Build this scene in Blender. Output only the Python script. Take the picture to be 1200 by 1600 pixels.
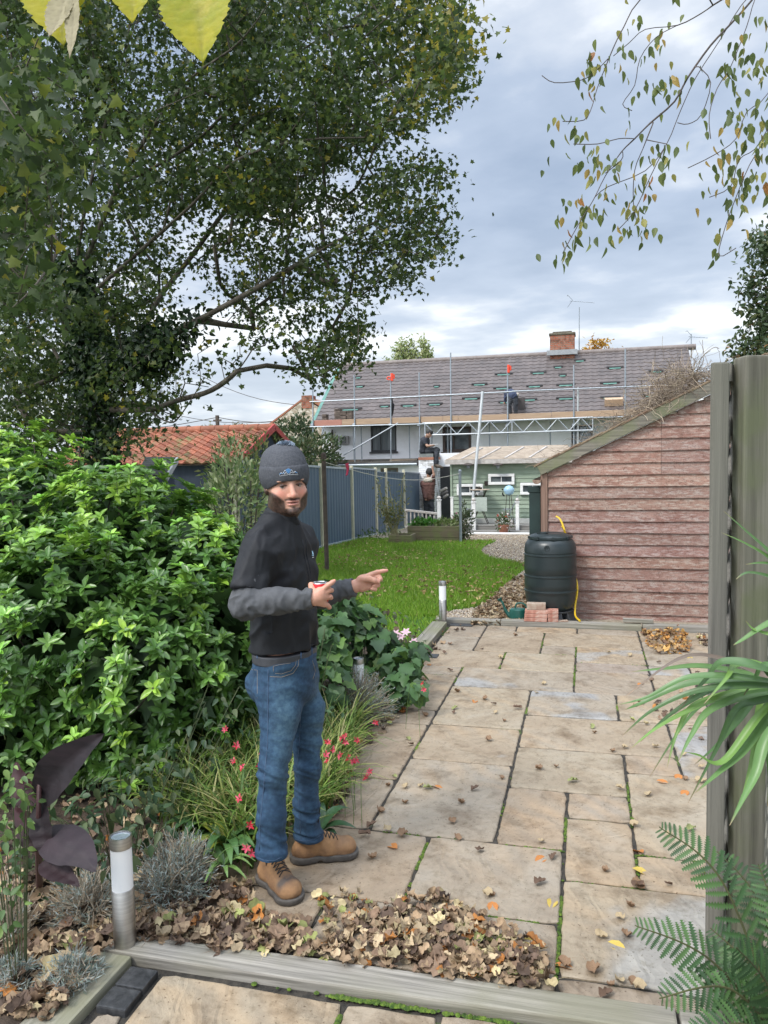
import bpy, bmesh, math, random
import numpy as np
from mathutils import Vector, Matrix
for _o in list(bpy.data.objects): bpy.data.objects.remove(_o)
SC = bpy.context.scene; COL = SC.collection
rad = math.radians
# ---------------------------------------------------------------- camera
FPX, YAW, TILT, ROLL, EYE = 1200.0, rad(14.9), rad(4.0), rad(-1.15), 1.70
cam_d = bpy.data.cameras.new('camera'); cam = bpy.data.objects.new('camera', cam_d); COL.objects.link(cam)
CAMR = Matrix.Rotation(YAW, 4, 'Z') @ Matrix.Rotation(math.pi/2 - TILT, 4, 'X') @ Matrix.Rotation(ROLL, 4, 'Z')
cam.matrix_world = Matrix.Translation((0, 0, EYE)) @ CAMR
cam_d.sensor_fit = 'VERTICAL'; cam_d.sensor_height = 36.0; cam_d.lens = 36.0*FPX/1600
cam_d.clip_start = 0.05; cam_d.clip_end = 3000
SC.camera = cam
SC.render.resolution_x = 768; SC.render.resolution_y = 1024
# ---------------------------------------------------------------- sky
SUN_EL, SUN_AZ = rad(48), rad(215)       # azimuth clockwise from +Y
W = bpy.data.worlds.new('World'); SC.world = W; W.use_nodes = True
nt = W.node_tree; nt.nodes.clear()
def wn(t, **kw):
    n = nt.nodes.new(t)
    for k, v in kw.items(): setattr(n, k, v)
    return n
def wmath(op, a, b=None, c=None):
    n = wn('ShaderNodeMath', operation=op)
    for i, q in enumerate((a, b, c)):
        if q is None: continue
        if isinstance(q, (int, float)): n.inputs[i].default_value = q
        else: nt.links.new(q, n.inputs[i])
    return n.outputs[0]
def ramp(tree, fac, stops, interp='LINEAR'):
    r = tree.nodes.new('ShaderNodeValToRGB'); r.color_ramp.interpolation = interp
    e = r.color_ramp.elements
    while len(e) < len(stops): e.new(0.5)
    for q, (p, c) in zip(e, stops):
        q.position = p; q.color = (*c, 1) if len(c) == 3 else c
    tree.links.new(fac, r.inputs[0]); return r.outputs[0]
sky = wn('ShaderNodeTexSky', sky_type='NISHITA', sun_disc=False, sun_elevation=SUN_EL, sun_rotation=SUN_AZ, air_density=1.0, dust_density=1.5)
tc = wn('ShaderNodeTexCoord'); sp = wn('ShaderNodeSeparateXYZ'); nt.links.new(tc.outputs['Generated'], sp.inputs[0])
zc = wmath('MAXIMUM', wmath('ADD', sp.outputs[2], 0.10), 0.05)
cb = wn('ShaderNodeCombineXYZ'); nt.links.new(wmath('DIVIDE', sp.outputs[0], zc), cb.inputs[0]); nt.links.new(wmath('DIVIDE', sp.outputs[1], zc), cb.inputs[1])
def wnoise(scale, detail, rough, off, dist=0.0):
    m = wn('ShaderNodeMapping'); m.inputs['Location'].default_value = off; m.inputs['Rotation'].default_value = (0, 0, 0.35)
    nt.links.new(cb.outputs[0], m.inputs[0])
    n = wn('ShaderNodeTexNoise'); n.inputs['Scale'].default_value = scale; n.inputs['Detail'].default_value = detail
    n.inputs['Roughness'].default_value = rough; n.inputs['Distortion'].default_value = dist
    nt.links.new(m.outputs[0], n.inputs[0]); return n.outputs[0]
big = wnoise(0.75, 4, 0.5, (3.1, 7.7, 0)); fine = wnoise(2.6, 7, 0.52, (1.3, 2.2, 5))
mixn = wmath('ADD', wmath('MULTIPLY', big, 0.62), wmath('MULTIPLY', fine, 0.38))
cloud = ramp(nt, mixn, [(0.36, (0.34, 0.42, 0.55)), (0.46, (0.44, 0.52, 0.65)), (0.525, (0.62, 0.68, 0.77)), (0.59, (1.0, 1.02, 1.04))])
hz = ramp(nt, sp.outputs[2], [(0.0, (1, 1, 1)), (0.10, (0.75, 0.75, 0.75)), (0.30, (0, 0, 0))])
mh = wn('ShaderNodeMix', data_type='RGBA'); nt.links.new(wmath('MULTIPLY', hz, 0.55), mh.inputs[0]); nt.links.new(cloud, mh.inputs[6]); mh.inputs[7].default_value = (0.74, 0.79, 0.84, 1)
zen = ramp(nt, sp.outputs[2], [(0.60, (1, 1, 1)), (0.90, (0.28, 0.28, 0.28))])
zb = wmath('DIVIDE', 1.0, zen)
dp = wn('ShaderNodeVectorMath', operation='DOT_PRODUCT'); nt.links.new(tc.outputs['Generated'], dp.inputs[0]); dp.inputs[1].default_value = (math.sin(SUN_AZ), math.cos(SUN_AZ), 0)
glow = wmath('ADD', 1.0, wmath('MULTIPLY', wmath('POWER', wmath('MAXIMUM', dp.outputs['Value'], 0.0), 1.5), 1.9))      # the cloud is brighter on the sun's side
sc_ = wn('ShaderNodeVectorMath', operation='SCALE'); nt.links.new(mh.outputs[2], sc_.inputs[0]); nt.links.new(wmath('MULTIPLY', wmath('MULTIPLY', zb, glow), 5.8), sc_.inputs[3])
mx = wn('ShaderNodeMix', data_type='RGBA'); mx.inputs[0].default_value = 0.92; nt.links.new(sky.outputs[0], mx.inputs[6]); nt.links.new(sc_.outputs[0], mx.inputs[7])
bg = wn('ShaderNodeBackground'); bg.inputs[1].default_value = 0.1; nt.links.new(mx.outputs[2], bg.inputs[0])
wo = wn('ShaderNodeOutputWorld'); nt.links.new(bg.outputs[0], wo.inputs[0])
# ---------------------------------------------------------------- sun behind the cloud
sl = bpy.data.lights.new('sun', 'SUN'); sl.energy = 1.3; sl.angle = rad(14); sl.color = (1.0, 0.955, 0.89)
so = bpy.data.objects.new('sun', sl); COL.objects.link(so)
sdir = Vector((math.sin(SUN_AZ)*math.cos(SUN_EL), math.cos(SUN_AZ)*math.cos(SUN_EL), math.sin(SUN_EL)))
so.rotation_euler = sdir.to_track_quat('Z', 'Y').to_euler(); so.location = sdir*30
SC.view_settings.view_transform = 'Standard'; SC.view_settings.look = 'None'
SC.view_settings.exposure = 1.1; SC.view_settings.gamma = 1.0
SC.render.engine = 'CYCLES'; SC.cycles.use_denoising = True; SC.cycles.max_bounces = 6; SC.cycles.transparent_max_bounces = 8
# ---------------------------------------------------------------- measuring helpers
def ray(px, py): return CAMR.to_3x3() @ Vector(((px-600)/FPX, -(py-800)/FPX, -1.0))
E0 = Vector((0, 0, EYE))
def gz(y): return -0.037*max(0.0, min(y, 27.0)-7.9)
def G(px, py, z=0.0):
    d = ray(px, py); return E0 + d*((z-EYE)/d.z)
def GG(px, py):
    z = 0.0
    for _ in range(50):
        p = G(px, py, z); z = .5*z + .5*gz(p.y)
    return Vector((p.x, p.y, gz(p.y)))
def AY(px, py, Y):
    d = ray(px, py); return E0 + d*(Y/d.y)
def AX(px, py, X):
    d = ray(px, py); return E0 + d*(X/d.x)
def AD(px, py, D): return E0 + ray(px, py)*D
# ---------------------------------------------------------------- object helpers
ROOTM = {}
def tag(o, label=None, cat=None, group=None, kind=None):
    if label: o['label'] = label
    if cat: o['category'] = cat
    if group: o['group'] = group
    if kind: o['kind'] = kind
    return o
def thing(name, label, cat, loc=(0, 0, 0), rz=0.0, group=None):
    o = bpy.data.objects.new(name, None); o.empty_display_size = 0.2; COL.objects.link(o)
    o.location = loc; o.rotation_euler = (0, 0, rz); tag(o, label, cat, group)
    ROOTM[o.name] = Matrix.Translation(loc) @ Matrix.Rotation(rz, 4, 'Z'); return o
def link_mesh(me, name, mat, parent=None, world=True, origin=True):
    o = bpy.data.objects.new(name, me); COL.objects.link(o)
    if mat: me.materials.append(mat)
    if parent is not None:
        pm = ROOTM[parent.name]
        if world: me.transform(pm.inverted())
        o.parent = parent; ROOTM[o.name] = pm
    elif origin:
        n = len(me.vertices); co = np.empty(n*3, np.float32); me.vertices.foreach_get('co', co); co = co.reshape(-1, 3)
        lo, hi = co.min(0), co.max(0); b = Vector(((lo[0]+hi[0])/2, (lo[1]+hi[1])/2, float(lo[2])))
        me.transform(Matrix.Translation(-b)); o.location = b; ROOTM[o.name] = Matrix.Translation(b)
    else: ROOTM[o.name] = Matrix.Identity(4)
    return o
def copy_tree(o, parent=None):
    c = o.copy(); COL.objects.link(c)
    if parent is not None: c.parent = parent
    for ch in list(o.children): copy_tree(ch, c)
    return c
def mesh_np(V, F, T=None, k=3, smooth=False):
    """V (n,3), F (m,k) -> mesh, T (n,3|4) tint"""
    V = np.ascontiguousarray(V, np.float32); F = np.ascontiguousarray(F, np.int32); k = F.shape[1]
    me = bpy.data.meshes.new('m'); me.vertices.add(len(V)); me.vertices.foreach_set('co', V.ravel())
    me.loops.add(F.size); me.loops.foreach_set('vertex_index', F.ravel())
    me.polygons.add(len(F)); me.polygons.foreach_set('loop_start', np.arange(0, F.size, k, dtype=np.int32))
    me.update(calc_edges=True)
    if T is not None:
        T = np.asarray(T, np.float32)
        if T.shape[1] == 3: T = np.hstack([T, np.ones((len(T), 1), np.float32)])
        a = me.color_attributes.new('tint', 'FLOAT_COLOR', 'POINT'); a.data.foreach_set('color', np.ascontiguousarray(T).ravel())
    if smooth: me.polygons.foreach_set('use_smooth', np.ones(len(F), bool))
    return me
def perp(d):
    d = Vector(d).normalized(); a = Vector((0, 0, 1)) if abs(d.z) < 0.9 else Vector((1, 0, 0))
    u = d.cross(a).normalized(); return u, d.cross(u).normalized()
class MB:
    def __init__(s): s.v = []; s.f = []; s.t = []; s.tint = (1, 1, 1, 1)
    def add(s, vs, fs, tint=None):
        b = len(s.v); s.v += [tuple(q) for q in vs]; s.f += [tuple(b+i for i in f) for f in fs]; s.t += [tint or s.tint]*len(vs)
    def box(s, x0, x1, y0, y1, z0, z1, tint=None):
        s.add([(x0,y0,z0),(x1,y0,z0),(x1,y1,z0),(x0,y1,z0),(x0,y0,z1),(x1,y0,z1),(x1,y1,z1),(x0,y1,z1)],
              [(3,2,1,0),(4,5,6,7),(0,1,5,4),(1,2,6,5),(2,3,7,6),(3,0,4,7)], tint)
    def obox(s, c, ax, ay, az, tint=None):
        c, ax, ay, az = map(Vector, (c, ax, ay, az))
        vs = [c+ax*i+ay*j+az*k for k in (-1, 1) for i, j in ((-1,-1),(1,-1),(1,1),(-1,1))]
        s.add(vs, [(3,2,1,0),(4,5,6,7),(0,1,5,4),(1,2,6,5),(2,3,7,6),(3,0,4,7)], tint)
    def beam(s, a, b, w, h, up=(0, 0, 1), tint=None):
        a, b = Vector(a), Vector(b); d = b-a; x = d.normalized(); y = Vector(up).cross(x)
        if y.length < 1e-4: y = Vector((1, 0, 0)).cross(x)
        y.normalize(); z = x.cross(y); s.obox((a+b)/2, d/2, y*w/2, z*h/2, tint)
    def tube(s, pts, r, n=8, tint=None, cap=True):
        pts = [Vector(p) for p in pts]; m = len(pts); rs = [r]*m if isinstance(r, (int, float)) else list(r)
        u = None; vs = []; fs = []
        for i, p in enumerate(pts):
            d = (pts[min(i+1, m-1)]-pts[max(i-1, 0)])
            d = d.normalized() if d.length > 1e-9 else Vector((0, 0, 1))
            if u is None: u, w = perp(d)
            else:
                u = (u-d*u.dot(d)); u = u.normalized() if u.length > 1e-6 else perp(d)[0]; w = d.cross(u)
            for k in range(n):
                a = 2*math.pi*k/n; vs.append(p+(u*math.cos(a)+w*math.sin(a))*rs[i])
        for i in range(m-1):
            for k in range(n):
                k2 = (k+1) % n; fs.append((i*n+k, i*n+k2, (i+1)*n+k2, (i+1)*n+k))
        if cap: fs.append(tuple(range(n-1, -1, -1))); fs.append(tuple((m-1)*n+k for k in range(n)))
        s.add(vs, fs, tint)
    def lathe(s, prof, c=(0, 0, 0), n=32, tint=None, cap=True):
        c = Vector(c); vs = []; fs = []; m = len(prof)
        for (r, z) in prof:
            for k in range(n):
                a = 2*math.pi*k/n; vs.append(c+Vector((r*math.cos(a), r*math.sin(a), z)))
        for i in range(m-1):
            for k in range(n):
                k2 = (k+1) % n; fs.append((i*n+k, i*n+k2, (i+1)*n+k2, (i+1)*n+k))
        if cap: fs.append(tuple(range(n-1, -1, -1))); fs.append(tuple((m-1)*n+k for k in range(n)))
        s.add(vs, fs, tint)
    def prism(s, poly, ext, tint=None):
        n = len(poly); ext = Vector(ext); vs = [Vector(p) for p in poly]; vs += [p+ext for p in vs]
        s.add(vs, [tuple(range(n-1, -1, -1)), tuple(range(n, 2*n))]+[(i, (i+1) % n, n+(i+1) % n, n+i) for i in range(n)], tint)
    def poly(s, pts, tint=None): s.add(pts, [tuple(range(len(pts)))], tint)
    def build(s, name, mat, parent=None, smooth=False, bevel=0.0, world=True, origin=True, seg=1):
        me = bpy.data.meshes.new(name); me.from_pydata(s.v, [], s.f); me.update()
        a = me.color_attributes.new('tint', 'FLOAT_COLOR', 'POINT')
        a.data.foreach_set('color', np.array([tuple(t)+((1,) if len(t) == 3 else ()) for t in s.t], np.float32).ravel())
        if bevel or True:
            bm = bmesh.new(); bm.from_mesh(me)
            bmesh.ops.recalc_face_normals(bm, faces=bm.faces)
            if bevel:
                ed = [e for e in bm.edges if len(e.link_faces) == 2 and e.calc_face_angle(0) > 0.6]
                bmesh.ops.bevel(bm, geom=ed, offset=bevel, segments=seg, affect='EDGES', profile=0.6, clamp_overlap=True)
            bm.to_mesh(me); bm.free()
        if smooth:
            me.polygons.foreach_set('use_smooth', np.ones(len(me.polygons), bool))
            if smooth != 'all':
                me.set_sharp_from_angle(angle=rad(40))
        return link_mesh(me, name, mat, parent, world, origin)
# ---------------------------------------------------------------- materials
MATS = {}
def M(name, c1, c2=None, scale=6.0, rough=0.75, bump=0.0, bscale=None, metal=0.0, stretch=(1, 1, 1), c3=None, detail=6.0,
      trans=0.0, alpha=1.0, coat=0.0, spec=0.5, lo=0.38, hi=0.62, tint=True, dist=0.0, transl=0.0, sheen=0.0, s3=None, lo3=0.55, hi3=0.7, emit=None, es=0.0, rvar=0.0):
    if name in MATS: return MATS[name]
    m = bpy.data.materials.new(name); m.use_nodes = True; t = m.node_tree; t.nodes.clear(); MATS[name] = m
    def N(k): return t.nodes.new(k)
    out = N('ShaderNodeOutputMaterial'); b = N('ShaderNodeBsdfPrincipled')
    co = N('ShaderNodeTexCoord'); mp = N('ShaderNodeMapping'); mp.inputs['Scale'].default_value = stretch; t.links.new(co.outputs['Object'], mp.inputs[0])
    def noise(sc, d=detail, r=0.6):
        n = N('ShaderNodeTexNoise'); n.inputs['Scale'].default_value = sc; n.inputs['Detail'].default_value = d; n.inputs['Roughness'].default_value = r
        n.inputs['Distortion'].default_value = dist; t.links.new(mp.outputs[0], n.inputs[0]); return n.outputs[0]
    c2 = c2 or tuple(x*0.8 for x in c1)
    n1 = noise(scale); col = ramp(t, n1, [(lo, c1), (hi, c2)])
    if c3:
        n3 = noise(s3 or scale*0.4, 5); f3 = ramp(t, n3, [(lo3, (0, 0, 0)), (hi3, (1, 1, 1))])
        x = N('ShaderNodeMix'); x.data_type = 'RGBA'; t.links.new(f3, x.inputs[0]); t.links.new(col, x.inputs[6]); x.inputs[7].default_value = (*c3, 1); col = x.outputs[2]
    if tint:
        at = N('ShaderNodeAttribute'); at.attribute_name = 'tint'
        x = N('ShaderNodeMix'); x.data_type = 'RGBA'; x.blend_type = 'MULTIPLY'; x.inputs[0].default_value = 1.0
        t.links.new(col, x.inputs[6]); t.links.new(at.outputs['Color'], x.inputs[7]); col = x.outputs[2]
    t.links.new(col, b.inputs['Base Color'])
    b.inputs['Roughness'].default_value = rough; b.inputs['Metallic'].default_value = metal; b.inputs['Specular IOR Level'].default_value = spec
    if rvar:
        mr = N('ShaderNodeMapRange'); t.links.new(n1, mr.inputs[0]); mr.inputs[1].default_value = 0.3; mr.inputs[2].default_value = 0.7
        mr.inputs[3].default_value = rough-rvar; mr.inputs[4].default_value = rough+rvar; t.links.new(mr.outputs[0], b.inputs['Roughness'])
    if trans: b.inputs['Transmission Weight'].default_value = trans
    if coat: b.inputs['Coat Weight'].default_value = coat
    if sheen: b.inputs['Sheen Weight'].default_value = sheen
    if emit: b.inputs['Emission Color'].default_value = (*emit, 1); b.inputs['Emission Strength'].default_value = es
    if bump:
        bn = noise(bscale or scale*3); bp = N('ShaderNodeBump'); bp.inputs['Strength'].default_value = 1.0; bp.inputs['Distance'].default_value = bump
        t.links.new(bn, bp.inputs['Height']); t.links.new(bp.outputs[0], b.inputs['Normal'])
    sh = b.outputs[0]
    if transl:
        tr = N('ShaderNodeBsdfTranslucent'); t.links.new(col, tr.inputs[0]); ms = N('ShaderNodeMixShader'); ms.inputs[0].default_value = transl
        t.links.new(sh, ms.inputs[1]); t.links.new(tr.outputs[0], ms.inputs[2]); sh = ms.outputs[0]
    t.links.new(sh, out.inputs[0]); return m
def leafmat(name, rough=0.5, transl=0.3, spec=0.4):
    return M(name, (1, 1, 1), (0.82, 0.82, 0.82), scale=9, rough=rough, transl=transl, spec=spec)
# ---------------------------------------------------------------- scattering leaf-sized faces
def tmpl(outline, fold=0.15, droop=0.0, center=(0, 0.5)):
    """outline of (x,y) points -> fan mesh about a centre, folded along the midrib"""
    pts = [center]+list(outline); V = np.array([(x, y, abs(x)*fold - droop*y*y) for x, y in pts], np.float32)
    n = len(outline); F = np.array([(0, 1+i, 1+(i+1) % n) for i in range(n)], np.int32); return V, F
ELL = tmpl([(0, 0), (.16, .25), (.22, .5), (.15, .8), (0, 1), (-.15, .8), (-.22, .5), (-.16, .25)], 0.5, 0.15, (0, .5))
ELL4 = tmpl([(0, 0), (.2, .45), (0, 1), (-.2, .45)], 0.4, 0.2, (0, .5))
OVATE = tmpl([(0, 0), (.2, .15), (.26, .4), (.14, .75), (0, 1), (-.14, .75), (-.26, .4), (-.2, .15)], 0.4, 0.15, (0, .45))
MAPLE = tmpl([(0, 0), (.2, .02), (.42, -.08), (.34, .2), (.56, .45), (.27, .46), (.22, .62), (0, 1), (-.22, .62), (-.27, .46), (-.56, .45), (-.34, .2), (-.42, -.08), (-.2, .02)], 0.2, 0.25, (0, .35))
MAPLE5 = tmpl([(0, 0), (.45, 0), (.3, .32), (.5, .55), (.2, .6), (0, 1), (-.2, .6), (-.5, .55), (-.3, .32), (-.45, 0)], 0.2, 0.25, (0, .35))
NEEDLE = tmpl([(0, 0), (.06, .5), (0, 1), (-.06, .5)], 0.0, 0.2, (0, .5))
def unit(a): return a/np.maximum(np.linalg.norm(a, axis=-1, keepdims=True), 1e-9)
def frames(y, z):
    y = unit(y); z = z-y*np.sum(z*y, -1, keepdims=True); z = unit(z); x = np.cross(y, z); return np.stack([x, y, z], -1)
def scatter(T, P, Y, Z, S, tint):
    """instances baked into one mesh: returns V,F,Tint"""
    V, F = T; N = len(P); R = frames(Y, Z); S = np.asarray(S, np.float32).reshape(-1, 1, 1)
    Q = np.einsum('nij,kj->nki', R, V)*S + P[:, None, :]
    FF = F[None]+(np.arange(N)*len(V))[:, None, None]
    TT = np.repeat(np.asarray(tint, np.float32)[:, None, :], len(V), 1)
    return Q.reshape(-1, 3), FF.reshape(-1, F.shape[1]), TT.reshape(-1, tint.shape[1])
def merge(parts):
    Vs, Fs, Ts, b = [], [], [], 0
    for V, F, T in parts: Vs.append(V); Fs.append(F+b); Ts.append(T); b += len(V)
    return np.vstack(Vs), np.vstack(Fs), np.vstack(Ts)
def leafobj(name, parts, mat, parent=None, smooth=False):
    V, F, T = merge(parts) if isinstance(parts, list) else parts
    return link_mesh(mesh_np(V, F, T, smooth=smooth), name, mat, parent)
def rdir(rg, n, up=0.0):
    a = rg.normal(size=(n, 3)); a[:, 2] += up; return unit(a)
def pick(rg, n, cols, w=None, var=0.15):
    cols = np.array(cols, np.float32); w = None if w is None else np.array(w)/sum(w)
    c = cols[rg.choice(len(cols), n, p=w)]*(1+rg.uniform(-var, var, (n, 1))); return np.clip(c, 0, 1)
def inpoly(x, y, poly):
    c = False; n = len(poly)
    for i in range(n):
        x1, y1 = poly[i]; x2, y2 = poly[i-1]
        if (y1 > y) != (y2 > y) and x < (x2-x1)*(y-y1)/(y2-y1)+x1: c = not c
    return c
def samp(rg, poly, n):
    xs = [p[0] for p in poly]; ys = [p[1] for p in poly]; out = []
    while len(out) < n:
        x, y = rg.uniform(min(xs), max(xs)), rg.uniform(min(ys), max(ys))
        if inpoly(x, y, poly): out.append((x, y))
    return out
def smoothline(pts, k=4):
    pts = [Vector(p) for p in pts]; out = []
    for i in range(len(pts)-1):
        p0, p1, p2, p3 = pts[max(i-1, 0)], pts[i], pts[i+1], pts[min(i+2, len(pts)-1)]
        for j in range(k):
            t = j/k; out.append(0.5*((2*p1)+(p2-p0)*t+(2*p0-5*p1+4*p2-p3)*t*t+(3*p1-p0-3*p2+p3)*t**3))
    out.append(pts[-1]); return out
class Tree:
    """skeleton: limbs laid by hand, then twigs reach out to target points from the nearest limb"""
    def __init__(s, seed): s.P = []; s.par = []; s.rg = np.random.default_rng(seed)
    def limb(s, pts, at=None, k=4):
        L = smoothline(pts, k); prev = at
        if at is None and s.P:
            d = np.linalg.norm(np.array(s.P)-np.array(L[0]), axis=1); prev = int(d.argmin())
        for p in L:
            s.P.append(tuple(p)); s.par.append(-1 if prev is None else prev); prev = len(s.P)-1
        return prev
    def reach(s, targets, step=0.25, jit=0.06, sag=0.0):
        root = np.array(s.P[0]); T = np.array(targets); T = T[np.argsort(np.linalg.norm(T-root, axis=1))]; ends = []
        for t in T:
            A = np.array(s.P); dv = t-A; d = np.linalg.norm(dv, axis=1); rd = np.linalg.norm(A-root, axis=1)
            cost = d*(1+0.35*(rd > np.linalg.norm(t-root)))+0.12*rd
            j = int(cost.argmin()); a = A[j]; n = max(1, int(d[j]/step)); pv = j
            if s.par[j] >= 0: gd = unit((A[j]-A[s.par[j]])[None])[0]
            else: gd = np.array([0, 0, 1.])
            c = a+gd*d[j]*0.4
            for i in range(1, n+1):
                q = i/n; p = (1-q)**2*a+2*q*(1-q)*c+q*q*t
                if i < n: p = p+s.rg.normal(size=3)*jit*step*2
                p[2] -= sag*math.sin(q*math.pi)*d[j]
                s.P.append(tuple(p)); s.par.append(pv); pv = len(s.P)-1
            ends.append(pv)
        return ends
    def radii(s, tip=0.004, e=2.4):
        n = len(s.P); a = np.zeros(n); kids = np.zeros(n, int)
        for i in range(n):
            if s.par[i] >= 0: kids[s.par[i]] += 1
        for i in range(n-1, -1, -1):
            if kids[i] == 0: a[i] = tip**e
            if s.par[i] >= 0: a[s.par[i]] += a[i]*(1.0 if kids[i] else 1.0)
        return a**(1/e)
    def mesh(s, tip=0.004, e=2.4, rmax=1.0, rmin=0.0, lo=0.0, hi=9.9, n=5):
        r = np.clip(s.radii(tip, e), rmin, rmax); mb = MB(); n_ = len(s.P); kids = [[] for _ in range(n_)]
        for i, p in enumerate(s.par):
            if p >= 0: kids[p].append(i)
        stack = [(i, None) for i in range(n_) if s.par[i] < 0]
        while stack:
            i, st = stack.pop(); path = [] if st is None else [st]; path.append(i)
            while kids[i]:
                ks = sorted(kids[i], key=lambda q: -r[q])
                for q in ks[1:]: stack.append((q, i))
                i = ks[0]; path.append(i)
            if len(path) > 1:
                rr = [r[q] for q in path]
                if st is not None: rr[0] = min(rr[0], rr[1]*1.25)
                if rr[0] >= lo and rr[0] < hi: mb.tube([s.P[q] for q in path], rr, max(n, 8) if rr[0] > 0.05 else n)
        return mb
# ================================================================ GROUND
m_soil = M('soil', (0.035, 0.024, 0.016), (0.075, 0.052, 0.034), 14, 0.95, 0.02, 40)
m_field = M('field', (0.05, 0.09, 0.02), (0.09, 0.11, 0.04), 1.5, 0.95, 0.03, 9)
m_lawn = M('lawn', (0.045, 0.12, 0.009), (0.075, 0.17, 0.014), 1.2, 0.95, 0.02, 60, c3=(0.10, 0.15, 0.03), s3=0.8)
m_gravel = M('gravel', (0.20, 0.16, 0.11), (0.36, 0.30, 0.23), 45, 0.9, 0.012, 60, detail=3)
def strip_sheet(name, x0, x1, ys, dz, mat, kind='structure'):
    mb = MB()
    for a, b in zip(ys[:-1], ys[1:]): mb.poly([(x0, a, gz(a)+dz), (x1, a, gz(a)+dz), (x1, b, gz(b)+dz), (x0, b, gz(b)+dz)])
    return tag(mb.build(name, mat, origin=False), kind=kind)
strip_sheet('ground', -400, 400, [-60, 7.9, 27, 900], -0.06, m_field)
# bed of soil, gently lumpy
def lumpy(name, x0, x1, y0, y1, nx, ny, dz, amp, mat, seed):
    rg = np.random.default_rng(seed); xs = np.linspace(x0, x1, nx); ys = np.linspace(y0, y1, ny); V = []
    ph = rg.uniform(0, 6, (6, 2)); 
    for y in ys:
        for x in xs:
            h = sum(math.sin(x*k*1.7+ph[i, 0])*math.cos(y*k*1.3+ph[i, 1])/k for i, k in enumerate((1, 2, 3.7, 6, 9, 14)))
            V.append((x, y, gz(y)+dz+amp*h+rg.uniform(-.3, .3)*amp))
    F = [(j*nx+i, j*nx+i+1, (j+1)*nx+i+1, (j+1)*nx+i) for j in range(ny-1) for i in range(nx-1)]
    me = mesh_np(np.array(V), np.array(F), np.ones((len(V), 3)), smooth=True)
    return tag(link_mesh(me, name, mat, origin=False), kind='structure')
lumpy('planting_bed_soil', -7.5, -1.52, 0.0, 7.0, 110, 120, -0.005, 0.012, m_soil, 3)
def shape_sheet(name, poly, dz, mat, thick=0.0):
    # all inside one slope: planar
    mb = MB(); mb.poly([(p.x, p.y, gz(p.y)+dz) for p in poly]); mb.poly([(-5.8, 6.75, .004), (-4, 6.9, .004), (-3, 6.75, .004), (-2.2, 6.85, .004), (-1.56, 6.8, .004), (-1.56, 7.92, .004), (-5.8, 7.92, .004)]); return tag(mb.build(name, mat, origin=False), kind='structure')
LAWN = [Vector((-5.8, 7.95, 0)), Vector((-1.62, 7.95, 0)), Vector((-1.52, 8.35, 0)), GG(757, 944), GG(790, 914), GG(815, 894), GG(826, 884), GG(806, 879), GG(764, 871), GG(752, 861), GG(760, 852), GG(776, 846), Vector((-3.2, 19.1, 0)), Vector((-5.8, 19.5, 0))]
LAWN = smoothline(LAWN[2:12], 4); LAWN = [Vector((-5.8, 7.92, 0)), Vector((-1.58, 7.92, 0))]+LAWN+[Vector((-3.2, 19.1, 0)), Vector((-5.8, 19.6, 0))]
mb = MB(); mb.poly([(-5.9, 7.92, gz(7.92)-.02), (2.5, 7.92, gz(7.92)-.02), (2.5, 26, gz(26)-.02), (-5.9, 26, gz(26)-.02)])
tag(mb.build('gravel_path', m_gravel, origin=False), kind='structure')
shape_sheet('lawn', LAWN, 0.0, m_lawn)
# loose stones on the path
rg = np.random.default_rng(11)
lp = [(p.x, p.y) for p in LAWN]+[(-5.8, 7.9), (-5.8, 6.75), (-1.56, 6.75), (-1.56, 7.9)][0:0]
def stones(name, regions, n, smin, smax, cols, mat, dz=0.0):
    OC = np.array([(1,0,0),(-1,0,0),(0,1,0),(0,-1,0),(0,0,.7),(0,0,-.7)], np.float32)
    OF = np.array([(0,2,4),(2,1,4),(1,3,4),(3,0,4),(2,0,5),(1,2,5),(3,1,5),(0,3,5)], np.int32)
    pts = []
    while len(pts) < n:
        x0, x1, y0, y1 = regions[rg.integers(len(regions))]; x, y = rg.uniform(x0, x1), y0+(y1-y0)*rg.uniform()**1.6
        if inpoly(x, y, lp): continue
        pts.append((x, y, gz(y)+dz))
    P = np.array(pts, np.float32); S = rg.uniform(smin, smax, n)
    return leafobj(name, scatter((OC, OF), P, rdir(rg, n), rdir(rg, n, 2), S, pick(rg, n, cols)), mat)
m_stone = M('pebble', (1, 1, 1), (.8, .8, .8), 30, 0.85)
o = stones('gravel_stones', [(-3.3, -0.2, 7.95, 13), (-3.6, 0, 12, 24)], 16000, .008, .022, [(.42,.34,.25), (.52,.45,.36), (.30,.22,.15), (.58,.48,.35), (.36,.31,.27)], m_stone)
tag(o, 'tan and grey loose gravel covering the path beside the lawn', 'gravel', kind='stuff')
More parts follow.
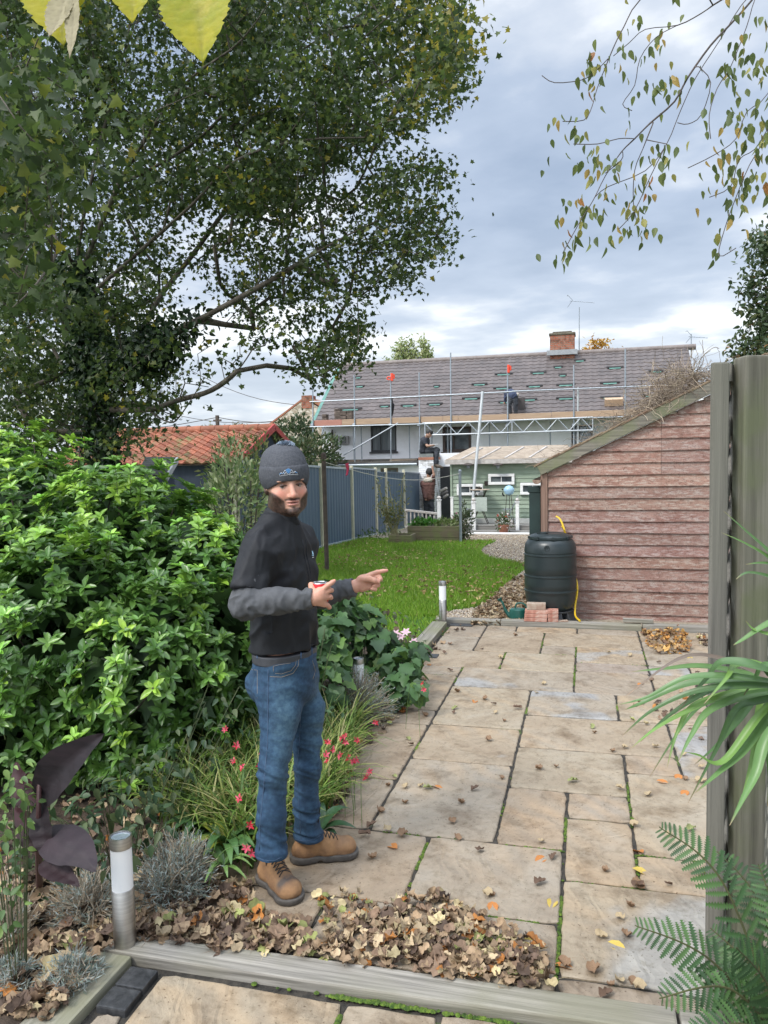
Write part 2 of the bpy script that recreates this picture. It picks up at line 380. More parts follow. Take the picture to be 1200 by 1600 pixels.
# ---------------------------------------------------------------- patio slabs
def slabmat():
    m = bpy.data.materials.new('riven_sandstone'); m.use_nodes = True; t = m.node_tree; t.nodes.clear(); N = t.nodes.new; L = t.links.new
    out = N('ShaderNodeOutputMaterial'); b = N('ShaderNodeBsdfPrincipled'); L(b.outputs[0], out.inputs[0])
    co = N('ShaderNodeTexCoord'); at = N('ShaderNodeAttribute'); at.attribute_name = 'tint'
    # each slab has its own seed (stored in its own attribute) so that no veins run across joints
    se = N('ShaderNodeAttribute'); se.attribute_name = 'seed'
    ad = N('ShaderNodeVectorMath'); ad.operation = 'ADD'; L(co.outputs['Object'], ad.inputs[0]); L(se.outputs['Color'], ad.inputs[1])
    def noise(sc, d=6, r=.6, di=0.0, v=None, st=(1, 1, 1)):
        mp = N('ShaderNodeMapping'); mp.inputs['Scale'].default_value = st; L(v or ad.outputs[0], mp.inputs[0])
        n = N('ShaderNodeTexNoise'); n.inputs['Scale'].default_value = sc; n.inputs['Detail'].default_value = d; n.inputs['Roughness'].default_value = r; n.inputs['Distortion'].default_value = di
        L(mp.outputs[0], n.inputs[0]); return n.outputs[0]
    def mul(a, c, f=1.0):
        x = N('ShaderNodeMix'); x.data_type = 'RGBA'; x.blend_type = 'MULTIPLY'; x.inputs[0].default_value = f; L(a, x.inputs[6]); L(c, x.inputs[7]); return x.outputs[2]
    def mixc(f, a, c):
        x = N('ShaderNodeMix'); x.data_type = 'RGBA'
        if isinstance(f, float): x.inputs[0].default_value = f
        else: L(f, x.inputs[0])
        for s_, q in ((6, a), (7, c)):
            if isinstance(q, tuple): x.inputs[s_].default_value = (*q, 1)
            else: L(q, x.inputs[s_])
        return x.outputs[2]
    def mth(op, a, b_, c_=None):
        n = N('ShaderNodeMath'); n.operation = op
        for i, q in enumerate((a, b_, c_)):
            if q is None: continue
            if isinstance(q, (int, float)): n.inputs[i].default_value = q
            else: L(q, n.inputs[i])
        return n.outputs[0]
    base = ramp(t, noise(2.2, 7, .62, 1.2), [(.3, (.225, .180, .132)), (.5, (.275, .230, .174)), (.7, (.300, .262, .212))])
    # sedimentary bands in warm ochre
    band = N('ShaderNodeTexWave'); band.wave_type = 'BANDS'; band.bands_direction = 'DIAGONAL'; band.inputs['Scale'].default_value = 3.0; band.inputs['Distortion'].default_value = 9; band.inputs['Detail'].default_value = 3; band.inputs['Detail Scale'].default_value = 0.7
    L(ad.outputs[0], band.inputs[0])
    bsel = ramp(t, noise(0.9, 2), [(.48, (0, 0, 0)), (.6, (1, 1, 1))])
    base = mixc(mth('MULTIPLY', mth('MULTIPLY', band.outputs['Fac'], bsel), .45), base, (.38, .28, .18))
    # blue grey zones
    gsel = mth('SUBTRACT', at.outputs['Alpha'], noise(1.35, 3, .5, .6)); gs = ramp(t, gsel, [(.0, (0, 0, 0)), (.05, (.8, .8, .8))])
    grey = ramp(t, noise(6, 6), [(.3, (.215, .218, .222)), (.7, (.31, .31, .305))])
    base = mixc(gs, base, grey)
    # dirt and algae
    base = mul(base, ramp(t, noise(5, 8, .7), [(.32, (.58, .53, .47)), (.5, (1, 1, 1))]))
    base = mul(base, ramp(t, noise(22, 6, .7), [(.36, (.80, .78, .74)), (.46, (1, 1, 1)), (.66, (1.06, 1.05, 1.04))]))
    spk = ramp(t, noise(90, 2, .5), [(.28, (.45, .40, .34)), (.34, (1, 1, 1))]); base = mul(base, spk)
    base = mul(base, at.outputs['Color'])
    L(base, b.inputs['Base Color']); b.inputs['Roughness'].default_value = .72
    rr = ramp(t, noise(4, 5), [(.35, (.55, .55, .55)), (.65, (.85, .85, .85))]); L(rr, b.inputs['Roughness'])
    h1 = noise(3.2, 8, .6, .5); h2 = noise(30, 5, .6)
    cr = N('ShaderNodeTexWave'); cr.inputs['Scale'].default_value = 1.3; cr.inputs['Distortion'].default_value = 14; cr.inputs['Detail'].default_value = 4; cr.inputs['Detail Scale'].default_value = .8; L(ad.outputs[0], cr.inputs[0])
    hs = mth('ADD', mth('MULTIPLY', h1, 1.0), mth('ADD', mth('MULTIPLY', h2, .12), mth('MULTIPLY', mth('PINGPONG', mth('MULTIPLY', cr.outputs['Fac'], 4.0), 1.0), .10)))
    bp = N('ShaderNodeBump'); bp.inputs['Distance'].default_value = .026; L(hs, bp.inputs['Height']); L(bp.outputs[0], b.inputs['Normal'])
    return m
m_slab = slabmat()
BUFF = [(1, 1, 1), (1.04, .99, .92), (.95, .93, .92), (1.06, 1.04, .98), (.90, .89, .88), (.98, .92, .86)]
def slabs(name, rects, ztop, seed):
    rg = np.random.default_rng(seed); V = []; F = []; T = []; S = []
    for r in rects:
        x0, x1, y0, y1 = r[:4]; grey = r[4] if len(r) > 4 else (0.0 if rg.uniform() < .75 else rg.uniform(.36, .5)); tn = BUFF[rg.integers(len(BUFF))] if len(r) < 6 else r[5]
        g = .007; x0 += g; x1 -= g; y0 += g; y1 -= g
        zt = ztop+rg.uniform(-.0015, .0015); tx, ty = rg.uniform(-.0015, .0015, 2)
        # outline with nibbled edges
        pts = []; c = .010
        def edge(a, b, n):
            for i in range(n):
                q = i/n; pts.append((a[0]+(b[0]-a[0])*q+rg.uniform(-.0028, .0028), a[1]+(b[1]-a[1])*q+rg.uniform(-.0028, .0028)))
        nx = max(3, int((x1-x0)/.035)); ny = max(3, int((y1-y0)/.035))
        edge((x0+c, y0), (x1-c, y0), nx); edge((x1, y0+c), (x1, y1-c), ny); edge((x1-c, y1), (x0+c, y1), nx); edge((x0, y1-c), (x0, y0+c), ny)
        cx, cy = (x0+x1)/2, (y0+y1)/2; n = len(pts); b = len(V); sd = rg.uniform(0, 50, 3)
        for k, (ins, dz) in enumerate([(0, -.05), (0, -.006), (.004, -.0015), (.011, 0)]):
            for (x, y) in pts:
                sx = 1-ins/(x1-x0)*2; sy = 1-ins/(y1-y0)*2
                V.append((cx+(x-cx)*sx, cy+(y-cy)*sy, zt+dz+tx*(x-cx)+ty*(y-cy)))
        for k in range(3):
            for i in range(n): j = (i+1) % n; F.append((b+k*n+i, b+k*n+j, b+(k+1)*n+j, b+(k+1)*n+i))
        F.append(tuple(b+3*n+i for i in range(n)))
        T += [(*tn, grey)]*(4*n); S += [(*sd, 1)]*(4*n)
    me = bpy.data.meshes.new(name); me.from_pydata(V, [], F); me.update()
    for nm, A in (('tint', T), ('seed', S)):
        a = me.color_attributes.new(nm, 'FLOAT_COLOR', 'POINT'); a.data.foreach_set('color', np.array(A, np.float32).ravel())
    return tag(link_mesh(me, name, m_slab, origin=False), kind='structure')
B0, B1, B2, B3, B4, B5 = BUFF
R = [(-1.75,-.98,2.375,2.74,0,B5), (-1.75,-.69,2.74,3.285,0,B5), (-1.52,-.98,3.285,3.84,0,B2), (-1.5,-.98,3.84,4.70,0,B5), (-1.5,-.98,4.70,4.98,0,B2), (-1.5,-.98,4.98,5.83,0,B1), (-1.5,-.98,5.83,6.08,0,B4),
 (-1.33,-.69,6.08,6.62,0,B1), (-1.35,-.98,6.62,7.14,0,B0), (-1.35,-.98,7.14,7.66,0,B2),
 (-.98,-.10,2.375,2.74,0,B4), (-.69,-.10,2.74,3.285,.36,B0), (-.98,-.40,3.285,4.15,0,B0), (-.98,-.40,4.15,4.73,.40,B1), (-.98,-.40,4.73,5.565,0,B3), (-.98,-.10,5.565,6.08,.44,B0),
 (-.69,-.10,6.08,6.62,0,B3), (-.98,-.40,6.62,7.43,0,B1), (-.98,-.68,7.43,7.66,0,B4), (-.68,-.10,7.43,7.66,0,B1), (-.40,-.10,6.62,6.92,0,B2), (-.40,.46,6.92,7.43,.32,B1),
 (-.40,-.10,3.285,3.88,.30,B5), (-.40,.195,3.88,4.45,0,B3), (-.40,.48,4.45,5.02,0,B1), (-.40,.19,5.02,5.565,.47,B0), (.19,.77,5.02,5.565,.48,B3), (-.10,.46,5.565,6.14,0,B2), (-.10,.46,6.14,6.40,.1,(.92,.9,.95)), (-.10,.46,6.40,6.92,.46,B1),
 (-.10,.195,3.60,3.88,0,B2), (-.10,.195,3.05,3.60,.42,B1), (.195,.79,3.32,4.19,0,B3), (.195,.79,3.05,3.32,.2,B1), (-.10,.50,2.46,3.05,.50,B3), (-.10,.50,2.375,2.46,0,B2), (.50,1.1,2.375,3.05,0,B1),
 (.195,.48,4.19,4.45,0,B5), (.48,.77,4.19,5.02,.5,B0), (.46,.77,5.565,6.14,0,B1), (.46,.77,6.14,6.40,.48,B0), (.77,1.36,5.30,6.40,0,B1), (.46,1.36,6.40,7.20,0,B0), (.46,1.05,7.20,7.43,0,B5), (1.05,1.7,7.20,7.43,0,B2),
 (.77,1.36,4.45,5.30,0,B3), (.79,1.36,3.90,4.45,.4,B0), (.79,1.4,3.05,3.90,0,B2), (-.10,.46,7.43,7.66,.34,B2), (.46,1.1,7.43,7.66,0,B3), (1.1,1.7,7.43,7.66,0,B4), (1.36,2.0,5.3,7.2,0,B1), (1.36,2.0,3.05,5.3,0,B5), (1.1,2.0,2.375,3.05,0,B0)]
slabs('patio_paving', R, 0.0, 5)
slabs('lower_patio_paving', [(-1.385,-.74,1.72,2.195,.40,B3), (-1.48,-.90,1.0,1.71,.0,B1), (-.74,-.44,1.5,2.205,0,B1), (-.44,.15,1.5,2.225,0,B2), (.15,.8,1.4,2.245,0,B0), (-.90,.8,.6,1.5,0,B1), (-1.49,-1.39,1.725,1.985,0,B4)], -.012, 9)
def jointmat():
    m = M('joint_soil', (.018, .016, .013), (.05, .043, .034), 30, .95, .006, 80)
    t = m.node_tree; b = [n for n in t.nodes if n.type == 'BSDF_PRINCIPLED'][0]; src = b.inputs['Base Color'].links[0].from_socket
    co = t.nodes.new('ShaderNodeTexCoord'); n = t.nodes.new('ShaderNodeTexNoise'); n.inputs['Scale'].default_value = 2.6; n.inputs['Detail'].default_value = 4; t.links.new(co.outputs['Object'], n.inputs[0])
    f = ramp(t, n.outputs[0], [(.60, (0, 0, 0)), (.67, (1, 1, 1))]); g = t.nodes.new('ShaderNodeTexNoise'); g.inputs['Scale'].default_value = 70; t.links.new(co.outputs['Object'], g.inputs[0])
    gc = ramp(t, g.outputs[0], [(.35, (.035, .07, .008)), (.65, (.14, .22, .02))])
    x = t.nodes.new('ShaderNodeMix'); x.data_type = 'RGBA'; t.links.new(f, x.inputs[0]); t.links.new(src, x.inputs[6]); t.links.new(gc, x.inputs[7]); t.links.new(x.outputs[2], b.inputs['Base Color'])
    return m
m_joint = jointmat()
mb = MB(); mb.box(-1.50, 2.1, 2.3, 7.70, -.07, -.010); mb.box(-1.60, 2.1, .3, 2.29, -.08, -.024)
tag(mb.build('patio_bedding', m_joint, origin=False), kind='structure')
# moss cushions squeezed out of the joints
m_moss = M('moss', (.035, .07, .008), (.11, .17, .018), 60, .95, .006, 160)
mp = []
def mossline(a, b, dens, w=.009, z=0.0):
    a, b = np.array(a), np.array(b); n = int(np.linalg.norm(b-a)*dens); 
    for i in range(n):
        q = rg.uniform(); p = a+(b-a)*q+rg.normal(0, .0022, 2); k = math.sin(q*9+a[0]*7)+math.sin(q*23+a[1]*5)*.6+rg.normal(0, .4)
        if k > .25: mp.append((p[0], p[1], z-.006, rg.uniform(.5, 1)*w))
for a, b, d in [((-.10,2.4),(-.10,3.6),420), ((-.69,2.74),(-.69,3.28),420), ((.195,3.0),(.195,4.2),260), ((.2,3.32),(.75,3.32),200), ((-.98,2.4),(-.98,2.7),260), ((-.69,2.74),(-.1,2.74),120), ((-.98,3.285),(-.1,3.285),90),
    ((-.98,5.6),(-.98,6.1),200), ((-.69,6.1),(-.69,6.62),260), ((-.40,6.62),(-.40,7.4),260), ((-.10,5.6),(-.10,6.92),220), ((-.1,3.05),(.195,3.05),140), ((-1.33,6.1),(-1.33,7.6),160), ((-1.3,5.83),(-1,5.83),150), ((-.7,6.62),(-.1,6.62),120), ((-.1,6.4),(.46,6.4),80), ((.46,6.4),(.46,7.1),120), ((-.40,3.3),(-.40,4.0),90)]: mossline(a, b, d)
for a, b, d in [((-1.25,2.205),(.2,2.238),560), ((-.74,1.75),(-.74,2.19),260), ((-.44,1.9),(-.44,2.21),300)]: mossline(a, b, d, .012, -.008)
mp = np.array(mp, np.float32)
DOME = (np.array([(1,0,0),(.5,.87,0),(-.5,.87,0),(-1,0,0),(-.5,-.87,0),(.5,-.87,0),(0,0,.75)], np.float32), np.array([(i, (i+1) % 6, 6) for i in range(6)], np.int32))
o = leafobj('moss', scatter(DOME, mp[:, :3], rdir(rg, len(mp))*[1, 1, .1], np.tile([0, 0, 1.], (len(mp), 1)), mp[:, 3], pick(rg, len(mp), [(1, 1, 1), (.6, .7, .5), (1.2, 1.1, .8)])), m_moss, smooth=True)
tag(o, 'bright green moss cushions filling the joints of the patio', 'moss', kind='stuff')
# ---------------------------------------------------------------- timber sleepers and setts
def woodmat(name, c1, c2, axis, green=None, gscale=3.0, rough=.8, grain=1.0):
    st = {'x': (1.6, 60, 60), 'y': (60, 1.6, 60), 'z': (60, 60, 1.6)}[axis]
    st = tuple(s*grain for s in st)
    m = M(name, c1, c2, 1.0, rough, .003, 1.6, stretch=st, detail=10, lo=.36, hi=.64)
    if green:
        t = m.node_tree; b = [n for n in t.nodes if n.type == 'BSDF_PRINCIPLED'][0]; src = b.inputs['Base Color'].links[0].from_socket
        co = t.nodes.new('ShaderNodeTexCoord'); n = t.nodes.new('ShaderNodeTexNoise'); n.inputs['Scale'].default_value = gscale; n.inputs['Detail'].default_value = 7; t.links.new(co.outputs['Object'], n.inputs[0])
        f = ramp(t, n.outputs[0], [(.42, (0, 0, 0)), (.62, (.75, .75, .75))])
        x = t.nodes.new('ShaderNodeMix'); x.data_type = 'RGBA'; t.links.new(f, x.inputs[0]); t.links.new(src, x.inputs[6]); x.inputs[7].default_value = (*green, 1); t.links.new(x.outputs[2], b.inputs['Base Color'])
    return m
m_sleepx = woodmat('weathered_timber_x', (.33, .305, .265), (.14, .13, .11), 'x', (.20, .19, .13), 2.2)
m_sleepy = woodmat('weathered_timber_y', (.29, .27, .23), (.13, .12, .10), 'y', (.19, .19, .11), 2.2)
def sleeper(pts, z0, z1, mat, label, along):
    mb = MB(); mb.prism([(x, y, z0) for x, y in pts], (0, 0, z1-z0)); o = mb.build('timber_sleeper', mat, bevel=.008, seg=2)
    return tag(o, label, 'timber edging', 'timber sleepers edging the patio')
sleeper([(-1.64,2.215), (-1.50,2.215), (-.5,2.238), (.255,2.262), (.255,2.372), (-.1,2.362), (-.9,2.342), (-1.62,2.315)], -.06, .016, m_sleepx, 'long pale weathered timber across the patio in front of the leaf pile', 'x')
sleeper([(.265,2.262), (1.3,2.29), (1.3,2.41), (.265,2.372)], -.06, .014, m_sleepx, 'grey timber continuing the patio edge beneath the fern', 'x')
sleeper([(-1.71,1.0), (-1.53,1.0), (-1.515,2.21), (-1.65,2.21)], -.06, .014, m_sleepy, 'greenish timber running past the black setts towards the camera', 'y')
sleeper([(-1.52,6.1), (-1.37,6.1), (-1.37,7.53), (-1.52,7.53)], -.06, .05, m_sleepy, 'grey timber along the left patio edge below the steel bollard by the lawn', 'y')
sleeper([(-1.52,7.68), (-.86,7.68), (-.86,7.80), (-1.52,7.80)], -.06, .04, m_sleepx, 'short grey timber closing the patio corner at the lawn', 'x')
sleeper([(-.85,7.675), (.5,7.675), (.5,7.80), (-.85,7.80)], -.06, .045, m_sleepx, 'grey timber under the bricks and black water barrel', 'x')
sleeper([(.51,7.675), (2.2,7.675), (2.2,7.80), (.51,7.80)], -.06, .05, m_sleepx, 'timber along the foot of the red boarded shed', 'x')
m_sett = M('black_granite', (.018, .019, .021), (.045, .046, .048), 30, .45, .004, 25, rvar=.1)
for (x0, x1, y0, y1, lb) in ((-1.50,-1.395,2.085,2.18,'black stone sett in the timber corner nearer the steel bollard'), (-1.50,-1.395,1.985,2.08,'black stone sett with a twig on it nearer the camera'), ):
    mb = MB(); mb.box(x0, x1, y0, y1, -.05, .002); tag(mb.build('granite_sett', m_sett, bevel=.006, seg=2), lb, 'stone sett', 'black setts in the timber corner')
mb = MB(); mb.box(-1.36,-1.24,6.30,6.42,-.04,.008); tag(mb.build('granite_sett', m_sett, bevel=.005, seg=2), 'dark sett set in the patio edge beside the broad leaved plant', 'stone sett', 'black setts in the timber corner')
mb = MB(); mb.box(-1.35,-1.12,7.55,7.66,-.04,.010); tag(mb.build('granite_sett', m_sett, bevel=.005, seg=2), 'dark sett beside the foot of the lawn bollard', 'stone sett', 'black setts in the timber corner')
# ---------------------------------------------------------------- bollard lights
m_steel = M('brushed_steel', (.55, .53, .50), (.42, .40, .38), 3, .34, .0006, 40, metal=1.0, stretch=(1, 1, 30))
m_opal = M('opal_plastic', (.90, .90, .90), (.86, .87, .88), 8, .35)
m_lens = M('top_lens', (.55, .62, .70), (.45, .5, .55), 4, .15, metal=.6)
def bollard(p, h, r, label):
    t = thing('bollard_light', label, 'garden light', p, 0, 'steel bollard lights'); x, y, z = p
    mb = MB(); mb.lathe([(r, 0), (r, h*.52), (r*.96, h*.525)], p, 48); mb.build('steel_base', m_steel, t, smooth=True)
    mb = MB(); mb.lathe([(r*.94, h*.52), (r*.94, h*.90)], p, 48); mb.build('opal_shade', m_opal, t, smooth=True)
    mb = MB(); mb.lathe([(r*.96, h*.895), (r*1.01, h*.90), (r*1.01, h-.004), (r*.98, h), (r*.86, h), (r*.84, h-.004)], p, 48, cap=False); mb.build('cap', m_steel, t, smooth=True)
    mb = MB(); mb.lathe([(r*.85, h-.005), (r*.5, h-.004), (.002, h-.003)], p, 48); mb.build('top_disc', m_lens, t, smooth=True)
bollard(Vector((-1.575, 2.262, .014)), .395, .0385, 'frosted steel bollard light on the timber corner beside the dark plant')
bollard(Vector((-1.50, 4.88, .0)), .36, .0385, 'white bollard light rising out of the silvery plant behind the man')
bollard(Vector((-1.425, 7.60, .05)), .395, .0385, 'steel bollard light at the patio corner against the lawn')
# ================================================================ SHED
m_board = M('red_stain_boards', (.20, .10, .078), (.29, .18, .145), 2.2, .85, .004, 8, stretch=(1, 1, 4.5), detail=9, lo=.34, hi=.58, c3=(.36, .285, .25), s3=12.0, lo3=.47, hi3=.64)
def boardgrime():
    t = m_board.node_tree; b = [n for n in t.nodes if n.type == 'BSDF_PRINCIPLED'][0]; src = b.inputs['Base Color'].links[0].from_socket
    co = t.nodes.new('ShaderNodeTexCoord'); n = t.nodes.new('ShaderNodeTexNoise'); n.inputs['Scale'].default_value = 22; n.inputs['Detail'].default_value = 5; n.inputs['Roughness'].default_value = .7; n.inputs['Distortion'].default_value = 3.5; t.links.new(co.outputs['Object'], n.inputs[0])
    f = ramp(t, n.outputs[0], [(.33, (.22, .15, .13)), (.43, (.8, .78, .76)), (.55, (1, 1, 1)), (.68, (1.25, 1.22, 1.2))])
    x = t.nodes.new('ShaderNodeMix'); x.data_type = 'RGBA'; x.blend_type = 'MULTIPLY'; x.inputs[0].default_value = .85; t.links.new(src, x.inputs[6]); t.links.new(f, x.inputs[7]); t.links.new(x.outputs[2], b.inputs['Base Color'])
boardgrime()
SY = 8.30; sx0, sx1 = AY(857, 900, 8.30).x, 2.45
_ra, _rb = AY(845, 741, SY-.06), AY(1102, 618, SY-.06); RSL = (_rb.z-_ra.z)/(_rb.x-_ra.x)
shed = thing('garden_shed', 'red brown weatherboarded shed with a sloping mossy roof edge', 'shed', ((sx0+sx1)/2, SY+1, 0))
rg2 = np.random.default_rng(21)
def roofz(x): return _ra.z+(x-_ra.x)*RSL          # underside line of the gable
mb = MB(); nb = 21; hB = .121
for i in range(nb+4):
    z0 = -.09+i*hB; z1 = z0+hB+.014
    segs = [(sx0, sx1)] if z0 < 1.42 else [(sx0, .72), (.723, sx1)]
    for (a, b) in segs:
        if roofz(b)-.02 < z0: continue
        # clip the board to the roof line
        def cl(x, z): return min(z, roofz(x)-.015)
        tn = rg2.uniform(.82, 1.12); tn = (tn, tn*rg2.uniform(.95, 1.03), tn*rg2.uniform(.93, 1.03))
        xs = sorted(set([a]+[x for x in np.arange(math.ceil(a/.08)*.08, b, .08)]+[b]))
        lo_, hi_ = [], []
        for x in xs:
            zt = cl(x, z1)
            if zt <= z0+.004: continue
            wv = .0018*math.sin(x*7+i*2.1)+rg2.uniform(-.0008, .0008)
            q = (zt-z0)/(z1-z0); lo_.append((x, z0+wv)); hi_.append((x, zt, SY-.004-.018*(1-q)))
        if len(lo_) < 2: continue
        n = len(lo_); vs = [(x, SY-.026, z) for x, z in lo_]+[(x, y, z) for x, z, y in hi_]+[(x, SY+.0, z) for x, z in lo_]
        fs = [(k, k+1, n+k+1, n+k) for k in range(n-1)]+[(2*n+k, 2*n+k+1, k+1, k) for k in range(n-1)]
        fs += [(0, n, 2*n), (n-1, 3*n-1, 2*n-1)]
        mb.add(vs, fs, (*tn, 1))
mb.build('board_wall', m_board, shed)
mb = MB(); mb.prism([(sx0+.01, SY+.004, .0), (sx1, SY+.004, .0), (sx1, SY+.004, 2.5), (2.0, SY+.004, roofz(2.0)-.03), (sx0+.01, SY+.004, roofz(sx0)-.04)], (0, 2.6, 0)); mb.build('inner_walls', M('dark_timber', (.05, .035, .03), rough=.9), shed)
m_grn = woodmat('mossy_timber', (.22, .20, .16), (.11, .10, .08), 'x', (.15, .16, .08), 4.0)
mb = MB(); L0, L1 = Vector((_ra.x, SY-.06, _ra.z)), Vector((2.1, SY-.06, roofz(2.1)))
sl_ = (L1-L0).normalized(); up = Vector((-sl_.z, 0, sl_.x))
mb.obox((L0+L1)/2+up*.045+Vector((0, .0, 0)), (L1-L0)/2, Vector((0, .014, 0)), up*.055); mb.build('bargeboard', m_grn, shed, bevel=.004)
mb = MB(); mb.obox((L0+L1)/2+up*.008+Vector((0, .03, 0)), (L1-L0)/2, Vector((0, .03, 0)), up*.012, (.9, .9, .8)); mb.build('soffit_strip', m_grn, shed)
m_felt = M('mossy_tiles', (.13, .075, .05), (.22, .17, .11), 20, .95, .01, 40, c3=(.12, .14, .05), s3=6)
mb = MB(); k = 0; seg = .24
Lr = (L1-L0).length
while k*seg < Lr:
    a = L0+sl_*(k*seg-.03)+up*(.102); b = L0+sl_*min(Lr, (k+1)*seg+.03)+up*(.112)
    mb.obox((a+b)/2+Vector((0, 1.27, 0)), (b-a)/2, Vector((0, 1.29, 0)), up*.010, (rg2.uniform(.8, 1.2),)*3+(1,)); k += 1
# far slope
a = L1+up*.11; b = a+Vector((1.6, 0, -1.2)); mb.obox((a+b)/2+Vector((0, 1.27, 0)), (b-a)/2, Vector((0, 1.29, 0)), Vector((.006, 0, .009)))
mb.build('roof_tiles', m_felt, shed, bevel=.004)
m_redpost = woodmat('brown_corner_post', (.24, .15, .11), (.12, .07, .05), 'z')
mb = MB(); mb.box(sx0-.075, sx0-.003, SY-.04, SY+.05, .02, roofz(sx0)-.02); mb.build('corner_post', m_redpost, shed, bevel=.004)
m_dkgreen = M('dark_green_paint', (.008, .022, .020), (.014, .034, .030), 4, .6)
mb = MB(); mb.box(sx0-.205, sx0-.085, SY+.10, SY+.14, .02, 1.36); mb.box(sx0-.22, sx0-.083, SY+.092, SY+.148, 1.30, 1.365); mb.build('side_door', m_dkgreen, shed, bevel=.004)
m_rust = M('rusty_gutter', (.16, .09, .06), (.28, .20, .15), 14, .8, .004)
mb = MB(); pr = [(math.cos(a)*.045, math.sin(a)*.045) for a in np.linspace(math.pi, 2*math.pi, 9)]
vs = [(-.52+x, y, 1.44+z) for y in (SY-.07, SY+2.5) for x, z in pr]; mb.add(vs, [(i, i+1, 9+i+1, 9+i) for i in range(8)]+[tuple(range(9))]); mb.build('gutter', m_rust, shed, smooth=True)
# broken slat + weed at the foot
mb = MB(); mb.obox((.47, 7.76, .075), (.14, 0, -.004), (0, .022, 0), (0, 0, .018)); tag(mb.build('timber_offcut', m_sleepx, bevel=.003), 'mossy timber offcut leaning at the foot of the red shed', 'wood offcut')
# dead climber heaped on the roof
m_twig = M('dry_twig', (.30, .25, .19), (.17, .13, .10), 12, .9)
cl_ = MB(); rg3 = np.random.default_rng(8)
for i in range(900):
    x = float(np.clip(rg3.normal(.84, .24), -.35, 1.5)); yy = SY+rg3.uniform(-.06, .75); hgt = .02+.26*math.exp(-((x-.9)/.24)**2)*rg3.uniform(0, 1)
    p = Vector((x, yy, roofz(x)+.12+hgt)); d = Vector((rg3.normal(), rg3.normal()*.6, rg3.normal()*.35)).normalized(); pts = [p]; L = rg3.uniform(.15, .5)
    for k in range(6):
        d = (d+Vector((rg3.normal(), rg3.normal(), rg3.normal()))*.38).normalized(); d.z -= .04; p = p+d*L/6; p.z = max(p.z, roofz(p.x)+.113 if p.y > SY-.07 else roofz(p.x)-.25); pts.append(p)
    c = rg3.uniform(.6, 1.35); cl_.tube(pts, rg3.uniform(.0012, .0032), 3, (c, c*.97, c*.93, 1), cap=False)
for i in range(200):   # thin runners along the slope
    x = rg3.uniform(-.5, 1.2); p = Vector((x, SY-.07+rg3.uniform(0, .2), roofz(x)+.12)); pts = [p]; d = Vector((-.8, rg3.normal()*.3, -.3)).normalized()
    for k in range(5):
        d = (d+Vector((rg3.normal()*.4, rg3.normal()*.3, rg3.normal()*.4))).normalized(); p = p+d*rg3.uniform(.02, .06); p.z = max(p.z, roofz(p.x)+.112); pts.append(p)
    c = rg3.uniform(.5, 1.2); cl_.tube(pts, .0014, 3, (c, c, c, 1), cap=False)
for pl in [[(1.0,1.0,.2),(1.03,1.0,.42),(.99,1,.55),(1.01,1,.66)], [(1.0,1,.3),(.9,1,.42),(.78,1,.5),(.7,1,.47)], [(1.0,1.05,.25),(1.1,1,.45),(1.2,1,.50),(1.25,1,.44)], [(.8,1.0,-.02),(.78,.9,-.14),(.83,.9,-.19),(.87,.9,-.18)], [(.9,1,.25),(.8,1,.4),(.66,1,.45)]]:
    cl_.tube(smoothline([(x, SY-.07+(y-1), roofz(x)+.12+z*.62) for x, y, z in pl]), .0035, 4)
tag(cl_.build('dead_climber', m_twig), 'tangled heap of dead grey climber stems on the shed roof', 'dead climber')
# ---------------------------------------------------------------- water barrel, hose, can, bricks
m_black = M('dark_plastic', (.016, .024, .026), (.022, .031, .033), 3, .36, .001, 60, spec=.5, rvar=.05)

BC = Vector((-.375, 8.03, -.02))
# sizes read against the shed: barrel 0.52 m across
butt = thing('water_butt', 'tall black ribbed plastic rainwater barrel in front of the red shed', 'water butt', BC)
zb, ztop = AY(860, 957, 7.80).z, AY(860, 835, 8.0).z; hb = ztop-zb; bz = Vector((BC.x, BC.y, zb)); rb = .262
prof = [(.10, .0), (rb*.80, .0), (rb*.87, .02), (rb*.93, hb*.09)]
for q in (.10, .30): prof += [(rb*(.955+.03*math.sin(q)), hb*(q+.02))]
def rib(q): return [(rb*1.0, hb*(q-.018)), (rb*1.022, hb*(q-.010)), (rb*1.022, hb*(q+.004)), (rb*.985, hb*(q+.010)), (rb*.985, hb*(q+.026)), (rb*1.0, hb*(q+.032))]
prof = [(.10, 0), (rb*.78, 0), (rb*.84, .012), (rb*.90, hb*.05), (rb*.955, hb*.13), (rb*.985, hb*.20)]+rib(.26)+[(rb*1.005, hb*.35)]+rib(.46)+[(rb*1.005, hb*.58)]+rib(.74)+[(rb*.995, hb*.82), (rb*.96, hb*.88), (rb*.88, hb*.925), (rb*.80, hb*.94), (rb*.76, hb*.945)]
mb = MB(); mb.lathe(prof, bz, 64); mb.build('barrel', m_black, butt, smooth=True)
mb = MB(); z0 = hb*.945; mb.lathe([(rb*.80, z0-.004), (rb*.82, z0), (rb*.82, z0+.022), (rb*.78, z0+.032), (rb*.55, z0+.055), (rb*.50, z0+.050), (.002, z0+.052)], bz, 48)
for a in range(0, 360, 45): mb.obox(bz+Vector((math.cos(rad(a+12))*rb*.82, math.sin(rad(a+12))*rb*.82, z0+.014)), Vector((math.cos(rad(a+12)), math.sin(rad(a+12)), 0))*.012, Vector((-math.sin(rad(a+12)), math.cos(rad(a+12)), 0))*.018, (0, 0, .014))
lid = mb.build('lid', m_black, butt, smooth=True)
m_hole = M('black_hole', (.003, .003, .003), rough=.9)
mb = MB(); mb.lathe([(.055, z0+.049), (.055, z0+.066), (.047, z0+.066), (.045, z0+.056)], bz+Vector((-.075, -.06, 0)), 24, cap=False); mb.build('fill_hole_rim', m_black, lid, smooth=True)
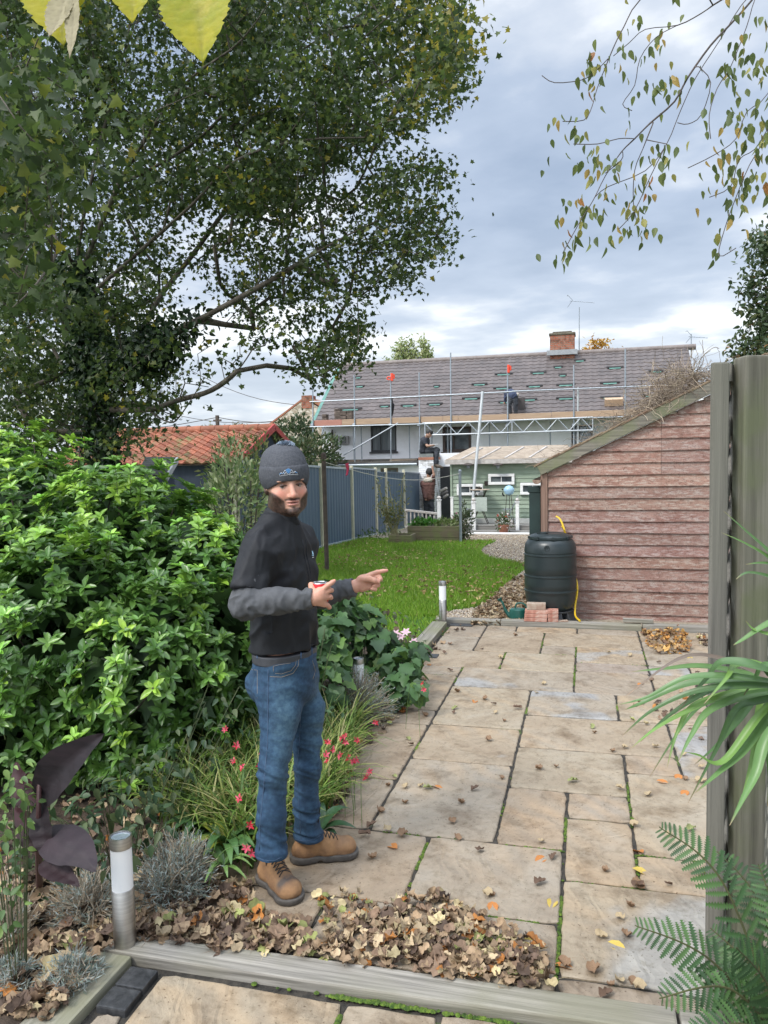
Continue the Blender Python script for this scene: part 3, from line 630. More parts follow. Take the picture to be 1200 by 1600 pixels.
mb = MB(); mb.lathe([(.045, z0+.0585), (.001, z0+.0586)], bz+Vector((-.075, -.06, 0)), 24, cap=False); mb.build('fill_hole', m_hole, lid)
mb = MB(); c = bz+Vector((-.02, -rb*.965, hb*.845)); vs = []; 
for r_, dy in ((.030, 0), (.030, -.010), (.020, -.010), (.018, -.004), (.008, -.004), (.006, -.012), (.0005, -.012)): vs.append((r_, dy))
n = 24; V = [c+Vector((r_*math.cos(2*math.pi*k/n), dy, r_*math.sin(2*math.pi*k/n))) for r_, dy in vs for k in range(n)]
mb.add(V, [(i*n+k, i*n+(k+1) % n, (i+1)*n+(k+1) % n, (i+1)*n+k) for i in range(len(vs)-1) for k in range(n)]); mb.build('moulded_boss', m_black, butt, smooth=True)
m_stand = M('grey_stand', (.03, .032, .036), (.045, .047, .05), 20, .7)
mb = MB()
for a in range(0, 360, 60):
    d = Vector((math.cos(rad(a+40)), math.sin(rad(a+40)), 0)); s_ = Vector((-d.y, d.x, 0)); b0 = Vector((BC.x, BC.y, -.03))
    mb.add([b0+d*.27+s_*.10, b0+d*.27-s_*.10, b0+d*.16-s_*.06, b0+d*.16+s_*.06]+[q+Vector((0, 0, zb+.028)) for q in (b0+d*.21+s_*.085, b0+d*.21-s_*.085, b0+d*.15-s_*.06, b0+d*.15+s_*.06)], [(3,2,1,0),(4,5,6,7),(0,1,5,4),(1,2,6,5),(2,3,7,6),(3,0,4,7)])
mb.lathe([(.05, zb-.022), (.23, zb-.022), (.235, zb-.004), (.05, zb-.004)], (BC.x, BC.y, 0), 40)
mb.build('stand', m_stand, butt, bevel=.003)
m_yel = M('yellow_hose', (.70, .47, .02), (.62, .40, .02), 8, .4)
mb = MB(); P = [AY(900, 905, 8.12), AY(902, 925, 8.06), AY(899, 945, 8.0), AY(899, 962, 7.9), AY(906, 976, 7.72)]
P = [AY(878, 822, 8.22), AY(884, 836, 8.26), AY(886, 870, 8.27)]+P; P[-1].z = .062
mb.tube(smoothline(P, 6), .0095, 8); h_ = mb.build('garden_hose', m_yel, smooth=True); tag(h_, 'yellow hose hanging down behind the black water barrel', 'hose')
mb = MB(); P = [AY(869, 807, 8.22), AY(874, 810, 8.2), AY(878, 817, 8.18), AY(882, 828, 8.16)]; mb.tube(smoothline(P, 4), .010, 8); t_ = tag(mb.build('hose_connector', m_yel, smooth=True), 'yellow hose connector on the shed wall above the barrel lid', 'hose fitting')
mb = MB(); mb.tube([AY(866, 806, 8.24), AY(871, 806, 8.22), AY(875, 811, 8.20)], .018, 8); mb.tube([AY(868, 801, 8.23), AY(864, 808, 8.23)], .006, 6); mb.build('rusty_clip', m_rust, None) if False else None
# watering can
m_green = M('green_plastic', (.012, .075, .060), (.018, .10, .08), 6, .35)
wc = Vector((-.70, 7.93, -.01)); t = thing('watering_can', 'green watering can tucked beside the bricks at the barrel foot', 'watering can', wc)
mb = MB(); n = 28; pr = [(.078, .0), (.086, .006), (.088, .10), (.084, .125), (.07, .135), (.045, .138)]
vs = [wc+Vector((r_*math.cos(2*math.pi*k/n), r_*.8*math.sin(2*math.pi*k/n), z)) for r_, z in pr for k in range(n)]
mb.add(vs, [(i*n+k, i*n+(k+1) % n, (i+1)*n+(k+1) % n, (i+1)*n+k) for i in range(len(pr)-1) for k in range(n)]+[tuple(range(n-1, -1, -1)), tuple((len(pr)-1)*n+k for k in range(n))]); mb.build('body', m_green, t, smooth=True)
mb = MB(); mb.tube(smoothline([wc+Vector(q) for q in ((-.03, 0, .13), (-.01, 0, .185), (.05, 0, .19), (.09, 0, .15), (.098, 0, .09), (.086, 0, .03))], 5), .0085, 8); mb.build('handle', m_green, t, smooth=True)
mb = MB(); mb.tube(smoothline([wc+Vector(q) for q in ((-.07, 0, .04), (-.12, 0, .10), (-.155, -.01, .19), (-.175, -.01, .215))], 4), [.022]*3+[.018]*3+[.012]*4+[.010]*3, 10); sp_ = mb.build('spout', m_green, t, smooth=True)
mb = MB(); mb.tube([wc+Vector((-.172, -.01, .205)), wc+Vector((-.19, -.01, .235))], [.012, .030], 14); mb.build('rose', m_green, sp_, smooth=True)
# bricks
m_brick = M('red_brick', (.33, .14, .10), (.42, .22, .17), 18, .9, .004, 60, c3=(.45, .34, .28), s3=9)
m_mort = M('mortared_brick', (.40, .33, .26), (.30, .20, .15), 14, .95, .008, 30)
def brick(x, y, z, rz, label, mat=m_brick, sx=.215, sy=.10, sz=.038, tn=1.0):
    mb = MB(); c, s = math.cos(rz), math.sin(rz); mb.obox((x, y, z+sz/2), (c*sx/2, s*sx/2, 0), (-s*sy/2, c*sy/2, 0), (0, 0, sz/2), (tn, tn, tn, 1))
    return tag(mb.build('brick', mat, bevel=.004, seg=2), label, 'brick', 'bricks stacked at the foot of the water barrel')
z_ = .047
for k, lb in enumerate(('lowest pink brick in the left stack by the barrel', 'second pink brick from the bottom of the left stack by the barrel', 'third pink brick up, under the mortar crusted one')):
    brick(-.505+.004*k, 7.725+.003*k, z_+k*.039, .02*(k-1), lb, tn=1+.08*k, sz=.036, sx=.225)
brick(-.500, 7.735, z_+3*.039, .05, 'mortar crusted brick lying on top of the left stack', m_mort, sz=.062, sx=.185)
for k, lb in enumerate(('bottom brick of the shorter right stack by the barrel', 'middle brick of the shorter right stack by the barrel', 'top brick of the shorter right stack by the barrel')):
    brick(-.335, 7.735, z_+k*.041, .03*(k-1), lb, sz=.038, sx=.10, tn=.9+.06*k)
brick(-.255, 7.73, .047, .25, 'broken tile flake lying right of the brick stacks', m_mort, sx=.13, sy=.06, sz=.012)
brick(-.12, 7.56, .011, .0, 'dark tile strip lying flat on the patio under the shed', m_sett, sx=.002, sy=.002, sz=.001) if False else None
# ================================================================ FENCE, HOUSE AND WHAT STANDS ROUND THEM
m_fence = M('blue_steel_sheet', (.066, .105, .155), (.082, .122, .175), 1.5, .45, rvar=.05)
m_cream = M('cream_post', (.62, .58, .42), (.52, .49, .36), 8, .6)
FX = -5.86
fence = thing('panel_fence', 'blue corrugated steel panel fence with cream posts down the lawn', 'fence', (FX, 20, gz(20)))
ys = [AX(369, 780, FX).y, AX(428, 780, FX).y]+[AX(px, 780, FX).y for px in (501, 549.5, 587, 603, 631)]+[27.2]
def corr(y0, y1, ztop_off, zlen):
    mb = MB(); n = max(6, int((y1-y0)/.05)); a = []
    for i in range(n+1):
        y = y0+(y1-y0)*i/n; a.append((FX+(.009 if (i//2) % 2 else -.009)*(1 if i % 2 else 1), y))
    vs = [(x, y, gz(y)+.06) for x, y in a]+[(x, y, gz(y)+zlen) for x, y in a]+[(x-.02, y, gz(y)+.06) for x, y in a]+[(x-.02, y, gz(y)+zlen) for x, y in a]; m = n+1
    mb.add(vs, [(i, i+1, m+i+1, m+i) for i in range(n)]+[(2*m+i+1, 2*m+i, 3*m+i, 3*m+i+1) for i in range(n)]); return mb
for i in range(len(ys)-1):
    y0, y1 = ys[i], ys[i+1]
    top = [1.84, 1.84, 1.84, 1.86, 1.78, 1.80, 1.82][min(i, 6)]
    pn = corr(y0+.04, y1-.04, 0, top).build('fence_panel', m_fence, fence)
    for zz in (top+.015, .04): mb = MB(); mb.beam((FX-.005, y0+.04, gz(y0)+zz), (FX-.005, y1-.04, gz(y1)+zz), .06, .045); mb.build('rail', m_fence if i > 3 else M('pale_rail', (.42, .46, .5), (.35, .39, .43), 5, .5), pn)
for y in ys:
    mb = MB(); mb.box(FX-.03, FX+.05, y-.035, y+.035, gz(y)-.1, gz(y)+1.93); mb.build('post', m_cream, fence, bevel=.006)
# ---- brown clothes post, washing line
m_brown = M('brown_iron_post', (.055, .040, .033), (.09, .065, .05), 10, .75, .002)
bp = GG(511, 893); t = thing('clothes_post', 'brown iron clothes post standing in the lawn left of the fence posts', 'clothes post', bp)
mb = MB(); mb.tube([bp+Vector((0, 0, -.05)), bp+Vector((-.01, 0, AY(508, 720, bp.y).z-bp.z))], .038, 12); mb.build('pole', m_brown, t, smooth=True)
mb = MB(); zt = AY(508, 708, bp.y).z; mb.lathe([(.045, zt-.10), (.048, zt-.03), (.035, zt), (.01, zt+.012)], (bp.x-.01, bp.y, 0), 14); mb.build('finial', m_brown, t, smooth=True)
m_galv = M('galvanised', (.34, .37, .40), (.26, .29, .32), 14, .45, metal=.55)
sp_ = GG(720, 848)
mb = MB(); zt = AY(718, 735, sp_.y).z; mb.tube([sp_+Vector((0, 0, -.05)), Vector((sp_.x, sp_.y, zt))], .034, 12); mb.lathe([(.04, zt-.04), (.04, zt), (.02, zt+.02)], (sp_.x, sp_.y, 0), 12)
tag(mb.build('clothes_post', m_galv, smooth=True), 'grey galvanised post at the corner of the raised timber bed', 'clothes post')
m_line = M('washing_line', (.55, .52, .45), (.5, .47, .4), 4, .7)
a, b = Vector((bp.x, bp.y, AY(509, 722, bp.y).z)), Vector((sp_.x, sp_.y, AY(718, 740, sp_.y).z)); pts = [a.lerp(b, q/14)+Vector((0, 0, -.22*math.sin(math.pi*q/14))) for q in range(15)]
mb = MB(); mb.tube(pts, .006, 5); ln = tag(mb.build('washing_line', m_line), 'thin washing line sagging between the brown and grey posts', 'washing line')
m_pink = M('pink_peg', (.65, .05, .12), (.5, .04, .1), 4, .5)
mb = MB(); q = a.lerp(b, .11)
mb.add([q+Vector(v) for v in ((0, 0, .0), (.05, 0, .02), (.06, .01, -.08), (.035, 0, -.19), (.0, .01, -.21), (.015, .02, -.10))], [(0, 1, 2, 5), (5, 2, 3, 4)]); mb.add([q+Vector(v) for v in ((0, .03, .0), (.05, .03, .02), (.06, .03, -.08), (.035, .03, -.19), (.0, .03, -.21), (.015, .04, -.10))], [(5, 2, 1, 0), (4, 3, 2, 5)])
tag(mb.build('pink_cloth', m_pink), 'scrap of bright pink cloth pegged on the washing line', 'cloth')
# ---- planter, raised bed, balustrade
m_bedw = woodmat('bed_timber', (.20, .16, .10), (.11, .09, .055), 'x', (.15, .17, .06), 5)
def trough(name, x0, x1, y0, y1, z0, z1, label, cat, nb, mat):
    t = thing(name, label, cat, ((x0+x1)/2, (y0+y1)/2, z0)); h = (z1-z0)/nb; mb = MB()
    for k in range(nb):
        a, b = z0+k*h+.003, z0+(k+1)*h-.003; mb.box(x0, x1, y0, y0+.04, a, b); mb.box(x0, x0+.04, y0+.042, y1-.042, a, b); mb.box(x1-.04, x1, y0+.042, y1-.042, a, b); mb.box(x0, x1, y1-.04, y1, a, b)
    mb.build('side_boards', mat, t, bevel=.004); mb = MB(); mb.box(x0+.045, x1-.045, y0+.045, y1-.045, z0+.02, z1-.04); mb.build('soil_fill', m_soil, t); return t
pl = GG(600, 852); pr_ = GG(636, 850)
trough('planter', pl.x, pl.x+.56, 17.9, 18.45, gz(18)-.02, AY(600, 836, 17.9).z, 'small wooden planter box holding a thin leggy shrub', 'planter', 2, m_bedw)
rb0, rb1 = AY(637, 850, 18.55), AY(717, 850, 18.55)
trough('raised_bed', rb0.x, rb1.x, 18.55, 19.6, gz(18.6)-.03, AY(637, 822, 18.55).z, 'long raised timber bed of leafy greens beside the grey post', 'raised bed', 3, m_bedw)
mb = MB(); mb.box(rb0.x-.9, rb0.x-.02, 18.9, 19.0, gz(19)-.05, AY(610, 828, 18.9).z); mb.box(rb0.x-.9, rb0.x-.8, 18.2, 18.9, gz(19)-.05, AY(610, 828, 18.9).z-.001)
m_white = M('white_paint', (.78, .78, .76), (.70, .70, .69), 6, .5)
m_rail = M('weathered_white_rail', (.50, .47, .44), (.36, .33, .30), 9, .7)
bal = thing('balustrade', 'low weathered balustrade of turned spindles behind the raised bed', 'balustrade', AY(660, 815, 20.3))
A_, B_ = AY(633, 797, 20.3), AY(688, 803, 20.3); a2, b2 = AY(633, 823, 20.3), AY(688, 824, 20.3)
mb = MB(); mb.beam(A_, B_, .07, .06); mb.beam(a2, b2, .06, .05); mb.build('rails', m_rail, bal, bevel=.004)
for k in range(9):
    q = (k+.5)/9; mb = MB(); lo_ = a2.lerp(b2, q); hi_ = A_.lerp(B_, q); h = hi_.z-lo_.z; mb.lathe([(.018, 0), (.028, h*.2), (.016, h*.4), (.026, h*.7), (.016, h)], lo_, 8); mb.build('spindle', m_rail, bal, smooth=True)
def gatepost(px0, px1, py0, py1, Y, label, ball=True):
    a, b = AY(px0, py1, Y), AY(px1, py0, Y); w = b.x-a.x; c = Vector(((a.x+b.x)/2, Y, a.z)); t = thing('white_post', label, 'post', c, 0, 'white posts round the decking')
    h = b.z-a.z; mb = MB(); mb.box(c.x-w/2, c.x+w/2, Y-w/2, Y+w/2, c.z, c.z+h*.86); mb.box(c.x-w*.7, c.x+w*.7, Y-w*.7, Y+w*.7, c.z+h*.862, c.z+h*.89); mb.build('shaft', m_white, t, bevel=.006)
    if ball: mb = MB(); r = w*.62; mb.lathe([(r*.3, 0), (r*.8, r*.4), (r, r*.9), (r*.8, r*1.4), (r*.2, r*1.75)], (c.x, Y, c.z+h*.89), 14); mb.build('cap', m_rail, t, smooth=True)
gatepost(684, 688.5, 775, 826, 20.3, 'white post with a grey cap at the end of the balustrade')
gatepost(704.5, 708, 772, 812, 22.5, 'slim white post at the left front corner of the green summerhouse', False)
gatepost(738, 743, 778, 830, 22.6, 'white deck post beside the long leaning pole')
gatepost(806, 811, 778, 830, 22.6, 'white deck post between the round table and the red flower pot')
# ---- green summerhouse
m_sage = M('sage_boards', (.235, .30, .225), (.29, .355, .27), 2, .7, .003, 10, stretch=(1, 1, 5))
m_glass = M('dark_glass', (.05, .06, .07), (.12, .14, .15), 2, .08, spec=.8)
hx0, hx1 = AY(705, 760, 23.6).x, AY(905, 760, 23.6).x; hz0, hz1 = -.42, AY(705, 722, 23.6).z
sh = thing('summerhouse', 'sage green boarded summerhouse with three small white windows', 'summerhouse', ((hx0+hx1)/2, 24.5, hz0))
mb = MB(); nb = 15; hB_ = (hz1-hz0)/nb
for k in range(nb):
    z0 = hz0+k*hB_; q = rg2.uniform(.9, 1.1)
    mb.add([(hx0, 23.575, z0), (hx1, 23.575, z0), (hx1, 23.60, z0+hB_+.01), (hx0, 23.60, z0+hB_+.01), (hx0, 23.60, z0), (hx1, 23.60, z0)], [(0, 1, 2, 3), (4, 5, 1, 0), (0, 3, 4), (1, 5, 2)], (q, q, q, 1))
mb.box(hx0, hx1, 23.602, 26.2, hz0, hz1+.05); mb.build('wall', m_sage, sh)
mb = MB(); mb.box(hx0-.02, hx0+.04, 23.55, 23.573, hz0, hz1); mb.build('corner_trim', m_sage, sh)
m_deb = M('littered_roof', (.38, .31, .24), (.26, .21, .16), 6, .95, .02, 20)
mb = MB(); ze, zr = hz1+.03, AY(720, 708, 24.6).z+.05; mb.prism([(hx0-.12, 23.35, ze), (hx1+.1, 23.35, ze), (hx1-.4, 25.2, zr+.1), (hx0+.45, 25.2, zr+.1)], (0, 0, .05)); rf = mb.build('roof', m_deb, sh)
mb = MB()
for px in (722, 752, 790, 828): 
    a = AY(px, 722, 23.40); mb.beam(Vector((a.x-.02, 23.38, ze+.06)), Vector((a.x+.42, 24.9, zr+.10)), .06, .035)
mb.build('roof_battens', m_rail, rf)
mb = MB(); mb.box(hx0-.14, hx1+.1, 23.30, 23.34, ze-.10, ze+.04); mb.build('fascia', m_rail, sh)
for (a0, b0, a1, b1) in ((714, 756, 755, 774), (763, 740, 804, 757.5), (813, 754, 852, 773)):
    p, q = AY(a0, b1, 23.55), AY(a1, b0, 23.55); mb = MB(); w = .085
    mb.box(p.x, q.x, 23.50, 23.56, p.z, p.z+w); mb.box(p.x, q.x, 23.50, 23.56, q.z-w, q.z); mb.box(p.x, p.x+w, 23.50, 23.56, p.z+w, q.z-w); mb.box(q.x-w, q.x, 23.50, 23.56, p.z+w, q.z-w)
    mx_ = (p.x+q.x)/2; mb.box(mx_-.012, mx_+.012, 23.52, 23.545, p.z+w, q.z-w); f = mb.build('window', m_white, sh, bevel=.008)
    mb = MB(); mb.box(p.x+w, q.x-w, 23.555, 23.57, p.z+w, q.z-w); mb.build('pane', m_glass, f)
m_plinth = M('pale_plinth', (.62, .62, .58), (.5, .5, .46), 5, .7)
pz = AY(760, 811, 23.5); pz1 = AY(760, 818, 23.5)
mb = MB(); mb.box(hx0+.3, hx1, 23.48, 23.565, pz1.z, pz.z+.02); mb.build('plinth', m_plinth, sh)
m_deck = woodmat('deck_boards', (.26, .25, .23), (.16, .155, .145), 'x')
dk = thing('decking', 'grey timber decking step below the round bistro table', 'decking', (-3, 23, -.6)); za = AY(735, 822, 22.7).z
mb = MB(); x0, x1 = AY(710, 822, 22.7).x, AY(905, 822, 22.7).x
for k in range(6): mb.box(x0, x1, 22.65+k*.14, 22.65+k*.14+.13, za, za+.03)
mb.box(x0, x1, 22.66, 22.70, gz(22)-.05, za-.003); mb.box(x0+.3, x1, 22.2, 22.55, gz(22)-.03, gz(22)+.05); mb.build('boards', m_deck, dk, bevel=.003)
# wall lamps: dark oval discs
m_dkmetal = M('dark_bronze', (.045, .035, .03), (.07, .055, .045), 8, .5, metal=.4)
def lamp(px, py, lb):
    c = AY(px, py, 23.35); t = thing('wall_lamp', lb, 'wall lamp', c, 0, 'disc shaded lamps on the summerhouse'); r = AY(px+9, py, 23.35).x-c.x
    mb = MB(); mb.lathe([(r*.98, -.01), (r, .0), (r*.7, .045), (r*.2, .07), (.01, .075)], c, 24); mb.build('shade', m_dkmetal, t, smooth=True)
    mb = MB(); mb.lathe([(.04, -.10), (.055, -.06), (.05, -.012)], c, 12); mb.build('lamp_glass', m_galv, t, smooth=True)
    mb = MB(); mb.tube([c+Vector((0, 0, .06)), c+Vector((0, .12, .08)), c+Vector((0, .21, .02))], .012, 6); mb.build('bracket', m_dkmetal, t)
lamp(620+672/6, 660+400/6, 'dark disc lamp on the summerhouse left of the upper window'); lamp(620+948/6, 660+400/6, 'dark disc lamp on the summerhouse right of the upper window')
c = AY(620+836/6, 660+572/6, 23.5); mb = MB(); mb.box(c.x-.05, c.x+.05, 23.50, 23.57, c.z-.07, c.z+.07); mb.box(c.x-.035, c.x-.01, 23.49, 23.499, c.z-.05, c.z-.01); mb.box(c.x+.01, c.x+.035, 23.49, 23.499, c.z-.05, c.z-.01)
tag(mb.build('wall_socket', m_dkmetal, bevel=.004), 'small dark outdoor socket on the green boards above the table', 'socket')
# bistro table
c = AY(620+780/6, 660+630/6, 23.15); zf = za+.03; t = thing('bistro_table', 'round folding bistro table on the decking with a small pot', 'table', (c.x, c.y, zf)); r = .30
mb = MB(); mb.lathe([(r, -.012), (r+.01, 0), (r, .012)], c, 28); mb.build('tabletop', M('pale_table', (.42, .34, .26), (.36, .29, .22), 6, .6), t)
for s in (-1, 1):
    mb = MB(); mb.tube([c+Vector((-.19*s, -.12, -.01)), Vector((c.x+.24*s, c.y-.12, zf))], .012, 6); mb.tube([c+Vector((-.19*s, .12, -.01)), Vector((c.x+.24*s, c.y+.12, zf))], .012, 6); mb.build('leg', m_dkmetal, t)
mb = MB(); mb.lathe([(.05, .012), (.07, .05), (.065, .07)], c+Vector((.0, 0, 0)), 12); tag(mb.build('small_pot', m_dkmetal, smooth=True), 'small dark pot in the middle of the bistro table', 'pot')
for px, lb, s in ((730, 'thin metal folding chair left of the bistro table', 1), (798, 'thin metal folding chair at the right deck post', -1)):
    c = AY(px, 810, 23.1); c.z = zf; t = thing('folding_chair', lb, 'chair', c, 0, 'metal chairs on the decking')
    mb = MB(); 
    for dy in (-.19, .19): mb.tube([c+Vector((-.22*s, dy, .84)), c+Vector((.18*s, dy, .0))], .009, 6); mb.tube([c+Vector((.2*s, dy, .45)), c+Vector((-.2*s, dy, .0))], .009, 6)
    mb.tube([c+Vector((-.22*s, -.19, .84)), c+Vector((-.22*s, .19, .84))], .009, 6); mb.build('frame', m_galv, t)
    mb = MB(); mb.box(c.x-.02 if s > 0 else c.x-.22, c.x+.22 if s > 0 else c.x+.02, c.y-.19, c.y+.19, zf+.44, zf+.455); mb.build('seat', m_galv, t)
m_net = M('pale_mesh', (.42, .47, .42), (.36, .41, .36), 30, .8)
mb = MB(); p, q = AY(740, 777, 22.9), AY(761, 799, 22.9); mb.box(p.x, q.x, 22.9, 22.91, q.z, p.z); tag(mb.build('windbreak_panel', m_net), 'pale translucent panel fixed beside the left deck post', 'panel')
# blue barbecue
c = AY(620+1052/6, 660+640/6, 22.9); gzv = zf; t = thing('barbecue', 'pale blue kettle barbecue on thin legs by the shed corner', 'barbecue', (c.x, c.y, gzv)); r = .16
mb = MB(); mb.lathe([(.02, -.14), (r*.7, -.10), (r, 0), (r*.95, .06), (r*.6, .13), (.02, .16)], c, 24); mb.build('kettle', M('pale_blue_enamel', (.32, .50, .62), (.28, .45, .58), 4, .35), t, smooth=True)
mb = MB(); mb.tube([c+Vector((-r-.02, -.02, -.05)), c+Vector((-r-.03, -.02, -.1)), c+Vector((-r+.02, 0, -.16))], .02, 8); mb.tube([c+Vector((-r-.01, 0, .02)), c+Vector((-r-.05, 0, .05))], .02, 8); mb.build('handle', m_hole, t)
for a in (90, 210, 330): mb = MB(); d = Vector((math.cos(rad(a)), math.sin(rad(a)), 0)); mb.tube([c+d*.07+Vector((0, 0, -.1)), Vector((c.x, c.y, gzv))+d*.16], .010, 6); mb.build('leg', m_dkmetal, t)
# white plank, flower pots
a, b = AY(717, 839, 21.7), AY(820, 838, 21.7); mb = MB(); mb.box(a.x, b.x+.3, 21.65, 21.78, gz(21.7)+.0, gz(21.7)+.05); tag(mb.build('white_gutter_length', m_white, bevel=.01), 'long white plastic board lying across the gravel before the decking', 'board')
m_terra = M('terracotta', (.36, .16, .10), (.28, .12, .08), 8, .85)
def potplant(px, py, Y, label, fcol, seed):
    c = AY(px, py, Y); c.z = gz(Y); t = thing('flower_pot', label, 'flower pot', c); mb = MB(); mb.lathe([(.11, 0), (.15, .22), (.165, .22), (.165, .26), (.14, .26), (.13, .23)], c, 20); mb.build('pot', m_terra, t, smooth=True)
    r_ = np.random.default_rng(seed); n = 240; d = rdir(r_, n, .6); P = np.array(c)+np.array([0, 0, .30])+d*r_.uniform(.05, .26, (n, 1))
    leafobj('foliage', scatter(ELL4, P.astype(np.float32), d+r_.normal(size=(n, 3))*.4, rdir(r_, n, 1), r_.uniform(.06, .12, n), pick(r_, n, [(.05, .10, .03), (.08, .13, .04), (.12, .10, .05)])), leafmat('plain_leaf'), t)
    n = 26; d = rdir(r_, n, .8); P = np.array(c)+np.array([0, 0, .32])+d*.25
    leafobj('flowers', scatter(MAPLE5, P, d, rdir(r_, n, 1), r_.uniform(.05, .08, n), pick(r_, n, fcol)), leafmat('petal', .5, .3), t)
potplant(787, 840, 22.1, 'terracotta pot of red and white flowers at the foot of the deck post', [(.6, .06, .05), (.75, .70, .68)], 4)
potplant(716, 830, 22.3, 'pot of mixed plants at the base of the long leaning pole', [(.45, .2, .25), (.6, .55, .5)], 5)
# long leaning pole and upright alloy tube
m_alloy = M('alloy_pole', (.48, .50, .50), (.40, .42, .43), 6, .4, metal=.3)
mb = MB(); a = AY(735, 824, 22.75); b = AY(754, 612, 23.62); t = thing('leaning_pole', 'long pale alloy pole leaning from the decking up to the scaffold', 'pole', a)
mb.tube([a, b], .045, 10); mb.build('pole', m_alloy, t, smooth=True)
# ================================================================ HOUSE
m_render = M('white_render', (.86, .86, .88), (.80, .80, .82), 1.3, .85, .004, 12, c3=(.64, .64, .64), s3=.5, lo3=.55, hi3=.75)
HY = 30.0; gx0, gx1 = AY(503, 690, HY).x, 3.86; he = 3.05
house = thing('cottage', 'long white rendered cottage with a newly tiled brown grey roof', 'house', ((gx0+gx1)/2, 33, gz(27)))
def wall_holes(name, x0, x1, y, z0, z1, holes, mat, parent, th=.25):
    xs = sorted(set([x0, x1]+[h[0] for h in holes]+[h[1] for h in holes])); zs = sorted(set([z0, z1]+[h[2] for h in holes]+[h[3] for h in holes])); mb = MB()
    for i in range(len(xs)-1):
        for j in range(len(zs)-1):
            cx, cz = (xs[i]+xs[i+1])/2, (zs[j]+zs[j+1])/2
            if any(h[0] < cx < h[1] and h[2] < cz < h[3] for h in holes): continue
            mb.add([(xs[i], y, zs[j]), (xs[i+1], y, zs[j]), (xs[i+1], y, zs[j+1]), (xs[i], y, zs[j+1])], [(0, 1, 2, 3)])
    for h in holes:
        a, b, c, d = h; mb.add([(a, y, c), (b, y, c), (b, y, d), (a, y, d), (a, y+th, c), (b, y+th, c), (b, y+th, d), (a, y+th, d)], [(0, 4, 5, 1), (1, 5, 6, 2), (2, 6, 7, 3), (3, 7, 4, 0)])
    return mb
def hole(a, b, c, d, Y): p, q = AY(a, d, Y), AY(b, c, Y); return (p.x, q.x, p.z, q.z)
H1 = hole(580, 619, 664, 706, HY); H2 = hole(692, 736, 666, 706, HY); H3 = hole(893, 926, 664, 712, HY)
mb = wall_holes('w', gx0, gx1, HY, gz(27)-.1, he+.35, [H1, H2, H3], m_render, None)
mb.box(gx0, gx0+.25, HY+.002, 37, gz(27)-.1, he+.2); mb.box(gx1-.25, gx1, HY+.002, 37, gz(27)-.1, he+.2); mb.box(gx0+.25, gx1-.25, 36.8, 37, gz(27)-.1, he+.2); mb.build('wall', m_render, house)
m_wframe = M('brown_frame', (.055, .035, .028), (.08, .055, .045), 5, .6); m_dkframe = M('dark_frame', (.03, .032, .035), (.05, .05, .055), 5, .5)
m_blind = M('vertical_blind', (.20, .22, .23), (.10, .115, .12), 3, .6, stretch=(4, 1, .2)); m_ply = M('brown_board', (.22, .17, .12), (.15, .12, .09), 3, .7)
for (h, fm, pm, fr) in ((H1, m_dkframe, m_blind, .06), (H2, m_wframe, m_glass, .10), (H3, m_dkframe, m_glass, .06)):
    a, b, c, d = h; mb = MB(); y0, y1 = HY-.02, HY+.10; mb.box(a, b, y0, y1, c, c+fr); mb.box(a, b, y0, y1, d-fr, d); mb.box(a, a+fr, y0, y1, c+fr, d-fr); mb.box(b-fr, b, y0, y1, c+fr, d-fr)
    mb.box(a+(b-a)*.36, a+(b-a)*.36+fr*.5, y0+.02, y1, c+fr, d-fr); f = mb.build('window', fm, house, bevel=.006); mb = MB(); mb.box(a+fr, b-fr, HY+.06, HY+.08, c+fr, d-fr); mb.build('pane', pm, f)
    mb = MB(); mb.box(a-.06, b+.06, HY-.08, HY-.002, c-.07, c-.003); mb.build('sill', fm, f)
# roof with interlocking tiles
m_tile = M('new_roof_tiles', (.085, .070, .066), (.118, .098, .093), 1.6, .55, .002, 30, rvar=.1, spec=.45)
eL = AY(510, 657, 29.55); rL = AY(540, 572, 33.4); rR = AY(1077, 541, 33.4); ez = 3.16; rz_ = (rL.z+rR.z)/2; EYr, RYr = 29.6, 33.4
def rx(v): return (gx0-.25+.15*v, gx1+.0-.25*v)      # left and right verge as the slope climbs
def tiles(mb, xa, xb, courses, ya, za_, yb, zb_, tw=.30):
    nS = 6; nx = int((xb-xa)/tw*nS); sl = Vector((0, yb-ya, zb_-za_)); L = sl.length; sd = sl/L; nm = Vector((0, -sd.z, sd.y)); rgt = np.random.default_rng(77)
    for c in range(courses):
        v0, v1 = c/courses*L, (c+1)/courses*L+.05; V = []; n = nx+1; T = []
        for (v, off) in ((v0, -.006), (v0, .024), (v1, .004)):
            for i in range(n):
                ph = (i % nS)/nS; w = .026*math.exp(-((ph-.25)/.2)**2); p = Vector((xa+i*tw/nS, ya, za_))+sd*v+nm*(off+(w if off > 0 else 0)); V.append(p)
        tt = [rgt.uniform(.88, 1.12) for _ in range(n//nS+2)]
        mb.v, b = mb.v, len(mb.v)
        for k in range(3):
            for i in range(n): q = tt[i//nS]; mb.v.append(tuple(V[k*n+i])); mb.t.append((q, q, q, 1))
        for k in range(2):
            for i in range(n-1): mb.f.append((b+k*n+i, b+k*n+i+1, b+(k+1)*n+i+1, b+(k+1)*n+i))
mb = MB(); tiles(mb, gx0-.18, gx1+.05, 17, EYr, ez, RYr, rz_); roof = mb.build('roof', m_tile, house, smooth=True)
mb = MB(); mb.add([(gx0-.2, EYr, ez-.03), (gx1+.05, EYr, ez-.03), (gx1+.05, RYr, rz_-.02), (gx0-.2, RYr, rz_-.02), (gx0-.2, RYr+3.8, ez-.03), (gx1+.05, RYr+3.8, ez-.03)], [(0, 1, 2, 3), (3, 2, 5, 4)]); mb.build('roof_deck', m_ply, roof)
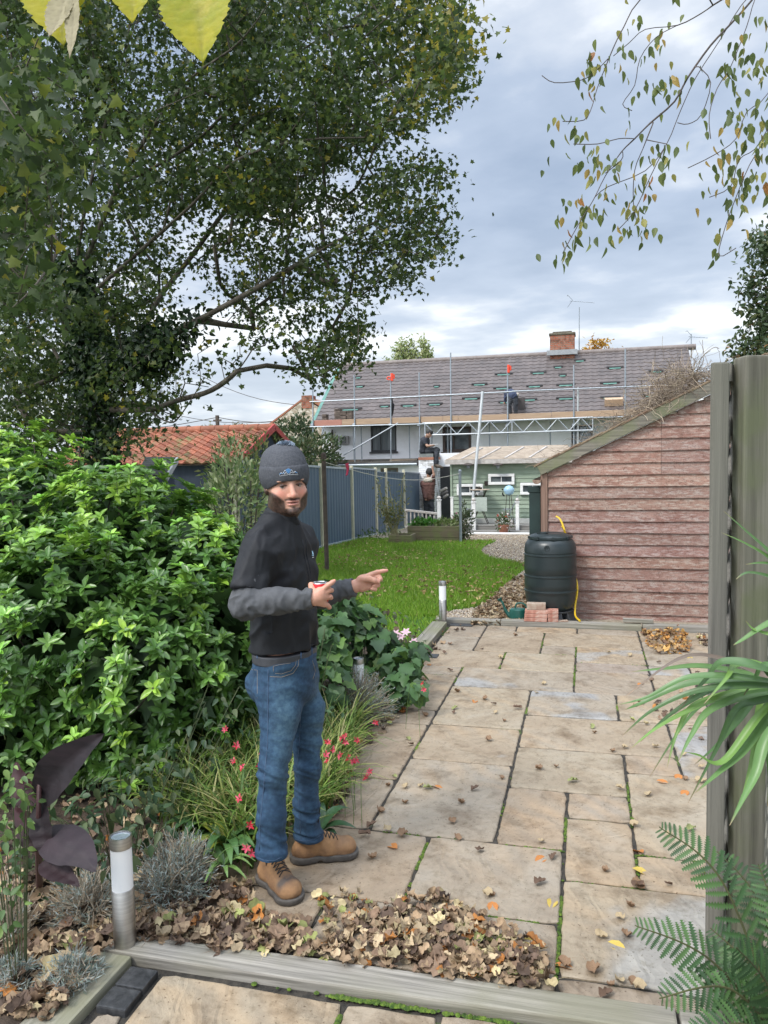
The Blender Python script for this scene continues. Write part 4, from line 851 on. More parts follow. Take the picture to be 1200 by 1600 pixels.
mb = MB(); mb.add([(gx0, HY+.01, ez-.05), (gx0, RYr+3.4, ez-.05), (gx0, RYr, rz_-.1)], [(0, 1, 2)]); mb.add([(gx1-.01, HY+.01, ez-.05), (gx1-.01, RYr+3.4, ez-.05), (gx1-.01, RYr, rz_-.1)], [(0, 1, 2)]); mb.build('gable', m_render, house)
m_ridge = M('ridge_tiles', (.19, .16, .145), (.15, .12, .11), 3, .6)
mb = MB(); x = gx0-.2
while x < gx1: mb.tube([(x, RYr, rz_+.0), (x+.44, RYr, rz_+.0)], [.115, .12], 10, (rg2.uniform(.9, 1.1),)*3+(1,)); x += .44
mb.build('ridge', m_ridge, roof, smooth=True)
m_mem = M('green_membrane', (.11, .24, .20), (.08, .19, .16), 6, .7)
mb = MB(); mb.beam(Vector((gx0-.24, EYr-.02, ez-.01)), Vector((gx0-.24, RYr, rz_+.01)), .14, .05); mb.build('verge_membrane', m_mem, roof)
sdv = Vector((0, RYr-EYr, rz_-ez)); sdn = sdv.normalized(); nmv = Vector((0, -sdn.z, sdn.y))
def onroof(px, py):
    d = ray(px, py); o_ = Vector((0, EYr, ez)); tt_ = (o_-E0).dot(nmv)/d.dot(nmv); return E0+d*tt_
gaps = [(560,592,.3),(562,606,.45),(601,637,.5),(638,636,.7),(679,634,.7),(682,606,.3),(749,603,.7),(736,625,.8),(787,587,.8),(785,609,.8),(788,631,.5),(828,627,.6),(835,606,.7),(841,585,.7),(872,576,.4),(879,589,.35),(884,604,.8),(884,625,.8),(906,566,.5),(961,577,.7),(953,601,.8),(954,624,.8),(1025,583,.6),(1015,621,.5),(547,642,1.1)]
for px, py, w in gaps:
    mb = MB(); md = MB(); p = onroof(px, py)+nmv*.045; mb.obox(p, (w*.5*.62, 0, 0), sdn*.035, nmv*.010); md.obox(p+sdn*.085+nmv*.012, (w*.46, 0, 0), sdn*.048, nmv*.012)
    g_ = mb.build('membrane_gap', m_mem, roof); md.build('dark_gap_strip', M('dark_tile_gap', (.02, .018, .018), rough=.8), g_)  # near-black strip: the dark of the tile gap put into the colour
# chimney
cL, cR = AY(860, 553, 33.4), AY(898, 553, 33.4); ct = AY(880, 521, 33.4).z; mch = M('chimney_brick', (.30, .10, .05), (.40, .17, .09), 9, .9, .01, 30, c3=(.16, .12, .08), s3=4)
def brickwall(name, base, c_a, c_b, bw=.22, bh=.075, mortar=(.3, .28, .25)):
    m = bpy.data.materials.new(name); m.use_nodes = True; t = m.node_tree; b = t.nodes['Principled BSDF']; co = t.nodes.new('ShaderNodeTexCoord'); mp = t.nodes.new('ShaderNodeMapping'); mp.inputs['Rotation'].default_value = (math.pi/2, 0, 0)
    t.links.new(co.outputs['Object'], mp.inputs[0]); br = t.nodes.new('ShaderNodeTexBrick'); t.links.new(mp.outputs[0], br.inputs[0]); br.inputs['Color1'].default_value = (*c_a, 1); br.inputs['Color2'].default_value = (*c_b, 1); br.inputs['Mortar'].default_value = (*mortar, 1)
    br.inputs['Scale'].default_value = 1; br.inputs['Brick Width'].default_value = bw; br.inputs['Row Height'].default_value = bh; br.inputs['Mortar Size'].default_value = .009
    n = t.nodes.new('ShaderNodeTexNoise'); n.inputs['Scale'].default_value = 5; n.inputs['Detail'].default_value = 6; t.links.new(co.outputs['Object'], n.inputs[0]); f = ramp(t, n.outputs[0], [(.35, (.45, .42, .38)), (.55, (1, 1, 1))])
    x = t.nodes.new('ShaderNodeMix'); x.data_type = 'RGBA'; x.blend_type = 'MULTIPLY'; x.inputs[0].default_value = 1; t.links.new(br.outputs[0], x.inputs[6]); t.links.new(f, x.inputs[7]); t.links.new(x.outputs[2], b.inputs['Base Color']); b.inputs['Roughness'].default_value = .9
    bp = t.nodes.new('ShaderNodeBump'); bp.inputs['Distance'].default_value = .01; bp.invert = True; t.links.new(br.outputs['Fac'], bp.inputs['Height']); t.links.new(bp.outputs[0], b.inputs['Normal']); return m
m_chim = brickwall('chimney_bricks', None, (.36, .10, .05), (.30, .13, .08), mortar=(.25, .20, .16))
mb = MB(); mb.box(cL.x, cR.x, 33.0, 33.8, rz_-.4, ct-.13); ch = mb.build('chimney', m_chim, roof)
mb = MB(); mb.box(cL.x-.04, cR.x+.04, 32.96, 33.84, ct-.128, ct-.02); mb.box(cL.x+.1, cR.x-.1, 33.1, 33.7, ct-.018, ct+.05); mb.build('chimney_cap', M('mossy_cap', (.14, .13, .09), (.09, .07, .05), 9, .95, .02, 20), ch, bevel=.03)
mb = MB(); mb.box(cL.x-.12, cR.x+.12, 32.85, 33.0, rz_-.10, rz_+.10); mb.build('lead_flashing', M('lead', (.30, .31, .32), (.24, .25, .26), 6, .5), ch)
# aerials
def aerial(px, y0, y1, Y, els, boom, label, tilt=0.0):
    a, b = AY(px, y0, Y), AY(px, y1, Y); t = thing('tv_aerial', label, 'aerial', a); mb = MB(); mb.tube([a, b], .022, 6); mb.build('mast', m_galv, t)
    p, q = AY(px+boom[0], y1+boom[2], Y), AY(px+boom[1], y1+boom[3], Y); mb = MB(); mb.tube([p, q], .014, 5)
    for k in range(els): c = p.lerp(q, (k+.5)/els); mb.tube([c+Vector((.02, -.22, -.05)), c+Vector((-.02, .22, .05))], .009, 4)
    for s in (-1, 1): mb.tube([p+Vector((.12, 0, .02)), p+Vector((-.08, -.15*s, .22*s))], .01, 4); mb.tube([p+Vector((-.08, -.15*s, .22*s)), p+Vector((-.10, .15, .22*s))], .008, 4)
    mb.build('antenna', m_galv, t)
aerial(905, 552, 480, 33.5, 9, (-15, 24, -10, -7), 'tall television aerial on a mast right of the chimney')
aerial(1080, 560, 522, 33.6, 4, (-4, 26, 4, 6), 'small television aerial at the far right roof end')
# lower front range with flat roof
FYr = 28.4; fx0, fx1 = AY(545, 745, FYr).x-2.8, AY(657, 745, FYr).x
fr_ = thing('flat_roofed_extension', 'low white flat roofed extension along the front of the cottage', 'extension', ((fx0+fx1)/2, 29, gz(27)))
ft = AY(600, 727, FYr).z; D1 = hole(558, 576, 732, 760, FYr); D2 = hole(596, 622, 731, 790, FYr)
D1 = (AY(515, 740, FYr).x, AY(576, 740, FYr).x, AY(576, 752, FYr).z, AY(576, 732, FYr).z)
mb = wall_holes('w', fx0, fx1, FYr, gz(27)-.1, ft, [D1, D2], m_render, None); mb.box(fx0, fx1, FYr+.25, FYr+.3, gz(27), ft); mb.build('wall', m_render, fr_)
m_maroon = M('maroon_frame', (.12, .018, .025), (.15, .03, .035), 4, .5)
for h, fm in ((D1, m_maroon), (D2, m_ply)):
    a, b, c, d = h; mb = MB(); f_ = .07; mb.box(a, b, FYr-.01, FYr+.08, d-f_, d); mb.box(a, a+f_, FYr-.01, FYr+.08, c, d-f_); mb.box(b-f_, b, FYr-.01, FYr+.08, c, d-f_); fw = mb.build('window', fm, fr_)
    mb = MB(); mb.box(a+f_, b-f_, FYr+.04, FYr+.06, c, d-f_); mb.build('pane', m_blind if h is D2 else m_glass, fw)
m_feltr = M('weathered_felt', (.10, .095, .085), (.055, .05, .045), 3, .9, .01, 12)
zt_ = AY(600, 711, FYr).z
mb = MB(); mb.box(fx0-.1, fx1-.02, FYr-.30, HY-.012, ft+.05, ft+.14); mb.build('roof', m_feltr, fr_, bevel=.01)
mb = MB(); mb.tube([(fx0-.1, FYr-.36, ft+.02), (fx1-.05, FYr-.36, ft+.02)], .055, 10); mb.build('gutter', m_galv, fr_, smooth=True)
mb = MB(); mb.box(fx0-.1, fx1-.02, FYr-.29, FYr-.004, ft-.03, ft+.045); mb.build('fascia', m_dkframe, fr_)
mb = MB(); mb.box(gx0+.02, AY(700, 700, HY).x-1.2, HY-.35, HY-.005, ft+.142, ft+.24); mb.build('upstand', m_feltr, fr_)
# stray boards and pipe on the flat roof
for (xa, xb, lb) in ((AY(520, 700, 29).x, AY(562, 700, 29).x, 'long scrap board on the flat roof below the boiler flue'), (AY(610, 700, 29).x, AY(652, 700, 29).x, 'scrap board on the flat roof below the blinds')):
    mb = MB(); mb.obox(((xa+xb)/2, 28.9, ft+.19), ((xb-xa)/2, .05, .01), (-.01, .08, 0), (0, 0, .03)); tag(mb.build('scrap_board', m_ply), lb, 'scrap board')
c = AY(538, 688, HY); mb = MB(); mb.box(c.x-.22, c.x+.22, HY-.14, HY-.004, c.z-.17, c.z+.17); t = thing('flue_box', 'boxy grey wall vent on the upper left wall', 'wall vent', (c.x, HY-.1, c.z-.17)); mb.build('casing', M('vent_plastic', (.36, .35, .33), (.3, .29, .28), 5, .6), t, bevel=.02)
mb = MB()
for k in range(4): r_ = .12-.03*k; mb.box(c.x-r_, c.x+r_, HY-.15-.006*k, HY-.142-.006*k, c.z-r_, c.z+r_, ((.35, .35, .35) if k % 2 == 0 else (1, 1, 1))+(1,))
mb.build('grille', M('vent_grille', (.3, .3, .3), (.2, .2, .2), 5, .6), t)
mb = MB(); mb.tube(smoothline([AY(519, 671, HY-.08), AY(520, 690, HY-.08), AY(520, 712, HY-.08)]), .035, 8); mb.tube(smoothline([AY(519, 674, HY-.1), AY(517, 684, HY-.1), AY(521, 693, HY-.1), AY(530, 700, HY-.1)]), .05, 6)
tag(mb.build('drain_pipe', m_dkmetal, smooth=True), 'dark twisted drain pipe at the left end of the upper wall', 'pipe')
# pillar
p0, p1 = AY(655.5, 800, 27.0), AY(677, 714, 27.0); t = thing('brick_pillar', 'white painted brick pillar topped with red tiles and grey slabs', 'pillar', ((p0.x+p1.x)/2, 27.3, gz(27)))
m_wbrick = brickwall('painted_bricks', None, (.86, .86, .87), (.80, .80, .82), mortar=(.62, .62, .63))
mb = MB(); mb.box(p0.x, p1.x, 27.0, 28.3, gz(27)-.05, AY(660, 719, 27).z); mb.build('shaft', m_wbrick, t)
mb = MB(); mb.box(p0.x-.01, p1.x+.01, 26.98, 28.3, AY(660, 718.8, 27).z, AY(660, 714.5, 27).z); mb.build('tile_course', m_terra, t)
mb = MB(); mb.box(p0.x+.02, p1.x-.01, 27.0, 28.3, AY(660, 714.4, 27).z, AY(660, 709, 27).z); mb.build('slab_cap', M('grey_slab', (.2, .21, .2), (.14, .15, .15), 6, .9), t)
PTOP = AY(660, 709, 27).z
mb = MB(); h_ = hole(683, 690, 738, 800, 27.6); 
# dark lean-to doorway between pillar and summerhouse
x0_, x1_ = AY(677, 760, 28.0).x, AY(708, 760, 28.0).x
t = thing('back_porch', 'shaded back doorway between the white pillar and the summerhouse', 'porch', ((x0_+x1_)/2, 28.4, gz(27)))
mb = MB(); mb.box(x0_, x1_+.6, 28.35, 28.45, AY(690, 729, 28.3).z, AY(690, 708, 28.3).z); mb.box(x0_, x1_+.6, 28.36, 28.44, gz(27), AY(690, 729, 28.3).z-.001, (.05, .05, .06, 1)); mb.build('wall', m_render, t)  # lower box tinted near black: the doorway's shade is in its colour
mb = MB(); mb.box(x0_+.12, x1_-.1, 28.28, 28.34, gz(27), AY(690, 731, 28.3).z); mb.build('door', m_dkframe, t)
mb = MB(); c = AY(693, 765, 27.6); 
for k in range(3): mb.obox(c+Vector((.04*k, 0, -.12*k)), (.14-.02*k, 0, .06), (0, .08, 0), (-.02, 0, .05), ((.9, .9, .9), (.3, .3, .32), (.6, .6, .62))[k]+(1,))
tag(mb.build('hanging_rags', m_rail, bevel=.03), 'bundle of pale and dark rags beside the back doorway', 'rags')
# ================================================================ SCAFFOLD
SYf = 28.8
sc = thing('scaffolding', 'tube scaffolding with plank lift along the cottage eaves', 'scaffolding', (-4, SYf, gz(27)))
for px, top in ((489, 592), (554, 586), (610.5, 583), (655, 582), (704, 551), (793, 573), (896.5, 570), (977, 545)):
    a = AY(px, 700, SYf); b = AY(px-.5 if px < 600 else px, top, SYf); low = gz(27) if px > 640 else ft+.14
    mb = MB(); mb.tube([(a.x, SYf, low), (b.x, SYf, b.z)], .027, 8); st_ = mb.build('standard', m_galv, sc, smooth=True)
    mb = MB(); mb.box(a.x-.06, a.x+.06, SYf-.06, SYf+.06, AY(px, 664, SYf).z-.05, AY(px, 664, SYf).z+.05); mb.build('coupler', m_galv, st_, bevel=.015)
for px in (553, 565, 640, 675, 700, 765, 860):
    a = AY(px, 700, HY-.35); mb = MB(); mb.tube([(a.x, HY-.35, ft+.2 if px < 660 else gz(27)), (a.x, HY-.35, 2.95)], .024, 8); mb.build('standard', m_galv, sc, smooth=True)
def run(p, q, r=.025, Y=SYf-.05, name='ledger'):
    mb = MB(); mb.tube([AY(*p, Y), AY(*q, Y)], r, 8); return mb.build(name, m_galv, sc, smooth=True)
run((484, 667), (800, 659)); run((484, 628), (800, 612)); run((800, 611.5), (1040, 602)); run((660, 661), (1012, 650)); run((537, 711), (622, 661), name='brace'); run((494, 709), (506, 668), name='brace')
bt = MB()
def lb_(x, y0=SYf-.12): return None
A_, B_, C_, D_ = AY(664, 662, SYf-.12), AY(926, 652, SYf-.12), AY(664, 680, SYf-.12), AY(926, 672, SYf-.12)
bt.tube([A_, B_], .03, 8); bt.tube([C_, D_], .03, 8); n = 15
for k in range(n+1):
    u = k/n; p = A_.lerp(B_, u); q = C_.lerp(D_, u)
    if k in (0, 8, n): bt.tube([p, q], .022, 6)
    if k < n: bt.tube([p if k % 2 == 0 else q, (C_.lerp(D_, (k+1)/n) if k % 2 == 0 else A_.lerp(B_, (k+1)/n))], .02, 6)
bt.build('lattice_beam', M('alloy_bright', (.42, .45, .47), (.36, .38, .41), 5, .4, metal=.4), sc, smooth=True)
bt = MB()
A_, B_, C_, D_ = AY(905, 655, 29.3), AY(1010, 650, 29.3), AY(905, 690, 29.3), AY(1010, 684, 29.3)
bt.tube([A_, B_], .025, 6); bt.tube([C_, D_], .025, 6)
for k in range(6): bt.tube([A_.lerp(B_, k/6), C_.lerp(D_, (k+1)/6)], .02, 6); bt.tube([C_.lerp(D_, k/6), A_.lerp(B_, (k+1)/6)], .02, 6)
bt.build('lattice_beam', m_galv, sc, smooth=True)
m_plank = woodmat('scaffold_plank', (.42, .30, .20), (.30, .20, .13), 'x'); m_plankr = woodmat('red_plank', (.42, .20, .15), (.33, .15, .11), 'x')
zz0 = [(490, 657, 534, 655.5, m_plankr), (534, 655.5, 692, 650, m_plank), (692, 650, 716, 649, m_plank), (716, 649, 862, 644.5, m_plank), (862, 644, 1035, 637, m_plank)]
for k, (xa, ya, xb, yb, mt) in enumerate(zz0):
    a, b = AY(xa, ya, SYf+.04), AY(xb, yb, SYf+.04); mb = MB(); mb.box(a.x+.005, b.x-.005, SYf+.032, SYf+.07, min(a.z, b.z)-.22, min(a.z, b.z)); mb.build('toe_board', mt, sc, bevel=.004)
mb = MB()
for k in range(4): mb.box(AY(490, 665, SYf).x, AY(1035, 640, SYf).x, SYf+.09+k*.23, SYf+.30+k*.23, 3.05, 3.09)
mb.build('platform_boards', m_plank, sc)
# tile stacks on the left lift
for (xa, xb, yt, lb) in ((524, 534, 637, 'taller stack of old roof tiles at the left end of the lift'), (534, 552, 641, 'wide stack of old roof tiles on the left lift'), (505, 512, 646, 'small stack of old tiles at the scaffold corner')):
    a, b = AY(xa, 655, 29.2), AY(xb, yt, 29.2); t = thing('tile_stack', lb, 'tile stack', ((a.x+b.x)/2, 29.2, 3.1), 0, 'stacks of old roof tiles'); n = max(3, int((b.z-3.1)/.05)); x = a.x; w = (b.x-a.x)/max(1, round((b.x-a.x)/.2)); mb = MB()
    while x < b.x-.05:
        for k in range(n): q = rg2.uniform(.5, 1.2); mb.box(x+rg2.uniform(0, .02), x+w-.01, 29.0+rg2.uniform(0, .05), 29.35, 3.1+k*.05, 3.1+k*.05+.04, (q, q, q, 1))
        x += w
    mb.build('tiles', M('old_tile', (.22, .17, .14), (.14, .11, .09), 8, .9), t)
m_orange = M('orange_plastic', (.75, .07, .02), (.62, .05, .02), 5, .5)
for px, py, lb in ((612, 590, 'orange gin wheel bracket on the scaffold pole above the blinds'), (794, 577, 'orange tie block on the scaffold pole above the roofer')):
    c = AY(px, py, SYf-.06); t = thing('orange_clamp', lb, 'clamp', c, 0, 'orange fittings on the scaffold'); mb = MB(); mb.box(c.x-.03, c.x+.06, SYf-.12, SYf-.03, c.z-.13, c.z+.16); mb.box(c.x+.062, c.x+.12, SYf-.10, SYf-.03, c.z-.05, c.z+.12)
    if px < 700: mb.tube(smoothline([c+Vector(v) for v in ((-.03, -.04, .0), (-.12, -.04, .03), (-.17, -.04, -.02), (-.12, -.04, -.08), (-.03, -.04, -.07))]), .025, 6)
    mb.build('block', m_orange, t, bevel=.01)
mb = MB(); p = onroof(816, 628); 
for k in range(7): mb.box(p.x-.13, p.x+.13, p.y-.5+.035*k, p.y-.5+.035*k+.022, 3.12, 3.12+.78)
tag(mb.build('upright_tiles', M('dark_new_tile', (.05, .045, .045), (.07, .06, .06), 4, .6)), 'dark stack of new tiles stood upright beside the roofer', 'tile stack')
mb = MB(); p = onroof(959, 632); mb.obox(p+nmv*.12, (.33, 0, 0), sdn*.02+nmv*.13, sdn*.15-nmv*.05); tag(mb.build('cardboard_box', M('cardboard', (.50, .36, .24), (.42, .30, .2), 4, .8)), 'open tan cardboard box on the roof above the planks', 'box')
mb = MB(); a, b = AY(903, 700, 28.9), AY(903, 605, 28.9); mb.tube([a, b], .035, 8); tag(mb.build('alloy_upright', m_alloy, smooth=True), 'bright alloy tube standing against the right scaffold lift', 'pole')
c = AY(612, 645, 28.9); mb = MB(); mb.tube(smoothline([AY(612, 622, 28.95), AY(613.5, 632, 28.95), AY(612.5, 642, 28.95), AY(611, 650, 28.95)]), [.03]*4+[.07]*6+[.06]*3, 8)
tag(mb.build('hanging_bag', M('black_cloth', (.02, .02, .022), rough=.9), smooth=True), 'dark bag hanging on a scaffold pole over the plank', 'bag')
# ================================================================ NEIGHBOURS
m_flint = M('flint_stone', (.42, .36, .27), (.26, .21, .15), 3.2, .95, .03, 6, c3=(.55, .50, .42), s3=5, lo3=.5, hi3=.58)
nb_ = thing('flint_house', 'rubble stone gable end house beyond the pantiled outhouse', 'house', (-12.5, 35, gz(27)))
P_ = [AY(q[0], q[1], 34) for q in ((420, 668), (472, 627), (482, 627), (500, 650))]
mb = MB(); mb.prism([(P_[0].x-1.2, 34, P_[0].z-.75), (P_[1].x, 34, P_[1].z), (P_[2].x, 34, P_[2].z), (AY(520, 660, 34).x+1.5, 34, AY(520, 660, 34).z-.6), (AY(520, 660, 34).x+1.5, 34, -.8), (P_[0].x-1.2, 34, -.8)], (0, 6, 0)); mb.build('wall', m_flint, nb_)
m_pant = M('old_pantiles', (.34, .125, .07), (.25, .10, .06), 3, .85, .003, 30, c3=(.16, .15, .06), s3=2.2, lo3=.54, hi3=.66)
mb = MB(); a = Vector((P_[2].x+.02, 34, P_[2].z+.02)); b = Vector((AY(520, 660, 34).x+1.6, 34, AY(520, 660, 34).z-.6)); d = (b-a).normalized(); nn = Vector((-d.z, 0, d.x)); mb.obox((a+b)/2+nn*.09+Vector((0, 3, 0)), (b-a)/2, (0, 3.05, 0), nn*.05)
b2_ = Vector((P_[0].x-1.25, 34, P_[0].z-.75)); a2_ = Vector((P_[1].x, 34, P_[1].z+.02)); d = (a2_-b2_).normalized(); nn = Vector((-d.z, 0, d.x)); mb.obox((a2_+b2_)/2+nn*.05+Vector((0, 3, 0)), (a2_-b2_)/2, (0, 3.0, 0), nn*.04); mb.build('roof', m_pant, nb_)
mb = MB(); mb.box(P_[1].x-.02, P_[2].x+.15, 33.98, 34.6, P_[1].z-.35, AY(475, 618, 34).z); mb.build('chimney', m_chim, nb_)
# pantiled outhouse
OYf = 15.4; ox0, ox1 = -12.2, AY(428, 672, 17.2).x
oh = thing('pantiled_outhouse', 'low dark outhouse under a mossy orange pantile roof', 'outhouse', ((ox0+ox1)/2, 16.8, gz(16)))
ezo = AY(300, 724, 15.2).z; rzo = AY(300, 673, 17.2).z; 
m_navy = M('navy_boards', (.018, .030, .052), (.028, .042, .068), 2, .7, stretch=(5, 5, 1))
mb = MB(); mb.box(ox0, ox1-.15, OYf, 18.2, gz(15)-.2, ezo-.03); mb.add([(ox1-.16, OYf, ezo-.05), (ox1-.16, 18.2, ezo-.05), (ox1-.16, 17.2, rzo-.05)], [(0, 1, 2)]); mb.build('wall', m_navy, oh)
def pantiles(mb, xa, xb, courses, ya, za_, yb, zb_, tw=.25, seed=5):
    nS = 8; nx = int((xb-xa)/tw)*nS; sl = Vector((0, yb-ya, zb_-za_)); L = sl.length; sd = sl/L; nm = Vector((0, -sd.z, sd.y)); rgt = np.random.default_rng(seed)
    for c in range(courses):
        v0, v1 = c/courses*L, (c+1)/courses*L+.06; n = nx+1; b = len(mb.v)
        cols = [(rgt.uniform(.7, 1.25), rgt.uniform(-.12, .12)) for _ in range(n//nS+2)]; jt = [rgt.uniform(-.012, .012) for _ in range(n//nS+2)]
        for (v, off) in ((v0, -.01), (v0, .028), (v1, .0)):
            for i in range(n):
                ph = (i % nS)/nS; w = .028*math.sin(2*math.pi*ph+.6); k = i//nS; p = Vector((xa+i*tw/nS, ya, za_))+sd*(v+jt[k])+nm*(off+(w if off > -.005 else w*.3)); q, g = cols[k]
                mb.v.append(tuple(p)); mb.t.append((q, q*(1+g), q*(1+g), 1))
        for k in range(2):
            for i in range(n-1): mb.f.append((b+k*n+i, b+k*n+i+1, b+(k+1)*n+i+1, b+(k+1)*n+i))
mb = MB(); pantiles(mb, ox0-.1, ox1, 11, 15.2, ezo, 17.2, rzo); rf = mb.build('roof', m_pant, oh, smooth=True)
mb = MB(); mb.add([(ox0-.1, 15.22, ezo-.04), (ox1, 15.22, ezo-.04), (ox1, 17.2, rzo-.04), (ox0-.1, 17.2, rzo-.04), (ox0-.1, 18.4, ezo+.3), (ox1, 18.4, ezo+.3)], [(0, 1, 2, 3), (3, 2, 5, 4)]); mb.build('roof_underlay', m_ply, rf)
mb = MB(); x = ox0
while x < ox1-.1: q = rg2.uniform(.8, 1.2); mb.tube([(x, 17.2, rzo+.01), (x+.38, 17.2, rzo+.012)], [.10, .11], 10, (q, q, q, 1)); x += .38
mb.build('ridge', m_pant, rf, smooth=True)
mb = MB(); mb.beam((ox1+.02, 15.15, ezo-.02), (ox1+.02, 17.2, rzo+.03), .05, .16); mb.beam((ox1+.02, 17.2, rzo+.03), (ox1+.02, 18.3, ezo+.36), .05, .13); mb.build('red_verge_board', M('red_board', (.42, .05, .04), (.35, .05, .04), 5, .6), rf)
for px in (361, 366): a = AY(px, 740, 15.3); mb = MB(); mb.box(a.x-.03, a.x+.03, 15.33, 15.39, gz(15), ezo); mb.build('door_post', m_cream, oh)
# small dark roofed store in front of it
t = thing('garden_store', 'small store with a dark slatted roof and pale edge trim', 'store', (-8.3, 13.5, gz(13)))
A1, A2, A3, A4 = AY(212, 745, 12.2), AY(258, 744, 12.2), AY(275, 716, 13.6), AY(228, 716, 13.6); mb = MB()
for k in range(9):
    u0, u1 = k/9, (k+.92)/9; mb.prism([A1.lerp(A4, u0), A2.lerp(A3, u0), A2.lerp(A3, u1), A1.lerp(A4, u1)], (0, 0, .03))
mb.build('roof', M('dark_slats', (.035, .038, .034), (.06, .065, .055), 6, .9), t)
mb = MB(); mb.beam(A2+Vector((.03, 0, -.03)), A3+Vector((.03, 0, -.03)), .04, .11); mb.build('edge_trim', M('pale_trim', (.48, .50, .50), (.4, .42, .42), 6, .6), t)
mb = MB(); mb.prism([(A1.x+.1, A1.y+.1, gz(13)), (A2.x-.05, A2.y+.1, gz(13)), (A3.x-.05, A3.y, gz(13)), (A4.x, A4.y, gz(13))], (0, 0, A1.z-gz(13)-.04)); mb.build('wall', m_navy, t)
# telegraph pole and wires
c = AY(340, 668, 60); t = thing('telegraph_pole', 'thin distant telegraph pole rising behind the pantiled roof', 'telegraph pole', (c.x, 60, -1)); zt = AY(340, 649, 60).z
mb = MB(); mb.tube([(c.x, 60, -1), (c.x, 60, zt)], .17, 8); mb.box(c.x-.35, c.x+.35, 59.9, 60.1, zt-.5, zt-.35); mb.build('pole', m_brown, t)
for k, (pa, pb) in enumerate((((100, 672), (340, 652)), ((340, 652), (480, 649)), ((300, 580), (480, 634)), ((240, 640), (460, 655)))):
    Ya = 60 if k < 2 else 45; a, b = AY(*pa, Ya), AY(*pb, Ya if k else 60); mb = MB(); mb.tube([a.lerp(b, q/10)+Vector((0, 0, -.5*math.sin(math.pi*q/10))) for q in range(11)], .03 if k < 2 else .018, 4)
    tag(mb.build('overhead_wire', m_dkmetal), ['overhead wire running left from the telegraph pole', 'overhead wire running right from the telegraph pole', 'upper overhead wire sloping down to the stone gable', 'low overhead wire behind the pantiled roof'][k], 'wire', 'overhead wires')
# ================================================================ VEGETATION
L_plain = leafmat('plain_leaf'); L_gloss = leafmat('glossy_leaf', .32, .25, .5); L_dry = M('dry_leaf', (1, 1, 1), (.7, .68, .66), 40, .8, transl=.15); L_pet = leafmat('petal', .5, .3)
m_bark = M('bark', (.11, .095, .075), (.055, .045, .035), 7, .95, .02, 16, stretch=(1, 1, .35), c3=(.12, .13, .08), s3=3)
m_bark2 = M('twig_bark', (.085, .065, .055), (.05, .04, .035), 12, .9)
def A3(p): return np.array([p[0], p[1], p[2]], np.float32)
# ---------------------------------------------------------------- big sycamore on the left
rg = np.random.default_rng(101)
def tn(px, py, Y): return A3(AY(px, py, Y))
TR = Tree(5); B = AY(165, 700, 9.6); base = (B.x, 9.6, -.1)
tr_x = B.x
TR.limb([base, (tr_x-.05, 9.6, 1.6), tn(140, 560, 9.6), tn(120, 420, 9.7), tn(150, 250, 9.8), tn(190, 100, 9.9), tn(240, -150, 10)])
TR.limb([tn(140, 600, 9.6), tn(70, 430, 9.2), tn(35, 250, 9.0), tn(20, 100, 8.8), tn(-30, -150, 8.6)])
TR.limb([tn(125, 430, 9.7), tn(185, 290, 9.3), tn(245, 190, 9.0), tn(300, 120, 8.8), tn(380, 60, 8.6), tn(460, -60, 8.4)])
TR.limb([tn(185, 290, 9.3), tn(300, 225, 9.7), tn(400, 130, 10.2), tn(500, 60, 10.8), tn(600, 0, 11.2), tn(680, -60, 11.5)])
TR.limb([tn(130, 470, 9.7), tn(210, 400, 9.4), tn(300, 320, 9.0), tn(370, 250, 8.8), tn(470, 220, 8.8), tn(570, 215, 8.8)])
TR.limb([tn(140, 560, 9.6), tn(215, 560, 9.4), tn(265, 525, 9.3), tn(330, 490, 9.1), tn(420, 440, 8.9), tn(520, 380, 8.9), tn(600, 340, 9)])
TR.limb([tn(150, 640, 9.6), tn(230, 640, 9.3), tn(280, 625, 9.2), tn(330, 610, 9.1), tn(370, 580, 9.0), tn(395, 545, 8.9)])
TR.limb([tn(215, 560, 9.4), tn(240, 480, 9.8), tn(300, 400, 10.3), tn(360, 320, 10.8), tn(420, 260, 11.2), tn(520, 140, 11.6)])
TR.limb([tn(230, 640, 9.3), tn(265, 660, 9.2), tn(285, 645, 9.1), tn(320, 590, 9.0)])
TR.limb([tn(120, 420, 9.7), tn(60, 330, 8.0), tn(40, 260, 6.5), tn(30, 150, 5.5), tn(60, 60, 5.2)])
TR.limb([tn(60, 330, 8.0), tn(90, 380, 6.0), tn(60, 440, 5.0), tn(20, 480, 4.6)])
dense = [(-60,-80),(340,-80),(380,60),(330,200),(300,330),(250,430),(270,520),(250,640),(215,700),(-60,710)]
mid = [(330,-80),(700,-80),(715,20),(722,120),(675,190),(620,215),(560,240),(480,300),(400,330),(330,300),(330,150)]
low = [(330,310),(480,300),(560,270),(640,240),(690,260),(720,330),(690,400),(650,450),(575,480),(560,555),(510,560),(480,600),(400,520),(360,470),(300,430)]
fr = [(-60,60),(120,80),(125,200),(100,330),(85,430),(60,470),(-60,480)]
tg = []; kind = []
def put(poly, n, y0, y1, k):
    for (px, py) in samp(rg, poly, n): tg.append(tn(px, py, rg.uniform(y0, y1))); kind.append(k)
put(dense, 470, 9.3, 12.5, 0); put(dense, 90, 8.0, 9.3, 0); put(mid, 380, 9.2, 13, 1); put(mid, 60, 8, 9.2, 1); put(low, 260, 8.6, 11.0, 2); put(fr, 48, 4.4, 7, 3)
put([(230,560),(330,600),(300,640),(240,650)], 14, 8.8, 9.6, 4); put([(480,540),(545,520),(560,560),(500,600)], 16, 8.6, 9.4, 2); put([(330,520),(440,530),(380,600),(270,600)], 14, 8.8, 9.2, 4)
tg = np.array(tg); kind = np.array(kind)
